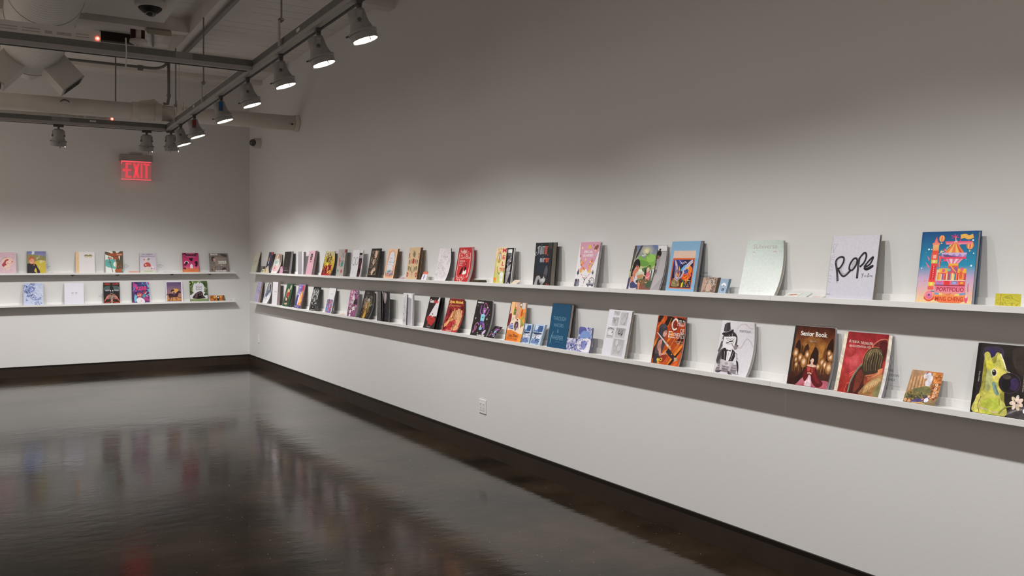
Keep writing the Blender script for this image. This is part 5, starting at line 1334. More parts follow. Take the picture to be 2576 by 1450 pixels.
def monkey_fig(a, s, ox, oy):
    def q(pts): return [(ox + x * s, oy + y * s) for x, y in pts_of(pts)]
    Pm, Pd, Cy = '#8f5aa0', '#6d3f80', '#8fd0e0'
    a.l('#b06a98', 3.4 * s, q('40,66 30,60 20,66 18,76 26,80 30,74 26,70 20,84 12,88 14,80'), 1)
    a.l(Pm, 6 * s, q('44,38 34,30 34,20'), 1).l(Pm, 2.6 * s, q('34,20 30,10'), 1).l(Pm, 2.6 * s, q('35,20 37,9'), 1).l(Pm, 5 * s, q('58,40 70,38 78,28'), 1).l(Pm, 2.4 * s, q('78,28 76,20'), 1).l(Pm, 2.4 * s, q('78,28 84,20'), 1)
    a.p(Pm, q('48,18 56,16 64,18 66,26 60,34 50,34 46,26'), 1).l('#c46a9a', 2.6 * s, q('50,16 56,4 68,8 70,18 66,24'), 1).p('#d98ac0', q('54,24 62,24 61,31 55,31'), 1).e('#f6eef4', ox + 58 * s, oy + 25 * s, 2.2 * s).e(Pd, ox + 50 * s, oy + 22 * s, 1.8 * s)
    a.p(Cy, q('44,36 62,36 64,50 60,56 46,56 42,48'), 1).e('#2a2030', ox + 54 * s, oy + 44 * s, 3 * s).p('#4a3f8c', q('44,55 60,55 58,66 44,66'), 1).l(Pm, 8 * s, q('58,60 68,64 62,72'), 1).l('#f0d9a0', 5 * s, q('54,66 50,72'), 1).p('#7fb6cc', q('46,72 60,72 62,78 52,80 46,78'), 1).l(Pm, 6 * s, q('70,66 76,78'), 1).p('#c9c0dc', q('72,84 84,78 88,82 78,92 72,90'), 1)
def a_monkey(w, h):
    a = Art(w, h, '#1c1719', '#211a1c'); a.l('#5a4f54', .6, '4,14 4,92 90,94 90,14 8,13', 0); monkey_fig(a, 1.0, 0, 4)
    for x, y, q in ((74, 20, 5), (14, 52, 5), (78, 52, 5.5), (44, 92, 4), (12, 16, 2.5), (88, 40, 2), (84, 66, 2), (68, 88, 2)): a.star('#efe6ea', x, y, q)
    a.t('Isabella Lee', 8, 4, 46, 9, '#f2ecee', 'B').t('Portfolio 2025', 44, 95.5, 90, 100, '#f2ecee', 'B'); return a
def a_monkeycard(w, h):
    a = Art(w, h, '#1c1719', '#211a1c'); monkey_fig(a, .95, 4, 4)
    for x, y, q in ((80, 24, 5), (14, 52, 5), (84, 56, 5)): a.star('#efe6ea', x, y, q)
    return a
def a_orange(w, h):
    a = Art(w, h, '#eda04c', '#ee9a44'); a.r('#2a1f1c', 0, 0, 4, 100)
    a.p('#f3c38c', '4,0 28,0 26,34 8,50 4,48').p('#e2a86c', '4,0 12,0 10,3 4,6').p('#f0d8bc', '10,36 34,32 58,40 100,52 100,80 4,78').p('#e8b2c2', '4,18 14,16 10,32 4,34')
    a.p('#dba48c', '42,0 62,0 64,26 58,40 46,44 40,36 44,20', 1).p('#c98872', '48,32 54,30 52,42 47,42', 1).r('#d6d4dc', 76, 0, 94, 16).r('#cfccd4', 36, 2, 43, 12).r('#4a4a38', 62, 0, 74, 12).p('#e8e2c0', '64,4 72,2 72,9 64,10')
    a.r('#5f7a3c', 28, 18, 42, 33).r('#48602c', 32, 12, 36, 18).r('#7a8f4c', 29, 22, 41, 26)
    a.p('#c4462c', '74,20 80,16 82,30 76,36 72,32', 1).p('#d9904a', '84,28 100,26 100,48 88,48', 1).p('#a8a850', '78,40 92,38 94,52 82,60 76,50', 1).e('#e8a44e', 92, 46, 7, 7).e('#8f9a48', 92, 56, 6, 6).e('#c4462c', 84, 60, 3, 5)
    a.p('#7e2a2a', '4,34 16,30 20,46 10,62 4,62', 1).e('#efe2c8', 28, 44, 8, 9).l('#3a302c', 1.4, '25,40 28,44 24,48', 1).l('#3a302c', 1.4, '33,39 34,45 31,48', 1)
    a.p('#4a5aa0', '14,58 34,54 42,70 10,68').l('#dfe2f0', 1.6, '14,60 36,58', 0).l('#dfe2f0', 1.6, '13,63 38,62', 0).l('#dfe2f0', 1.6, '12,66 40,66', 0)
    a.e('#c9b0bc', 56, 60, 16, 15).p('#5a3f48', '48,50 62,50 66,62 60,66 58,56 54,56 52,68 44,64', 1).e('#e8c0ac', 56, 47, 4.5, 4.5).e('#2f2428', 57, 44.6, 4, 2.4).p('#7a6a74', '50,62 60,62 58,72 50,72', 1).l('#5a4a8a', 1.2, '66,62 72,68', 1).l('#6a9a5c', 1.2, '78,60 86,66', 1)
    a.p('#e0843c', '4,74 30,72 70,78 84,84 78,100 4,100', c2='#e07a30').r('#a85a2c', 42, 79, 48, 80.4).t('Lisa Zhao', 20, 82, 76, 89.5, '#33231c', 'b').t('2024-2025 Portfolio', 14, 92, 76, 96, '#5a3a24'); return a
def a_teal(w, h):
    a = Art(w, h, '#1f4a68', '#1c506f', '#1d4f70'); C_ = '#6f96ae'
    a.t('THROUGH', 14, 29, 80, 38, C_, 'l', .006).t('WATERS', 20, 45, 72, 53, C_, 'l', .004).t('&', 43, 58, 52, 66, C_, 'l').t('WHISPERS', 18, 72, 80, 82, C_, 'l', .005).l('#8fb0c4', 2.2, '16,90 14,82 20,70 24,64', 1, .4).l(C_, .8, '12,94 18,82', 1).l('#2f6484', 1, '12,30 20,20 34,14', 1).l('#2f6484', 1, '70,88 84,86 94,76', 1).r('#4f7a94', 40, 86, 66, 87); return a
def a_bluewhite(seed, dark=1):
    def f(w, h):
        a = Art(w, h, '#c4c4e2', '#a9a8d2'); a.sc(['#6a72b4', '#8a90c8', '#e6e4f2', '#4a5498', '#b4b4dc'], 70, 2, 2, 98, 98, 3, 9, seed).sq(['#4a5498', '#6d76b8', '#f0eef8'], 1.6, 40, 4, 4, 96, 96, 14, seed + 2)
        if dark: a.p('#5d62a0', '2,4 40,0 60,14 30,26 4,30', 1).p('#7f9ad0', '30,18 70,16 96,34 60,44 10,50', 1).p('#e9e6f4', '10,50 60,46 98,52 96,98 30,96 4,80', 1).p('#8f94cc', '30,60 60,54 74,66 60,90 36,84', 1).sq(['#4a5498', '#767fc0'], 1.5, 26, 8, 52, 96, 96, 12, seed + 5)
        return a
    return f
def a_blueroll(seed):
    def f(w, h):
        a = Art(w, h, '#c2d2e4', '#b4c6dc'); a.r('#5e7fae', 8, 6, 92, 38).p('#c9d8ea', '20,8 60,10 50,26 24,30', 1).p('#3f5c90', '56,12 90,10 90,34 60,34', 1).p('#e4e6f0', '6,40 94,40 90,70 10,70').sq('#4a5a80', 1.8, 16, 12, 42, 88, 66, 14, seed).p('#2f3f60', '14,42 88,42 78,50 24,50', 1).r('#6a82b2', 10, 72, 90, 96).sq(['#dfe8f4', '#3a4f80'], 2, 14, 14, 74, 88, 94, 12, seed + 1); return a
    return f
def a_sketches(w, h):
    a = Art(w, h, '#dddce2', '#d6d5dd'); a.r('#dfdfe8', 2, 2, 38, 98)
    for x0, y0, x1, y1, c in ((24, 3, 50, 12, '#b4b2b4'), (54, 4, 86, 33, '#bdbcbe'), (22, 16, 50, 35, '#adabad'), (7, 38, 38, 62, '#c4c2c6'), (44, 38, 85, 60, '#a5a3a6'), (42, 62, 88, 98, '#b2b1b3')): a.r(c, x0, y0, x1, y1, '#c6c5c8')
    a.sq('#8a888c', .7, 7, 29, 5, 44, 10, 3, 2, 4).sq('#98969a', .7, 10, 60, 8, 78, 28, 4, 3, 4).l('#8a888c', 1.6, '80,5 82,14 76,30', 1).l('#97959a', 1, '60,26 66,30 74,29', 1).glow('#adabad', '#d2d1d4', 40, 26, 5, 12).sq('#7d7b80', .8, 8, 26, 20, 42, 31, 3, 4, 4)
    a.e('#e2e1e4', 22, 51, 11, 8).l('#55535a', 1.6, '10,42 22,40 36,43', 1).l('#77757a', 1, '10,58 24,56 34,59', 1).e('#6a686c', 30, 49, 2, 3).l('#8a888c', .8, '12,52 18,56 28,57', 1)
    a.e('#55535a', 60, 48, 4.4, 6).e('#55535a', 71, 49, 4.4, 6).e('#b5b4b8', 60, 47, 2, 3).e('#b5b4b8', 71, 47.6, 2, 3).l('#6a686c', 1, '54,42 78,42', 1).sq('#77757a', .7, 8, 56, 44, 74, 54, 3, 5, 4)
    a.e('#cfced2', 58, 70, 7, 10).e('#cccbcf', 70, 80, 8, 11).l('#8f8d92', .8, '51,70 54,64 62,64 65,71 60,78 53,76 51,70', 1).l('#8f8d92', .8, '62,80 66,73 75,73 78,82 72,90 64,88 62,80', 1).sq('#98969a', .7, 16, 48, 66, 82, 94, 4, 6, 4); return a
def a_elements(w, h):
    a = Art(w, h, '#b33c1c', '#a8421a', '#c4561e')
    for c, p in (('#2a1712', '4,0 20,0 8,14 2,12'), ('#2a1712', '36,0 60,4 44,16 34,22 28,16'), ('#c4521e', '20,2 34,4 20,20 4,28'), ('#2a1712', '70,2 100,6 84,14'), ('#e07a2a', '54,30 66,36 44,56 48,42'), ('#2a1712', '86,40 98,34 94,56 78,52'), ('#d9661f', '92,44 76,62 60,86 52,98 70,76'), ('#e8892c', '90,60 98,58 84,78 66,96 58,99 74,78'), ('#2a1712', '100,62 88,78 72,99 64,99 82,78'), ('#e07a2a', '4,52 16,46 10,60 2,66'), ('#e8902e', '40,74 62,66 52,82 30,94'), ('#2a1712', '2,70 10,60 10,80 2,92'), ('#cf5a1e', '84,84 98,72 92,99 76,99'), ('#8a2a14', '60,8 76,18 66,34 54,26')): a.p(c, p, 1)
    for p in ('24,4 14,16 4,24', '50,4 40,22', '74,40 60,60 56,70', '88,52 74,76', '64,26 52,46'): a.l('#ee9a40', 1.1, p, 1)
    # hooded fighter with sword
    a.p('#403a42', '14,46 26,42 38,56 34,74 26,92 8,96 10,70 8,58', 1).p('#5a5058', '12,62 22,58 24,84 12,90', 1)
    a.e('#4a464e', 24, 26, 15, 11.5).p('#37333a', '12,28 22,24 26,42 16,46 10,38', 1).p('#3e3a42', '18,30 36,26 40,34 36,44 22,46', 1).p('#cf9a8a', '28,34 38,30 40,38 34,44 28,42', 1).l('#2a2628', 1, '33,34 38,32', 1).p('#5b4a4a', '8,64 14,58 12,76 8,80')
    a.p('#c88e7e', '16,54 26,50 28,60 26,72 20,74 14,66', 1).l('#cf9684', 8, '24,68 28,80 34,82', 1).l('#cf9684', 6.4, '32,82 44,78 50,72', 1).e('#d39c8a', 56, 66, 4.6, 3.4)
    a.p('#d8d2d0', '4,36 8,36 54,61 50,64', 0).l('#9a9494', .8, '6,37 52,62', 0).l('#e0b23a', 2, '48,64 58,62', 0).p('#2e2a2e', '46,74 54,66 64,72 84,84 78,90 60,82', 0).p('#c9a88a', '78,84 90,84 86,88 92,88 82,92', 0).e('#f0a830', 68, 78, 1.4)
    a.p('#8a2f22', '30,84 52,80 46,94 30,96', 1).p('#3a353c', '8,84 22,80 24,100 8,100', 1).e('#e2c04a', 24, 92, 5, 4).e('#e2c04a', 34, 91, 5, 4).e('#2a1c18', 34, 91, 2.4).l('#c23a5a', 1.4, '38,88 44,90', 1).e('#c9a23a', 26, 97, 4)
    S = '#eadfd8'
    a.l(S, 4.2, '72,8 66,5 58,9 55,17 58,25 65,27 72,24', 1).r(S, 70.6, 5, 73, 11).t('HILD', 72, 7, 98, 19, S, 's').t('OF', 84, 24, 98, 33, S, 's', -.002).t('E', 46, 31, 58, 44, S, 's').t('LEMENTS', 58, 33.5, 98, 44.5, S, 's', -.005).t('SENIOR PORTFOLIO', 70, 50, 98, 52.5, '#e2b8a0').t('SPRING 2025', 78, 54, 98, 56.5, '#e2b8a0'); return a
def a_tophat(w, h):
    a = Art(w, h, '#dcd8de', '#d9d5dc', '#d4d1d8'); K_, D2, M2, Lg = '#3b363b', '#2a262a', '#7d757c', '#b9b1b8'
    a.l('#c4bdc4', 2.6, '52,46 66,50 72,40 80,32 90,36 98,46', 1).l('#cfc8ce', 3.4, '50,44 54,36 50,30 48,18 56,8 72,4 84,10 96,12', 1).l('#bdb6bd', 1, '64,48 72,42 78,33', 1)
    # hair and head
    a.p('#6d656b', '12,28 22,20 40,20 52,28 54,40 50,48 42,40 20,40 12,52 4,60 6,46', 1).p('#e6e2e6', '14,30 46,28 50,38 48,48 40,53 26,54 14,48', 1).p(K_, '12,29 20,22 34,20 48,25 52,33 46,29 30,30 16,31', 1).p('#5a5258', '10,30 14,30 12,46 4,60 2,58 8,44', 1).p('#4a4449', '50,30 54,40 52,50 48,46 50,38', 1).l('#d5ced4', .8, '24,22 30,29', 1).l('#d5ced4', .8, '36,21 38,29', 1)
    a.p(D2, '8,24 34,16 40,18 36,24 24,27 10,28', 1).p(K_, '10,8 16,4 26,3 30,16 22,21 10,21', 0).p('#575056', '14,6 18,5 18,19 13,20', 0).l('#a79fa6', 1.4, '9,23 22,21 36,16', 1)
    for x in (27, 38): a.l(K_, .8, [(x + 3.4 * math.cos(t * .7), 35.5 + 2.2 * math.sin(t * .7)) for t in range(10)], 1)
    a.l(K_, .8, '30,35 35,35', 0).l(K_, .9, '20,33 24,35', 0).l(K_, .9, '42,35 47,33', 0).l(D2, 2, '23,41 28,42 33,39 38,39 42,37', 1).l(K_, .8, '22,43 30,44 42,42 45,38', 1).e('#c9c2c8', 10, 38, 2.4, 3)
    a.l('#6a6268', 1.8, '40,44 48,50', 1).p('#8b8389', '46,48 54,44 58,46 56,52 50,54', 1).e(K_, 56, 46, 3, 1.2)
    # tailcoat
    a.p('#6a6268', '4,62 14,54 24,54 20,80 4,82', 1).p(D2, '10,62 22,52 30,60 32,78 20,78 16,68', 1).p(D2, '42,54 52,58 54,68 48,78 38,78 42,66', 1).p('#e8e4e8', '28,52 42,54 42,64 38,76 32,76 30,62', 1).p(K_, '28,54 34,56 40,55 40,58 34,57 28,58', 0).l('#8d858b', .8, '35,60 35,74', 0).p('#4a4449', '2,76 12,60 16,64 8,80', 1).l('#d8d2d8', .8, '22,58 26,76', 1).l('#d8d2d8', .8, '48,58 44,74', 1)
    # crate, legs, shoes, umbrella
    a.p('#a39aa1', '8,82 66,82 70,92 10,90').p('#8a8188', '6,90 68,92 68,98 4,96').l(K_, .8, '8,82 66,82', 0).l(K_, .8, '6,90 68,92', 0).l(K_, .8, '10,86 66,88', 0).l(K_, .7, '30,82 30,96', 0).l(K_, .7, '52,83 54,97', 0)
    a.p('#c9c2c8', '16,74 34,76 52,76 50,84 36,86 18,82', 1).l('#c2bac0', 7, '18,78 20,94', 1).l('#bab2b8', 7, '50,78 46,94', 1).l('#7a727a', .8, '15,78 17,94', 1).l('#7a727a', .8, '54,78 50,94', 1).e('#a59da3', 34, 81, 5, 3)
    a.p('#554d54', '4,97 22,94 22,97 12,99.5', 1).p('#554d54', '42,94 50,96 58,100 46,100', 1)
    a.p(D2, '60,74 66,76 72,88 74,98 68,88', 1).l(K_, 1.2, '54,60 58,62 62,74', 1).l(K_, 1, '60,70 64,70', 0).l('#77707a', .7, '58,97.5 78,97.5', 0)
    a.t('PORTFOLIO', 58, 16, 90, 20, '#4a454b', '').t('SPRING 2025', 62, 98, 76, 99, '#8d878d'); return a
def a_ballgown(w, h):
    a = Art(w, h, '#4a1f14', '#7a4522', '#5a2a1a'); a.r('#2c2826', 0, 0, 5.5, 100)
    a.r('#421c12', 5.5, 0, 100, 22, '#6e3a1e').r('#6e3a1e', 5.5, 22, 100, 50, '#8a5628').r('#8a5628', 5.5, 50, 100, 78, '#4d2a1a').r('#4d2a1a', 5.5, 78, 100, 100, '#3a1c14')
    a.glow('#7b4822', '#b9803c', 52, 26, 26, 12).glow('#7d4a24', '#c08a44', 36, 32, 14, 10).glow('#7d4a24', '#b37c3c', 72, 32, 16, 11)
    for c, p in (('#2c160e', '8,36 16,24 22,40 18,66 10,68'), ('#2c160e', '86,28 97,20 98,70 88,66 82,46'), ('#3c2012', '30,40 38,30 43,44 40,76 30,74'), ('#54300f', '24,34 29,40 28,70 22,66'), ('#2e180e', '47,50 50,38 57,34 64,40 67,52 64,76 50,74'), ('#a66c30', '43,40 52,30 55,34 48,50 46,66'), ('#b0763a', '66,38 78,34 76,48 74,70 70,62'), ('#6a3c1a', '78,40 84,36 84,64 79,66'), ('#8f5a28', '32,26 52,22 72,26 60,30 52,28 42,31')): a.p(c, p, 1)
    for x, y, q in ((11, 47, 5), (24, 54, 4.4), (34, 60, 6), (40, 48, 4.4), (17, 66, 3.4), (77, 58, 4.4), (84, 62, 4), (94, 66, 6), (94, 48, 5), (90, 42, 3.4), (69, 66, 3.4), (14, 58, 3)): a.glow('#74441f', '#f2b878', x, y, q * 1.5, q * 2.2).glow('#d89a5c', '#fff6e4', x, y, q * .75, q * 1.05)
    for x in (14, 24, 34, 77, 84, 94): a.l('#e8a860', .8, [(x, 66), (x + .5, 80)], 0, 1)
    a.p('#4a2618', '6,80 40,84 100,78 100,100 6,100', 1, c2='#2e1510').p('#2e1712', '18,90 28,82 40,70 46,74 46,88 34,96 22,97', 1)
    a.p('#c9808a', '22,100 38,86 46,80 52,80 64,86 98,90 100,100 24,100', 1, c2='#b25c6c').p('#e6ccd4', '47,82 54,80 61,100 46,100', 1).p('#c9a0ae', '50,84 52,84 50,100 48,100').p('#b05a6a', '70,90 98,88 98,100 76,100', 1).l('#8a4250', .8, '36,90 32,99', 0).l('#8a4250', .8, '42,86 40,99', 0)
    a.p('#5e1418', '40,72 50,68 51,82 45,92 38,86', 1).p('#5a1218', '58,67 66,70 73,82 88,92 82,99 68,97 58,86', 1).p('#7a1c20', '62,72 68,80 80,92 72,92 62,82', 1).p('#8f2a2a', '44,67 63,67 61,76 55,81 48,78', 1).p('#c24e44', '46,67 53,68 51,75 46,74', 1).l('#c9a24a', 1.2, '56,70 58,76', 1).l('#3a0c10', .8, '44,66 54,69 64,66', 1)
    a.p('#e2b8a4', '43,66 50,63.5 60,63.5 66,66 56,68', 1).p('#dcae9a', '51.5,58 56.5,58 57,65 51,65').e('#e8c2b0', 53.6, 56, 4.6, 5.2).p('#24100e', '48,55 51,50.6 57,50.8 60,55 59,62 57.6,60 57.4,55 53,53.4 49.4,56.6', 1).l('#e2b8a4', 2.2, '47,78.5 52,77.6 57,79', 1).l('#5a2a24', .6, '51,55.6 53,55.8', 0).l('#5a2a24', .6, '54.6,55.9 56.2,55.8', 0).l('#a04a44', .8, '52.2,58.8 54.6,58.8', 0)
    S = '#efe8e2'; a.t('Senior Book', 17, 8.5, 83, 16.5, S, 'bs').t('Claire Hu', 42, 22.5, 58, 26, '#c9b0a0', 's'); return a
def a_embrace(w, h):
    a = Art(w, h, '#7e1a20', '#b8303a', '#a8322a')
    a.r('#861c22', 8, 0, 100, 26, '#a42a30').r('#a42a30', 8, 26, 100, 62, '#b23a34').r('#b23a34', 8, 62, 100, 100, '#93241e').glow('#ab2f34', '#d65c60', 34, 48, 28, 30).glow('#aa2e32', '#c24a48', 20, 30, 14, 14)
    # far head, dark back, near head, shoulder
    a.p('#c9705a', '66,22 76,12 86,8 99,8 99,14 86,13 74,26', 1).p('#6e2420', '70,23 77,14 86,10 99,11 99,42 84,40', 1).p('#57181a', '84,14 98,13 98,36 86,34', 1)
    a.p('#56231c', '31,100 33,80 40,66 50,53 62,48 70,60 70,80 64,100', 1, c2='#3c1612').l('#6a7460', 3.2, '32,99 34,80 43,62 55,49', 1).l('#8d9078', 1, '31,99 33,80 42,61 54,48', 1).p('#6e2f22', '44,70 54,60 60,70 54,90 44,98', 1)
    a.p('#3a2c1e', '52,56 53,38 60,28 72,22.5 84,23 93,30 95,40 94,54 88,62 74,66 60,68', 1)
    a.p('#5c4c34', '55,38 62,29 74,24 86,25 91,32 86,34 76,30 68,36 60,50 56,54', 1).p('#84734e', '62,31 70,26 78,25 84,28 78,30 70,32 64,40', 1)
    for k in range(16):
        t = k / 15; x = 57 + 36 * t
        a.l(['#8f7c56', '#5c4c34', '#a8946a', '#2a1f15'][k % 4], 1.0, [(66 + 18 * t, 25.5 + 2 * abs(t - .4)), (x + 1, 36), (x - 1 + t * 2, 50), (x + 2, 58 + 4 * (1 - t))], 1, .6)
    a.l('#d8764e', 1, '52,54 53,38 60,27.5 72,22 84,22.6', 1)
    a.p('#c47a52', '62,70 72,67 84,64 95,57 98,63 86,72 74,76 66,80', 1, c2='#a85c3a').p('#d98a5e', '88,58 97,55 96,62 90,63', 1).l('#5e2418', 1.1, '68,69.5 72,70.5 76,69', 1).p('#8a3e28', '62,71 69,72 70,80 64,84', 1).l('#e0a070', 1, '80,70 92,63', 1)
    a.p('#b48a58', '58,100 61,91 72,79 88,70 100,66 100,100', 1, c2='#9a6e42').p('#c8a26e', '68,86 84,74 96,71 95,78 78,90 66,97', 1).p('#d0ac7a', '80,80 94,73 92,78 80,86', 1).p('#7c7a50', '93,82 100,77 100,100 88,100', 1)
    for k in range(7): a.l('#94693e', .9, [(64 + k * 5, 97 - k * 1.4), (68 + k * 4.6, 90 - k * 2.4)], 1)
    a.l('#d8634e', 1.6, '28,70 38,64', 1).l('#d8634e', 1.4, '28,74 38,68', 1).l('#d8634e', 1.2, '24,100 26,86 32,84', 1)
    a.r('#e3d8c2', 0, 0, 8, 100)
    S = '#ecdcd0'; a.t('A', 13, 13, 18, 17.6, S, 's').t('YESHA', 18.2, 14, 38, 18, S, 's', -.001).t('N', 41, 14.4, 47, 19, S, 's').t('USRATH', 47.2, 15.2, 68, 19.3, S, 's', -.001).t('BFA ILLUSTRATION 2025', 16, 21.5, 64, 25, S, 's', -.002); return a
def a_autumn(w, h):
    a = Art(w, h, '#b58a66', '#c08a58', '#7a6a48'); a.p('#a8825e', '0,4 24,0 30,60 0,70', 1)
    for k in range(14): a.l(['#c79a70', '#a07048', '#d0a87c', '#94683e'][k % 4], 3, [(6 + k * 5, 14 + (k % 3) * 4), (8 + k * 5, 66)], 1)
    a.p('#c9793c', '50,0 100,4 100,60 78,70 76,30 60,14', 1).e('#b85f2c', 88, 20, 8, 8).e('#d48a4c', 84, 40, 7, 9).sc(['#c9793c', '#b3622c', '#dc9a58', '#8a4a24'], 60, 72, 6, 98, 86, 2, 6, 3)
    a.p('#d6d2d8', '42,12 54,4 68,8 72,26 62,42 54,36 56,22 46,24', 1).p('#cfccd6', '52,30 70,26 68,44 56,46', 1).l('#6d6496', 3, '48,10 54,3', 1).l('#6d6496', 3, '64,4 68,12', 1)
    a.p('#6d6a3c', '10,66 60,46 76,62 70,80 10,84', 1).p('#47482e', '0,74 40,78 70,74 70,84 0,86', 1).sc(['#5a5a34', '#8a7a44', '#3a3c26', '#a0803c'], 60, 2, 66, 76, 96, 2, 5, 8)
    a.p('#46386e', '26,94 44,86 60,84 60,92 34,100 26,100', 1).p('#3a2f58', '62,78 78,74 76,90 66,92', 1).e('#d9a88a', 75, 76, 4).p('#dcd6e0', '64,86 72,80 78,88 72,94 66,94', 1).l('#d98a5a', 3, '56,88 62,84', 1).e('#d99a6a', 6, 94, 5).e('#d99a6a', 18, 96, 5).p('#c9a05e', '30,98 60,96 70,100 30,100', 1)
    for k, y in enumerate((36, 48, 60, 72)): a.l('#e3c9b0', 2, [(86 - k * .5, y), (91, y + 1), (90, y + 6), (85, y + 5), (86, y)], 1)
    return a
def a_dogflower(w, h):
    a = Art(w, h, '#2b2420', '#241e1c', '#2a2424'); a.r('#171415', 0, 0, 5, 100)
    a.p('#3c3344', '10,6 40,4 44,22 16,26', 1).p('#33295a', '18,8 30,8 30,18 20,18', 1).p('#4a4446', '64,90 100,80 100,100 64,100', 1).l('#7d777a', 3, '62,96 80,88 100,86', 1).p('#3a302a', '60,4 100,8 100,40 70,36', 1)
    a.kx = 0.86
    Y1, Y2, Y3, Yd = '#c9c35c', '#d8d04a', '#b4b878', '#8a9a5c'
    # body, neck, head with two ears
    a.p(Y1, '6,100 8,80 14,72 22,66 26,54 24,40 18,26 14,16 18,12 24,13 30,22 33,27 38,26 36,18 38,12 44,12 50,18 56,30 62,38 72,40 82,46 84,56 78,64 64,66 54,70 58,78 66,82 68,100', 1)
    a.p('#e0d468', '34,34 46,30 56,36 66,42 58,48 44,54 36,46', 1).p(Y2, '20,26 28,24 36,32 30,36 22,34', 1).p('#d8d26a', '40,14 46,15 52,26 46,30 40,22', 1).p(Y3, '24,40 32,40 36,58 30,68 24,62', 1).p('#b7c04a', '22,82 44,76 58,82 54,98 26,98', 1).p('#e2d872', '8,78 16,74 16,98 8,98', 1).p('#c4c46a', '58,80 66,84 67,100 60,100', 1)
    a.p('#7f9a8e', '36,56 42,54 50,66 52,72 44,70', 1).l('#5f7a72', 1.6, '42,58 48,66 52,70', 1).l('#f0ead0', 2, '46,13 54,24 62,36 74,40', 1).l('#5a5a2c', .9, '18,76 14,88 18,99', 1).l('#5a5a2c', .9, '54,76 56,86', 1).l('#5a5a2c', 1.2, '60,34 66,38', 1)
    a.e('#f4f0e0', 38, 40.5, 5.6, 6.6, -15).e('#5a5038', 38, 40.5, 4.4, 5.6, -15).e('#1d1816', 38, 40.5, 3.2, 4.6, -15).e('#fff', 37, 38.5, 1)
    a.e('#4a3a44', 70, 53, 21.5, 17.6).e('#241c22', 70, 53, 20.3, 16.6).e('#3a2a50', 79, 54, 8.6, 11).e('#191518', 64, 55, 9, 10).e('#4a3f38', 64, 44.5, 8, 4)
    a.l('#d8b8ac', 1.6, '17,91 22,93 28,93 34,95', 1).l('#d8b8ac', 1.6, '40,95 46,97 54,95', 1).l('#d8b8ac', 1, '22,93 24,95', 0).l('#d8b8ac', 1, '46,97 48,94', 0)
    a.l('#9a9a4c', 1.8, '56,97 66,88 82,84', 1).l('#3c3a1c', .6, '57,98 67,89 82,85', 1)
    for t in range(7): a.e(['#e6cfc0', '#dcc8a8', '#ead8cc'][t % 3], 88 + 7.4 * math.cos(t * .9 + .3), 79 + 5.8 * math.sin(t * .9 + .3), 6.4, 3.4, t * 51.6 + 17)
    a.e('#2e1f1c', 87.6, 79, 1.6).l('#3a2a24', .7, '87,79 82,75', 0).l('#3a2a24', .7, '87,79 94,80', 0).l('#3a2a24', .7, '87,79 88,86', 0)
    a.kx = 1.0; a.tv('Miles Kellier', 7, 41, 9.4, 56, '#d8d0c4').tv('AND OTHER SELECTED WORKS', 82, 37, 84.4, 63, '#b9b0a4').t('&', 87, 80, 97, 92, '#ece6ea', 'B')
    return a

# ------------------------------------------------ back wall
def a_pinkface(w, h):
    a = Art(w, h, '#d3b4c0', '#d8bcc4'); a.sq(['#b894a8', '#c4a2b4'], 1, 40, 10, 4, 96, 30, 6, 3).e('#e3bfb0', 58, 44, 28, 24).p('#a8454c', '40,48 52,34 64,34 60,50 50,66 38,68 32,60', 1).e('#e8c8b8', 66, 50, 16, 14).p('#c05a5c', '78,44 84,40 82,50', 1).l('#b0484e', 2, '56,50 66,54', 1).l('#b0484e', 1.6, '70,54 80,52', 1).p('#e8c8b8', '44,66 64,60 70,78 50,84', 1).l('#9a8a7c', 2, '24,46 34,30 56,24', 1).sq('#c49ab0', .9, 20, 20, 70, 96, 98, 6, 6); return a
def a_piggy(w, h):
    a = Art(w, h, '#7478a8', '#7f8a58', '#c2ae34'); a.r('#6c72a6', 0, 0, 100, 20, '#8c88b0').p('#cfd8e2', '26,0 40,0 38,12 24,16').p('#8e8a50', '0,18 40,16 100,26 100,48 0,48', 1).p('#c8b440', '40,48 100,46 100,96 60,98', 1)
    a.p('#2c2430', '0,60 20,56 44,58 56,74 66,100 0,100', 1).p('#c8b440', '46,76 38,86 40,94 52,94', 1).p('#d99a7c', '12,34 34,30 38,48 28,58 14,54', 1).p('#b5644a', '8,44 10,28 24,22 38,28 44,44 40,50 36,36 22,34', 1).l('#d98a4a', 4, '38,50 36,66', 1).l('#5a2f28', 1, '18,44 24,44', 1).l('#f0d8c8', 2, '20,52 28,52', 1)
    C_ = '#e8e6e0'; a.l(C_, 1.6, '52,38 52,28 58,28 56,33 52,33', 1).l(C_, 1.6, '64,18 64,30', 0).l(C_, 1.6, '72,42 68,42 68,50 74,46 74,54 68,54', 1).l(C_, 1.6, '80,40 76,44 80,50 84,44', 1).l(C_, 1.4, '86,42 90,48 92,40', 1).l(C_, 1.2, '66,66 66,78', 1).e('#d8b0b8', 50, 98, 5, 2); return a
def a_cutout(w, h):
    a = Art(w, h, '#e9c9a0', '#e4c092'); a.r('#e3dee0', 17, 0, 100, 100, '#dcd8da').e('#8a7a4c', 55, 19, 11, 8).e('#8a7a4c', 76, 19, 11, 8).e('#c9c0a4', 55, 23, 10.5, 6).e('#c9c0a4', 76, 23, 10.5, 6); a.l('#a86a4c', 1, '12,84 8,78 13,74 8,70 12,64 9,56 12,48 8,40 12,30 9,22', 1); return a
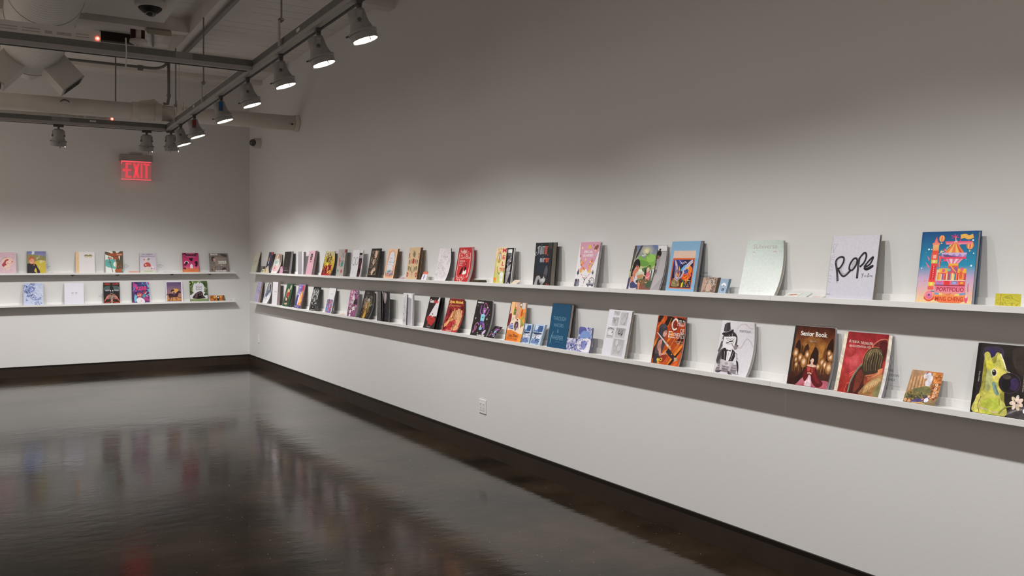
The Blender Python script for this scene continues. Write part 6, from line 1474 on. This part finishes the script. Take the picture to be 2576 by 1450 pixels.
def a_palms(w, h):
    a = Art(w, h, '#e6e6e2', '#dfe2de'); a.p('#5faea6', '0,42 28,38 60,42 62,80 30,78 0,68', 1).p('#efefec', '46,56 60,50 62,72 48,70', 1).p('#57503c', '62,20 100,0 100,100 56,100 60,60', 1).p('#57503c', '0,2 22,6 50,20 60,34 30,24 0,14', 1).p('#57503c', '40,0 58,0 76,40 90,0 96,0 96,30 70,44', 1).p('#e6e6e2', '74,26 86,12 80,44').l('#6a5f40', 4, '18,24 30,60 40,98', 1).l('#b5a878', 5, '56,42 62,62 54,98', 1).l('#57503c', 3, '14,52 24,50 34,54', 1).l('#57503c', 2, '22,50 20,62', 1)
    O = '#a8502c'; a.p(O, '16,12 96,8 96,20 60,24 30,22', 1).r(O, 44, 28, 74, 38).t('NEIL', 14, 28, 40, 37, '#b85a3c', 'B').p(O, '56,86 96,82 92,96 58,96', 1).t('PALMS', 66, 12, 94, 19, '#d8c9b0', 'b').p('#4a9a94', '90,86 100,84 100,96 94,98').sc(['#6d4a34', '#8a5a3c'], 12, 70, 54, 88, 78, 2, 5, 3); return a
def a_kid(w, h):
    a = Art(w, h, '#c6bdcc', '#cdc6ce'); a.r('#cfd3c2', 0, 92, 100, 100, '#c9cfb4').t('KAY ALMAS\'S', 14, 4, 80, 9.5, '#5a5560', 'bi').t('SENIOR PORTFOLIO', 4, 14, 94, 19.5, '#5a5560', 'bi').e('#dfc4bc', 38, 42, 12, 10).e('#8d868c', 52, 32, 10, 8).e('#c9787c', 28, 34, 6, 6).e('#d8d2d2', 40, 30, 10, 5).p('#b84a40', '26,56 44,48 62,54 66,68 54,72 30,72 22,66', 1).e('#e6dcd4', 36, 62, 5, 4).p('#d6c8bc', '36,72 60,72 60,88 52,92 50,80 44,80 42,92 34,92', 1).e('#e2d8d8', 78, 74, 7, 8).e('#c96a74', 72, 80, 5).e('#c96a74', 84, 82, 4).e('#ddd2d2', 80, 84, 5).p('#a8b884', '26,94 70,92 72,96 26,97', 1); return a
def a_magenta(w, h):
    a = Art(w, h, '#b82a66', '#c43a70', '#d8588a'); a.r('#d8588a', 0, 70, 100, 86, '#dc7a58').r('#dc7a4e', 0, 86, 100, 100, '#e08a4a').t('PHASES', 18, 5, 82, 18, '#2a1a24', 'B').l('#e8d0dc', 1, '16,12 22,4 50,3 80,5 86,14 78,20 40,20 22,18 16,12', 1).sq('#3a1a30', 2, 10, 2, 2, 20, 14, 7, 3).sq('#3a1a30', 2, 10, 80, 2, 98, 14, 7, 4).sq('#4a2040', 1.6, 16, 3, 56, 18, 82, 6, 5)
    a.p('#20141c', '42,28 64,27 64,34 58,43 52,42 44,36', 1).e('#f0e8ec', 24, 50, 13, 11).e('#20141c', 24, 52, 9, 10).p('#20141c', '14,56 20,56 18,68 12,64', 1).p('#20141c', '76,46 88,42 94,50 92,62 86,72 76,68 86,62 78,56', 1).r('#f0e6ea', 46, 62, 62, 80).r('#e8dce2', 50, 58, 58, 62).l('#d84a80', 1.2, '40,46 44,54 62,56 64,44', 1).r('#a84a40', 38, 90, 72, 91); return a
def a_grey2025(w, h):
    a = Art(w, h, '#857a74', '#8d827c'); a.sq('#5a504c', 1, 36, 4, 10, 96, 92, 8, 3).p('#9a8e86', '30,18 90,24 88,70 30,66').p('#4a413e', '10,22 24,18 28,34 22,44 12,40', 1).p('#c9a89a', '20,28 32,30 30,44 22,44', 1).p('#4a3a36', '66,82 82,76 90,86 84,92 68,90', 1).p('#c9b0a4', '70,90 86,88 84,96 72,96', 1).p('#55504e', '60,2 92,8 94,20 70,14', 1)
    a.t('SENIOR', 4, 2, 46, 11, '#e9e4e2', 'B').t('2025', 46, 40, 92, 56, '#f2eeec', 'B').t('PORTFOLIO', 30, 91, 90, 100, '#e9e4e2', 'B').r('#efe9e4', 64, 62, 67, 68).sc(['#4a3a30', '#c9a070'], 6, 6, 84, 20, 94, 2, 4, 4); return a
def a_bluesketch(w, h):
    a = Art(w, h, '#b4bedc', '#c4cbe2'); Bl = ['#4a5fa4', '#6a7cb8', '#8494c8', '#3a4f94']; a.e('#6a7cb8', 42, 28, 15, 18).e('#a8b4d8', 40, 30, 9, 14).e('#c4cce4', 48, 32, 4, 10).sq(Bl, 1.8, 60, 4, 4, 56, 70, 10, 3).sq(Bl, 1.4, 14, 40, 60, 96, 98, 10, 5).l('#5468ac', 2.6, '40,72 60,76 92,72', 1).l('#5468ac', 2, '62,80 74,84 80,98', 1).e('#4a5fa4', 90, 54, 3, 2).e('#4a5fa4', 90, 92, 4, 3).sq('#d8def0', 1.6, 18, 56, 6, 96, 60, 12, 8); return a
def a_whiteeyes(w, h):
    a = Art(w, h, '#dcdbe6', '#d8d7e3')
    for x in (36, 56): a.r('#7a4a4c', x, 46, x + 11, 48).l('#8a8490', 1, [(x, 48), (x + 2, 54), (x + 10, 54)], 0).r('#b4aeb8', x + 1, 53, x + 11, 54)
    return a
def a_darkfigure(w, h):
    a = Art(w, h, '#14100f', '#120c0c', '#2a0f0c'); a.p('#3f5654', '8,20 50,16 94,20 96,36 60,34 50,30 40,34 6,38', 1).p('#8f8a96', '10,36 30,34 70,34 94,36 90,42 60,40 40,40 14,42', 1).p('#0a0707', '40,20 50,16 60,22 64,36 66,48 56,56 44,56 36,46 38,34', 1).e('#d8d0cc', 43, 40, 3, 5).e('#d8d0cc', 57, 40, 3, 5).l('#e0d8d4', 1.4, '40,50 50,53 60,50', 1)
    a.t('DEMO', 6, 3, 42, 12, '#a8322c', 'B').t('ALCHEMY', 56, 3, 96, 12, '#a8322c', 'B')
    for s_ in (-1, 1):
        for k in range(5): a.l(['#c4402c', '#d86a4a', '#e2b0a0'][k % 3], 2.6, [(50 + s_ * (4 + 3 * k), 58 + 5 * k), (50 + s_ * (24 + 4 * k), 62 + 5 * k), (50 + s_ * (34 + 3 * k), 78 + 4 * k)], 1).l('#d8c4bc', 1.2, [(50 + s_ * 2, 60 + 5 * k), (50 + s_ * (20 + 4 * k), 60 + 4 * k)], 1)
    a.l('#d8502c', 3, '4,98 40,94 50,84 60,94 96,98', 1).l('#e8c4b0', 2, '46,62 46,100', 1).l('#e8c4b0', 2, '54,62 54,100', 1); return a
def a_comic(w, h):
    a = Art(w, h, '#3a2f6a', '#4a2f6c', '#5f2f66'); a.r('#1d1838', 0, 0, 4, 100); a.p('#6fb4d0', '84,0 100,0 100,30 90,22', 1).p('#a83a88', '6,4 24,0 30,24 10,40', 1).p('#5fa4c8', '80,40 100,36 98,70 86,60', 1).p('#6fb4d0', '12,70 26,66 30,90 14,96', 1).sc(['#8a3f8c', '#2a2250', '#4f7fb4', '#b04a8a', '#241c48'], 60, 4, 2, 98, 98, 3, 8, 3)
    a.t('FUGUE', 22, 22, 84, 42, '#d8366a', 'B').t('J. WINE', 46, 12, 62, 15, '#4fa06a').e('#8e2f50', 42, 58, 15, 8).p('#b8545c', '28,58 54,56 54,70 46,78 34,76', 1).e('#e6d8d4', 34, 65, 4, 3.4).e('#e6d8d4', 46, 64, 4, 3.4).p('#dcd6dc', '26,82 44,76 66,84 70,100 30,100', 1).e('#c03a4c', 52, 92, 2.6).e('#b33248', 74, 52, 9, 8).e('#d8b0b0', 78, 56, 5, 4).p('#4a8a90', '60,64 76,58 74,76 62,76', 1).p('#a83a78', '66,78 92,80 96,90 72,88', 1).e('#c47a98', 84, 68, 6, 6); return a
def a_horse(w, h):
    a = Art(w, h, '#dcd6e2'); a.r('#54426e', 6, 5, 92, 50, '#8a6a78').r('#8a6a78', 6, 50, 92, 97, '#c88a3c').e('#d8a04c', 56, 48, 22, 15).r('#5f3a2c', 6, 95, 92, 98).t('Gold Horizon', 20, 20, 80, 30, '#6d5a84', '')
    K_ = '#3a2028'; a.p(K_, '14,66 24,60 44,62 58,58 70,50 78,46 88,54 86,60 78,58 72,68 66,76 46,78 30,78 22,84 18,78', 1).l(K_, 4, '26,76 22,90 14,92', 1).l(K_, 3.4, '30,76 38,84 34,94', 1).l(K_, 3.4, '64,74 76,80 90,82', 1).l(K_, 3.4, '60,76 58,86 66,90', 1).l(K_, 4, '18,66 8,62 6,70', 1).p('#5a3f60', '44,54 52,52 54,66 46,68', 1).l('#d8a888', 3, '50,48 50,54', 1).p(K_, '30,46 40,40 50,42 48,48 38,50 30,54', 1).l('#d8b098', 2, '52,56 60,60', 1); return a
def a_cave(w, h):
    a = Art(w, h, '#d6d5de', '#cfd0d6'); a.p('#5f7a44', '0,0 40,0 28,10 18,20 14,44 8,60 0,64', 1).p('#4a6438', '60,0 100,0 100,60 92,50 88,30 78,16', 1).sc(['#6a8a4c', '#a8b868', '#4a6438', '#c9c880', '#3a5030'], 50, 0, 0, 16, 66, 3, 7, 3).sc(['#6a8a4c', '#4a6438', '#3a5030', '#88a060'], 50, 84, 0, 100, 70, 3, 7, 4).sc(['#7a9a54', '#5a7a44'], 20, 16, 0, 84, 10, 3, 6, 5).r('#8fa06c', 0, 88, 100, 100, '#6a8050').e('#d8d8de', 50, 36, 34, 30).p('#3c2c2c', '16,86 26,66 42,56 62,50 72,58 76,74 86,86', 1).p('#1c1214', '36,86 40,68 52,62 62,68 66,86', 1).p('#5a4444', '30,70 42,60 40,80 32,86', 1).sc(['#8a7a78', '#54403f'], 14, 30, 56, 70, 76, 1.5, 3, 6)
    K_ = '#55525a'; a.t('the', 46, 19, 56, 23, K_, 'i').t('Road', 36, 24, 68, 34, K_, '').t('Eater', 35, 35, 70, 45, K_, ''); return a
def a_foxcard(w, h):
    a = Art(w, h, '#c9823c', '#b5652c'); a.sc(['#b0522a', '#d89a4c', '#e2b468', '#8a3f24', '#c4703a'], 50, 2, 4, 98, 96, 4, 9, 3).p('#e2dcd8', '46,10 58,8 60,50 48,52', 1).e('#2a2024', 54, 60, 7, 22).e('#e8e2dc', 56, 40, 4, 6).p('#54764c', '92,20 100,30 100,100 94,90'); return a

# ------------------------------------------------ small things
def a_yellowcard(w, h):
    a = Art(w, h, '#c6bc3e', '#cfc548'); a.l('#b07a3c', 1.8, '22,0 20,100', 0); K_ = '#7d7a34'; a.l(K_, 1, '36,60 30,40 44,20 60,14 66,30 62,50', 1).l(K_, 1, '44,40 52,36 58,44', 1).l(K_, 1, '46,60 56,58', 1).l(K_, 1, '62,30 78,50 96,60', 1).l(K_, 1, '74,70 84,90 98,70', 1).sq(K_, .8, 16, 6, 10, 96, 90, 8, 5); return a
def a_browndeck(w, h):
    a = Art(w, h, '#a08a7c', '#8a7466'); a.p('#7a675c', '24,10 90,8 90,90 60,92 40,60', 1).e('#c4b0a0', 62, 36, 22, 22).e('#8a7466', 60, 36, 17, 17).e('#a9b0a8', 52, 30, 9, 9).p('#c9a898', '34,46 52,40 70,60 62,90 36,90', 1).p('#b8988a', '4,6 24,12 30,50 14,92 4,92', 1).sq('#d4bfb0', 1.4, 22, 6, 6, 94, 94, 12, 3); return a
def a_umbrella(w, h):
    a = Art(w, h, '#93aac0', '#9db4ca'); a.p('#e6e9ee', '24,46 34,32 56,28 76,36 82,48', 1).e('#3a3840', 54, 48, 6).p('#b4b4c8', '44,52 66,54 66,68 44,66', 1).p('#23252c', '44,66 54,66 48,86 40,84').p('#23252c', '58,66 68,68 64,88 56,86').e('#f0f0f2', 40, 92, 4, 2); return a
def a_redcard(w, h):
    a = Art(w, h, '#e6e0e6'); a.r('#d8685c', 0, 0, 100, 32, '#dc8478').p('#5f68a8', '40,46 56,42 50,90 38,90', 1).e('#8a90c4', 52, 60, 8, 6); return a
def a_pinkcard(w, h):
    a = Art(w, h, '#c9a0b4', '#b98aa4'); a.sc(['#b47a98', '#d8b4c4'], 14, 6, 6, 94, 94, 5, 12, 3); return a
def a_limecards(w, h):
    a = Art(w, h, '#d8d8cc'); a.r('#a9b048', 52, 6, 96, 46).r('#c8c85c', 52, 52, 96, 94).r('#5a5a54', 6, 34, 40, 54).r('#6a6a5c', 6, 66, 40, 84); return a
def a_greyroll(w, h):
    a = Art(w, h, '#77716c', '#5f5a56'); a.sc(['#8a847e', '#4a4642'], 10, 6, 6, 94, 94, 6, 14, 3); return a
# ================================================================ everything that stands on the ledges
# ---- long wall, upper shelf (from the corner towards the camera)
book('meadow', 'pale green-beige book with faint orange sprigs, last on the upper shelf before the corner', a_meadow, .012, edge='#cfcbb8', back='#6a675c')
card('greyroll', 'tiny grey rolled card between the pale green-beige book and the navy book', a_greyroll, .02, edge='#5a5550')
card('limecards', 'small white and lime sample card on the shelf front left of the navy book', a_limecards, .002)
book('navy', 'navy book with a small figure above a pale triangle', a_navy, .008, edge='#2a2b36', back='#2a2a30', page='#6a6664')
book('pastel', 'curled pastel booklet painted with pink rose and pale blue cloth', a_pastel, .004, curl=.9, edge='#b8a698', back='#9a8878')
card('pinkcard', 'small mauve-pink card leaning between pastel booklet and plain black-brown book', a_pinkcard, .002)
book('blackbook', 'thick plain black-brown book with two short grey lines of text', a_blackbook, .03, .002, edge='#241f1d', back='#241f1d', page='#a09aa0')
book('greyopen', 'white booklet with blank grey cover and fanned pages, left of the pink speckled book', a_plain('#a9a5ac', '#9a969e'), .03, curl=.5, edge='#e4e2e6', back='#d8d4da', page='#a8a2a6', inner=(1.5, a_plain('#e9e6ea', '#c8c4ca')))
book('pinkspiral', 'speckled pink book with a black square title, pages bound at the edge', a_pinkspiral, .03, edge='#c994a4', back='#8a7478', page='#9a8a8c')
book('redyellow', 'curled red and yellow comic booklet', a_redyellow, .004, curl=1.0, edge='#cfc4b4', back='#2a2226', page='#d8d2c4')
book('greybirds', 'grey book with teal and red bird shapes', a_greybirds, .016, edge='#a8a29e', back='#8a857f', page='#8f8a84', spine='#b0463e')
book('infinity', 'white booklet with a drawn snake in an infinity loop', a_infinity, .006, curl=.3, edge='#e0dee4', back='#d6d4da', inner=(1.5, a_infinity_in))
book('darkpeach', 'dark brown book with a framed peach-coloured figure scene', a_darkpeach, .010, .0025, edge='#221d1a', back='#1f1a18', page='#5a534c')
book('archframe', 'peach book with a flower-edged pale arch panel', a_archframe, .012, .002, edge='#d9b08a', back='#8a6a4c', page='#7a6048')
book('beetle', 'tan book with a symmetrical red beetle and leaves', a_beetle, .022, .0025, edge='#b89a78', back='#a58a6c', page='#5f4a3a')
card('redcard', 'tiny white card with a coral top leaning right of the tan beetle book', a_redcard, .0012)
book('linework', 'white curled booklet covered in thin grey line drawings', a_linework, .006, curl=1.0, edge='#dedadd', back='#5a575a', page='#6a676a')
book('reddance', 'red curled booklet with white scroll border, dancing woman and black dog', a_reddance, .02, curl=1.0, edge='#d9d4d2', back='#c03236', page='#c9c6c6')
book('bull', 'cream and yellow booklet with a white bull skull and pink lettering', a_bull, .008, open_=.012, edge='#e4dcc4', back='#c9c4c4', inner=(1.5, a_bull_in), page='#b8b4b6')
book('mirror', 'thick black book with blackletter title over a grey drooping figure', a_mirror, .034, .003, edge='#1b1a1c', back='#1d1918', page='#8d857a', gloss=True)
book('glasses', 'white and pink book with a pink cloud of faces and small drawings', a_glasses, .014, .0015, edge='#dedbe0', back='#c9c6ca', page='#b5b2b6')
book('forest', 'booklet with a dark-haired child in a green wood, its pages showing', a_forest, .006, curl=.35, open_=.004, edge='#c9c6c8', back='#c4c2c6', inner=(1.36, a_forest_in), page='#b9b6ba', gloss=True)
book('bluebird', 'light blue book framing an orange-bordered painting of a winged bird', a_bluebird, .022, .003, edge='#7fa2c0', back='#4a5560', page='#b4aeb0')
card('browndeck', 'small thick brown carved-looking card deck beside the light blue book', a_browndeck, .026, edge='#6d5c4e', name='card_deck', cat='card deck')
card('umbrella', 'small blue stack of cards showing a figure under a white umbrella', a_umbrella, .02, edge='#7f95a8')
book('mint', 'pale mint booklet with a thin grey title and two pink dashes', a_mint, .014, curl=1.0, edge='#d6dcd8', back='#cdd2ce', page='#c4bdb0')
book('rope', 'white book with hand-drawn black rope lettering', a_rope, .011, .0015, edge='#cfccd4', back='#8d8678', page='#a39c98')
book('castle', 'hardcover book with a pink and orange fairground building on a blue sky', a_castle, .018, .003, edge='#3d5f86', back='#33547a', page='#b9b4b4')
card('yellowcard', 'small yellow-green printed card at the right edge of the upper shelf', a_yellowcard, .002)
# ---- long wall, lower shelf
book('lavender', 'lavender scribbled book, last on the lower shelf before the corner', a_lavender, .022, edge='#b0a8c8', back='#5a5258', page='#a88f80')
book('wolf', 'curled grey-blue booklet with a furry animal drawing', a_wolf, .008, curl=1.0, edge='#c4c4ca', back='#4a4848', page='#8f8a8a')
book('whitedots', 'white book with a small handwritten title and dotted margin', a_whitedots, .034, edge='#d9d5de', back='#5f5858', page='#a2908a')
book('green', 'dark green book with a crouching figure in a red top', a_green, .006, .0025, edge='#2a4636', back='#24352a', page='#4a5a4c')
book('purple', 'purple and orange book with painted figures', a_purple, .012, edge='#b07a3c', back='#5a4438', page='#8d7466')
book('ornate', 'black book with white ornamental line pattern', a_ornate, .006, .0025, edge='#121314', back='#161616', page='#8d8f8e')
book('whitepic', 'white book with a colourful picture on its lower half', a_whitepic, .01, edge='#d2d0d6', back='#4a4848', page='#8a888c')
book('manga', 'magenta and white comic booklet with curled pages', a_manga, .012, curl=.9, edge='#c0bcc2', back='#a8a4aa', page='#b0acb2')
book('darkhair', 'dark curled booklet with a pale-haired figure in red and gold', a_darkhair, .008, curl=1.0, edge='#4a4644', back='#2c2a28', page='#a8a4a0')
book('tube', 'dark grey booklet rolled open over a black page with a hand', a_tube, .004, curl=.8, open_=.02, edge='#c9c6cc', back='#3a3838', inner=(2.1, a_tube_in), page='#bdbac0', gloss=True)
book('whiteopen', 'white booklet with scratchy drawing, standing half open', a_whiteopen, .012, open_=.012, edge='#e2dfe4', back='#d2cfd4', inner=(2.0, a_whiteopen_in), page='#cfccd2')
book('cone', 'black booklet with a white light beam falling on a red round shape', a_cone, .004, open_=.01, edge='#2a2624', back='#1d1a18', page='#1a1716', inner=(1.12, a_plain('#0c0a09')))
book('hands', 'dark red curled booklet with two large reaching hands', a_hands, .005, curl=1.0, edge='#3a2020', back='#4a1c1c', page='#a89890', paint=True)
book('monkey', 'black booklet with a purple horned character among white stars', a_monkey, .01, curl=.8, edge='#2a2628', back='#d2ced2', page='#c4c0c6', gloss=True)
card('monkeycard', 'small black card with the purple horned character, leaning flat', a_monkeycard, .0012)
book('orange', 'orange illustrated book with a pink arm and bearded figure', a_orange, .006, curl=.5, edge='#c9a074', back='#b8b4b0', spine='#2a1f1c', page='#c4beb8')
card('bluerolla', 'first of two bulging pale blue zines, nearer the orange book', a_blueroll(4), .014, 'zine', 'zine', edge='#a9bccf', bulge=.012)
card('bluerollb', 'second of two bulging pale blue zines, nearer the teal book', a_blueroll(9), .02, 'zine', 'zine', edge='#a9bccf', bulge=.014)
book('teal', 'dark teal-blue hardcover book with hand-drawn pale lettering', a_teal, .02, .003, edge='#173a54', back='#22282c', page='#b5aaa8')
card('bluewhitea', 'small low lavender-blue booklet against the teal book', a_bluewhite(3, 0), .006, 'booklet', 'booklet', edge='#b4b4d4', bulge=.008)
card('bluewhiteb', 'taller blue and white booklet right of the low lavender-blue one', a_bluewhite(11), .012, 'booklet', 'booklet', edge='#6d6f90', curl=.5)
book('sketches', 'white book with a grid of grey pencil sketches', a_sketches, .012, edge='#8d857a', back='#b5ada4', page='#a59c92')
book('elements', 'red and orange booklet with a hooded sword fighter', a_elements, .008, curl=.6, edge='#d2cdc9', back='#3a2a26', page='#b9b4b2', gloss=True, paint=True)
book('tophat', 'white booklet with a pencil drawing of a pipe smoker in a top hat', a_tophat, .012, curl=1.0, edge='#d4d1d6', back='#c9c5c8', page='#c4beb8')
book('ballgown', 'brown booklet with a woman in a red ball gown among glowing lights', a_ballgown, .01, curl=.6, edge='#c9c7c8', back='#a8a6a8', page='#d2d0d2', gloss=True, paint=True)
book('embrace', 'red booklet with cream edge showing two people embracing', a_embrace, .008, curl=.3, edge='#e0d8c4', back='#a8a6ae', page='#b4b1b8', inner=(1.07, a_plain('#e3dac8', '#d8d4d2')), paint=True)
card('autumn', 'small autumn-coloured booklet with orange trees', a_autumn, .004, 'booklet', 'booklet', edge='#a89888', curl=.4, paint=True)
book('dogflower', 'black book with a yellow long-eared animal holding a flower, cut by the right edge', a_dogflower, .012, edge='#1b1817', back='#1b1817', page='#b9b4b0', paint=True)
# ---- back wall, upper shelf
book('pinkface', 'pink book with a pale face, cut by the left edge of the photo', a_pinkface, .008, edge='#c8aab6', back='#a8909c')
book('piggy', 'book with a red-haired woman in black before a yellow field', a_piggy, .008, edge='#4a4a3c', back='#3a3a30')
book('cutout', 'white book with two round cut-outs and a beige strip on its left', a_cutout, .016, edge='#dcd6d2', back='#b0aaa6')
book('palms', 'brown and teal book with palm trunks and rust lettering', a_palms, .006, curl=.4, edge='#c4c0b4', back='#a8a49c')
book('kid', 'pale lavender book with a child in a red jumper', a_kid, .006, edge='#b8b0bc', back='#a8a0ac')
book('magenta', 'magenta book with three black hair shapes', a_magenta, .01, edge='#a83058', back='#a83058')
book('grey2025', 'grey-brown book with large white 2025', a_grey2025, .014, edge='#766c66', back='#6a605a')
# ---- back wall, lower shelf
book('bluesketch', 'white book with a blue ink sketch', a_bluesketch, .006, edge='#b8bdd0', back='#a8acc0')
book('whiteeyes', 'plain white book with two small dark eye slits', a_whiteeyes, .006, edge='#d0cfd8', back='#c0bec8')
book('darkfigure', 'black and red book with a dark cloaked figure', a_darkfigure, .008, edge='#1a1212', back='#1a1212')
book('comic', 'purple and blue comic book with a figure in a white shirt', a_comic, .008, edge='#2a2040', back='#2a2040', spine='#1d1838')
book('horse', 'white-framed book with a rider on a galloping horse at sunset', a_horse, .01, edge='#d2ccd8', back='#b0aab4')
book('cave', 'book with a dark cave-like creature framed by green leaves', a_cave, .01, edge='#8a9470', back='#7a8464')
card('foxcard', 'small orange patterned print at the right end of the lower shelf', a_foxcard, .004)

# ---- loose cards lying flat on the ledges
def flat(key_label, wall, row, pos, off, size, rot, art, th=.002, z=0.0, tilt=0.0, edge='#dcd9d6', group='small cards lying flat on the shelves'):
    zz = SHELF[row]['base'] + 0.0006 + z
    w, d = size
    loc = (D - off, pos, zz) if wall == 'r' else (pos, L - off, zz)
    t = thing('flat_card', key_label, 'card', loc, (-math.pi / 2 if wall == 'r' else 0) + R(rot), group)
    A = art(w, d); bm = A.bm
    bmesh.ops.triangulate(bm, faces=[g for g in bm.faces if len(g.verts) > 4], ngon_method='EAR_CLIP')
    for v in bm.verts: v.co = Vector((v.co.x - w / 2, v.co.z - d / 2, th - v.co.y + EPS))
    n = len(bm.faces); box(bm, -w / 2, w / 2, -d / 2, d / 2, 0, th)
    bm.faces.ensure_lookup_table()
    for f in bm.faces[n:]:
        for l in f.loops: l[A.col] = hexc(edge)
    if tilt: bmesh.ops.transform(bm, matrix=Matrix.Translation((0, 0, d / 2 * math.sin(R(tilt)))) @ Matrix.Rotation(R(tilt), 4, 'X'), verts=bm.verts[:])
    bmesh.ops.recalc_face_normals(bm, faces=bm.faces[n:])
    obj('printed_card', bm, M_print, t)
    return t
def a_fish(w, h):
    a = Art(w, h, '#d6d8d4'); a.p('#b8543c', '26,60 44,40 66,34 84,44 66,56 48,66', 1).p('#d88a6c', '44,52 60,44 70,50 58,58', 1).l('#a8442c', 3, '20,66 36,58', 1); return a
def a_faint(c, c2): return lambda w, h: Art(w, h, c, c2).l('#c48a84', 3, '30,50 50,42 70,52', 1)
yA = at_x(2005, D - .07)
flat('white card with a red fish print, lying left of the rope-lettered book', 'r', 'u', yA + .03, .07, (.085, .055), 0, a_fish, .002, tilt=22)
flat('pale green-white card edge-on beside the fish print card', 'r', 'u', yA - .05, .07, (.05, .055), 0, a_plain('#c9cfc8'), .006, tilt=22)
flat('second white card with red print lying nearest the rope-lettered book', 'r', 'u', at_x(2052, D - .08), .08, (.08, .045), 0, a_fish, .004, tilt=10)
flat('folded cream card lying right of the bull-skull booklet', 'r', 'u', at_x(1296, D - .07), .07, (.09, .06), 0, a_faint('#e3d6c4', '#d8c8b0'), .0015, tilt=35)
flat('little pink striped card lying between the peach arch book and beetle book', 'r', 'u', at_x(1009, D - .07), .07, (.13, .05), 0, a_pinkcard, .002, tilt=18)
for k in range(3):
    flat(('bottom', 'middle', 'top')[k] + ' dark olive card of the small pile right of the red dance booklet', 'r', 'u', at_x(1205, D - .075), .072, (.13, .06), (0, 3, -2)[k], lambda w, h: Art(w, h, '#5c503c', '#4a4030').sq(['#a89468', '#2e281e'], 3, 8, 10, 10, 90, 90, 20, 3 + k), .008, z=k * .0085, edge='#4a4232', group='dark olive cards in a pile')
flat('faint pink card lying left of the magenta comic booklet', 'r', 'l', at_x(860, D - .08), .08, (.14, .05), 0, a_faint('#d9c0b8', '#d2b8b0'), .0015, tilt=18)
flat('coral-pink card lying left of the pale lavender book', 'b', 'u', at_y(337, L - .08), .08, (.14, .055), 0, a_faint('#e0a49a', '#e0b0a4'), .002, tilt=28)
flat('white card with a thin red edge lying right of the yellow-field book', 'b', 'u', at_y(141, L - .08), .08, (.10, .055), 0, lambda w, h: Art(w, h, '#e6dcdc').r('#d8a4a4', 0, 0, 6, 100), .002, tilt=25)
flat('white folded slip lying right of the pale lavender book', 'b', 'u', at_y(422, L - .08), .08, (.10, .04), 0, lambda w, h: Art(w, h, '#d6d2d8').r('#a8a4ac', 0, 0, 8, 100), .002, tilt=18)
flat('white card with a small bird drawing at the end of the lower back shelf', 'b', 'l', at_y(577, L - .08), .08, (.10, .055), 0, lambda w, h: Art(w, h, '#cfd0d8').r('#8a8a94', 6, 14, 60, 20).l('#4a4a50', 3, '60,70 70,50 82,60 90,76', 1).l('#4a4a50', 2.4, '66,78 84,80', 1), .002, tilt=32)

# ---- paper notices fixed to the wall behind the books
def notice(label, wall, row, pos, zoff=.05, w=.115, h=.095):
    zz = SHELF[row]['base'] + zoff
    loc = (D - .0005, pos, zz) if wall == 'r' else (pos, L - .0005, zz)
    t = thing('paper_notice', label, 'notice', loc, -math.pi / 2 if wall == 'r' else 0, 'please return books notices on the walls')
    A = Art(w, h, '#d8d8da', hide=False); K_ = '#3a3a3e'
    A.t('PLEASE', 32, 22, 68, 33, K_).t('RETURN BOOKS', 8, 44, 92, 55, K_).t('TO SHELF', 28, 66, 74, 77, K_)
    bm = A.bm
    for v in bm.verts: v.co.x -= w / 2; v.co.y -= .0006
    slab(bm, A.col, w, h, -.5, .5, 0, 1, lambda u, q: -.0005, lambda u, q: 0.0, hexc('#d8d8da'), 1, 1)
    obj('paper', bm, M_print, t)
ZN = .052
notice('white return-books notice between the embracing couple booklet and autumn booklet', 'r', 'l', at_x(2238, D), ZN)
notice('white return-books notice half hidden right of the red dance booklet', 'r', 'u', at_x(1184, D), .045)
notice('white return-books notice in the shadow right of the light blue book', 'r', 'u', at_x(1774, D), .045)
notice('white return-books notice in the shadow right of the peach arch book', 'r', 'u', at_x(1001, D), .045)
notice('white return-books notice in the shadow right of the purple and orange book', 'r', 'l', at_x(771, D), .045)
notice('white return-books notice in the shadow right of the black ornamental book', 'r', 'l', at_x(809, D), .045)
notice('white return-books notice right of the yellow-field book', 'b', 'u', at_y(117, L), ZN)
notice('white return-books notice right of the brown and teal palm book', 'b', 'u', at_y(316, L), ZN)
notice('white return-books notice right of the pale lavender child book', 'b', 'u', at_y(402, L), ZN)
notice('white return-books notice left of the black and red figure book', 'b', 'l', at_y(258, L), .06)
AMB = 0.38
# ================================================================ camera, ambient light, colour
w = bpy.data.worlds.new('room_ambient'); bpy.context.scene.world = w; w.use_nodes = True
bg = w.node_tree.nodes['Background']; bg.inputs[0].default_value = (1.0, 0.85, 0.745, 1); bg.inputs[1].default_value = AMB
cam = bpy.data.cameras.new('camera'); co = bpy.data.objects.new('camera', cam); C.objects.link(co)
co.location = (0, 0, EYE); co.rotation_euler = (math.pi / 2, 0, -YAW)
cam.sensor_width = 36; cam.lens = FPX / 2576 * 36; cam.shift_y = -(725 - HOR) / 2576
cam.clip_start = 0.05; cam.clip_end = 60
bpy.context.scene.camera = co
sc_ = bpy.context.scene
sc_.view_settings.view_transform = 'Standard'; sc_.view_settings.look = 'None'; sc_.view_settings.exposure = 0.0

# added fill light, standing in for the unseen left part of the gallery
ld = bpy.data.lights.new('far_room_fill', 'POINT'); ld.energy = 40; ld.shadow_soft_size = 0.9; ld.color = (1.0, 0.88, 0.77)
lo = bpy.data.objects.new('far_room_fill', ld); C.objects.link(lo); lo.location = (-2.3, 11.6, 2.7)
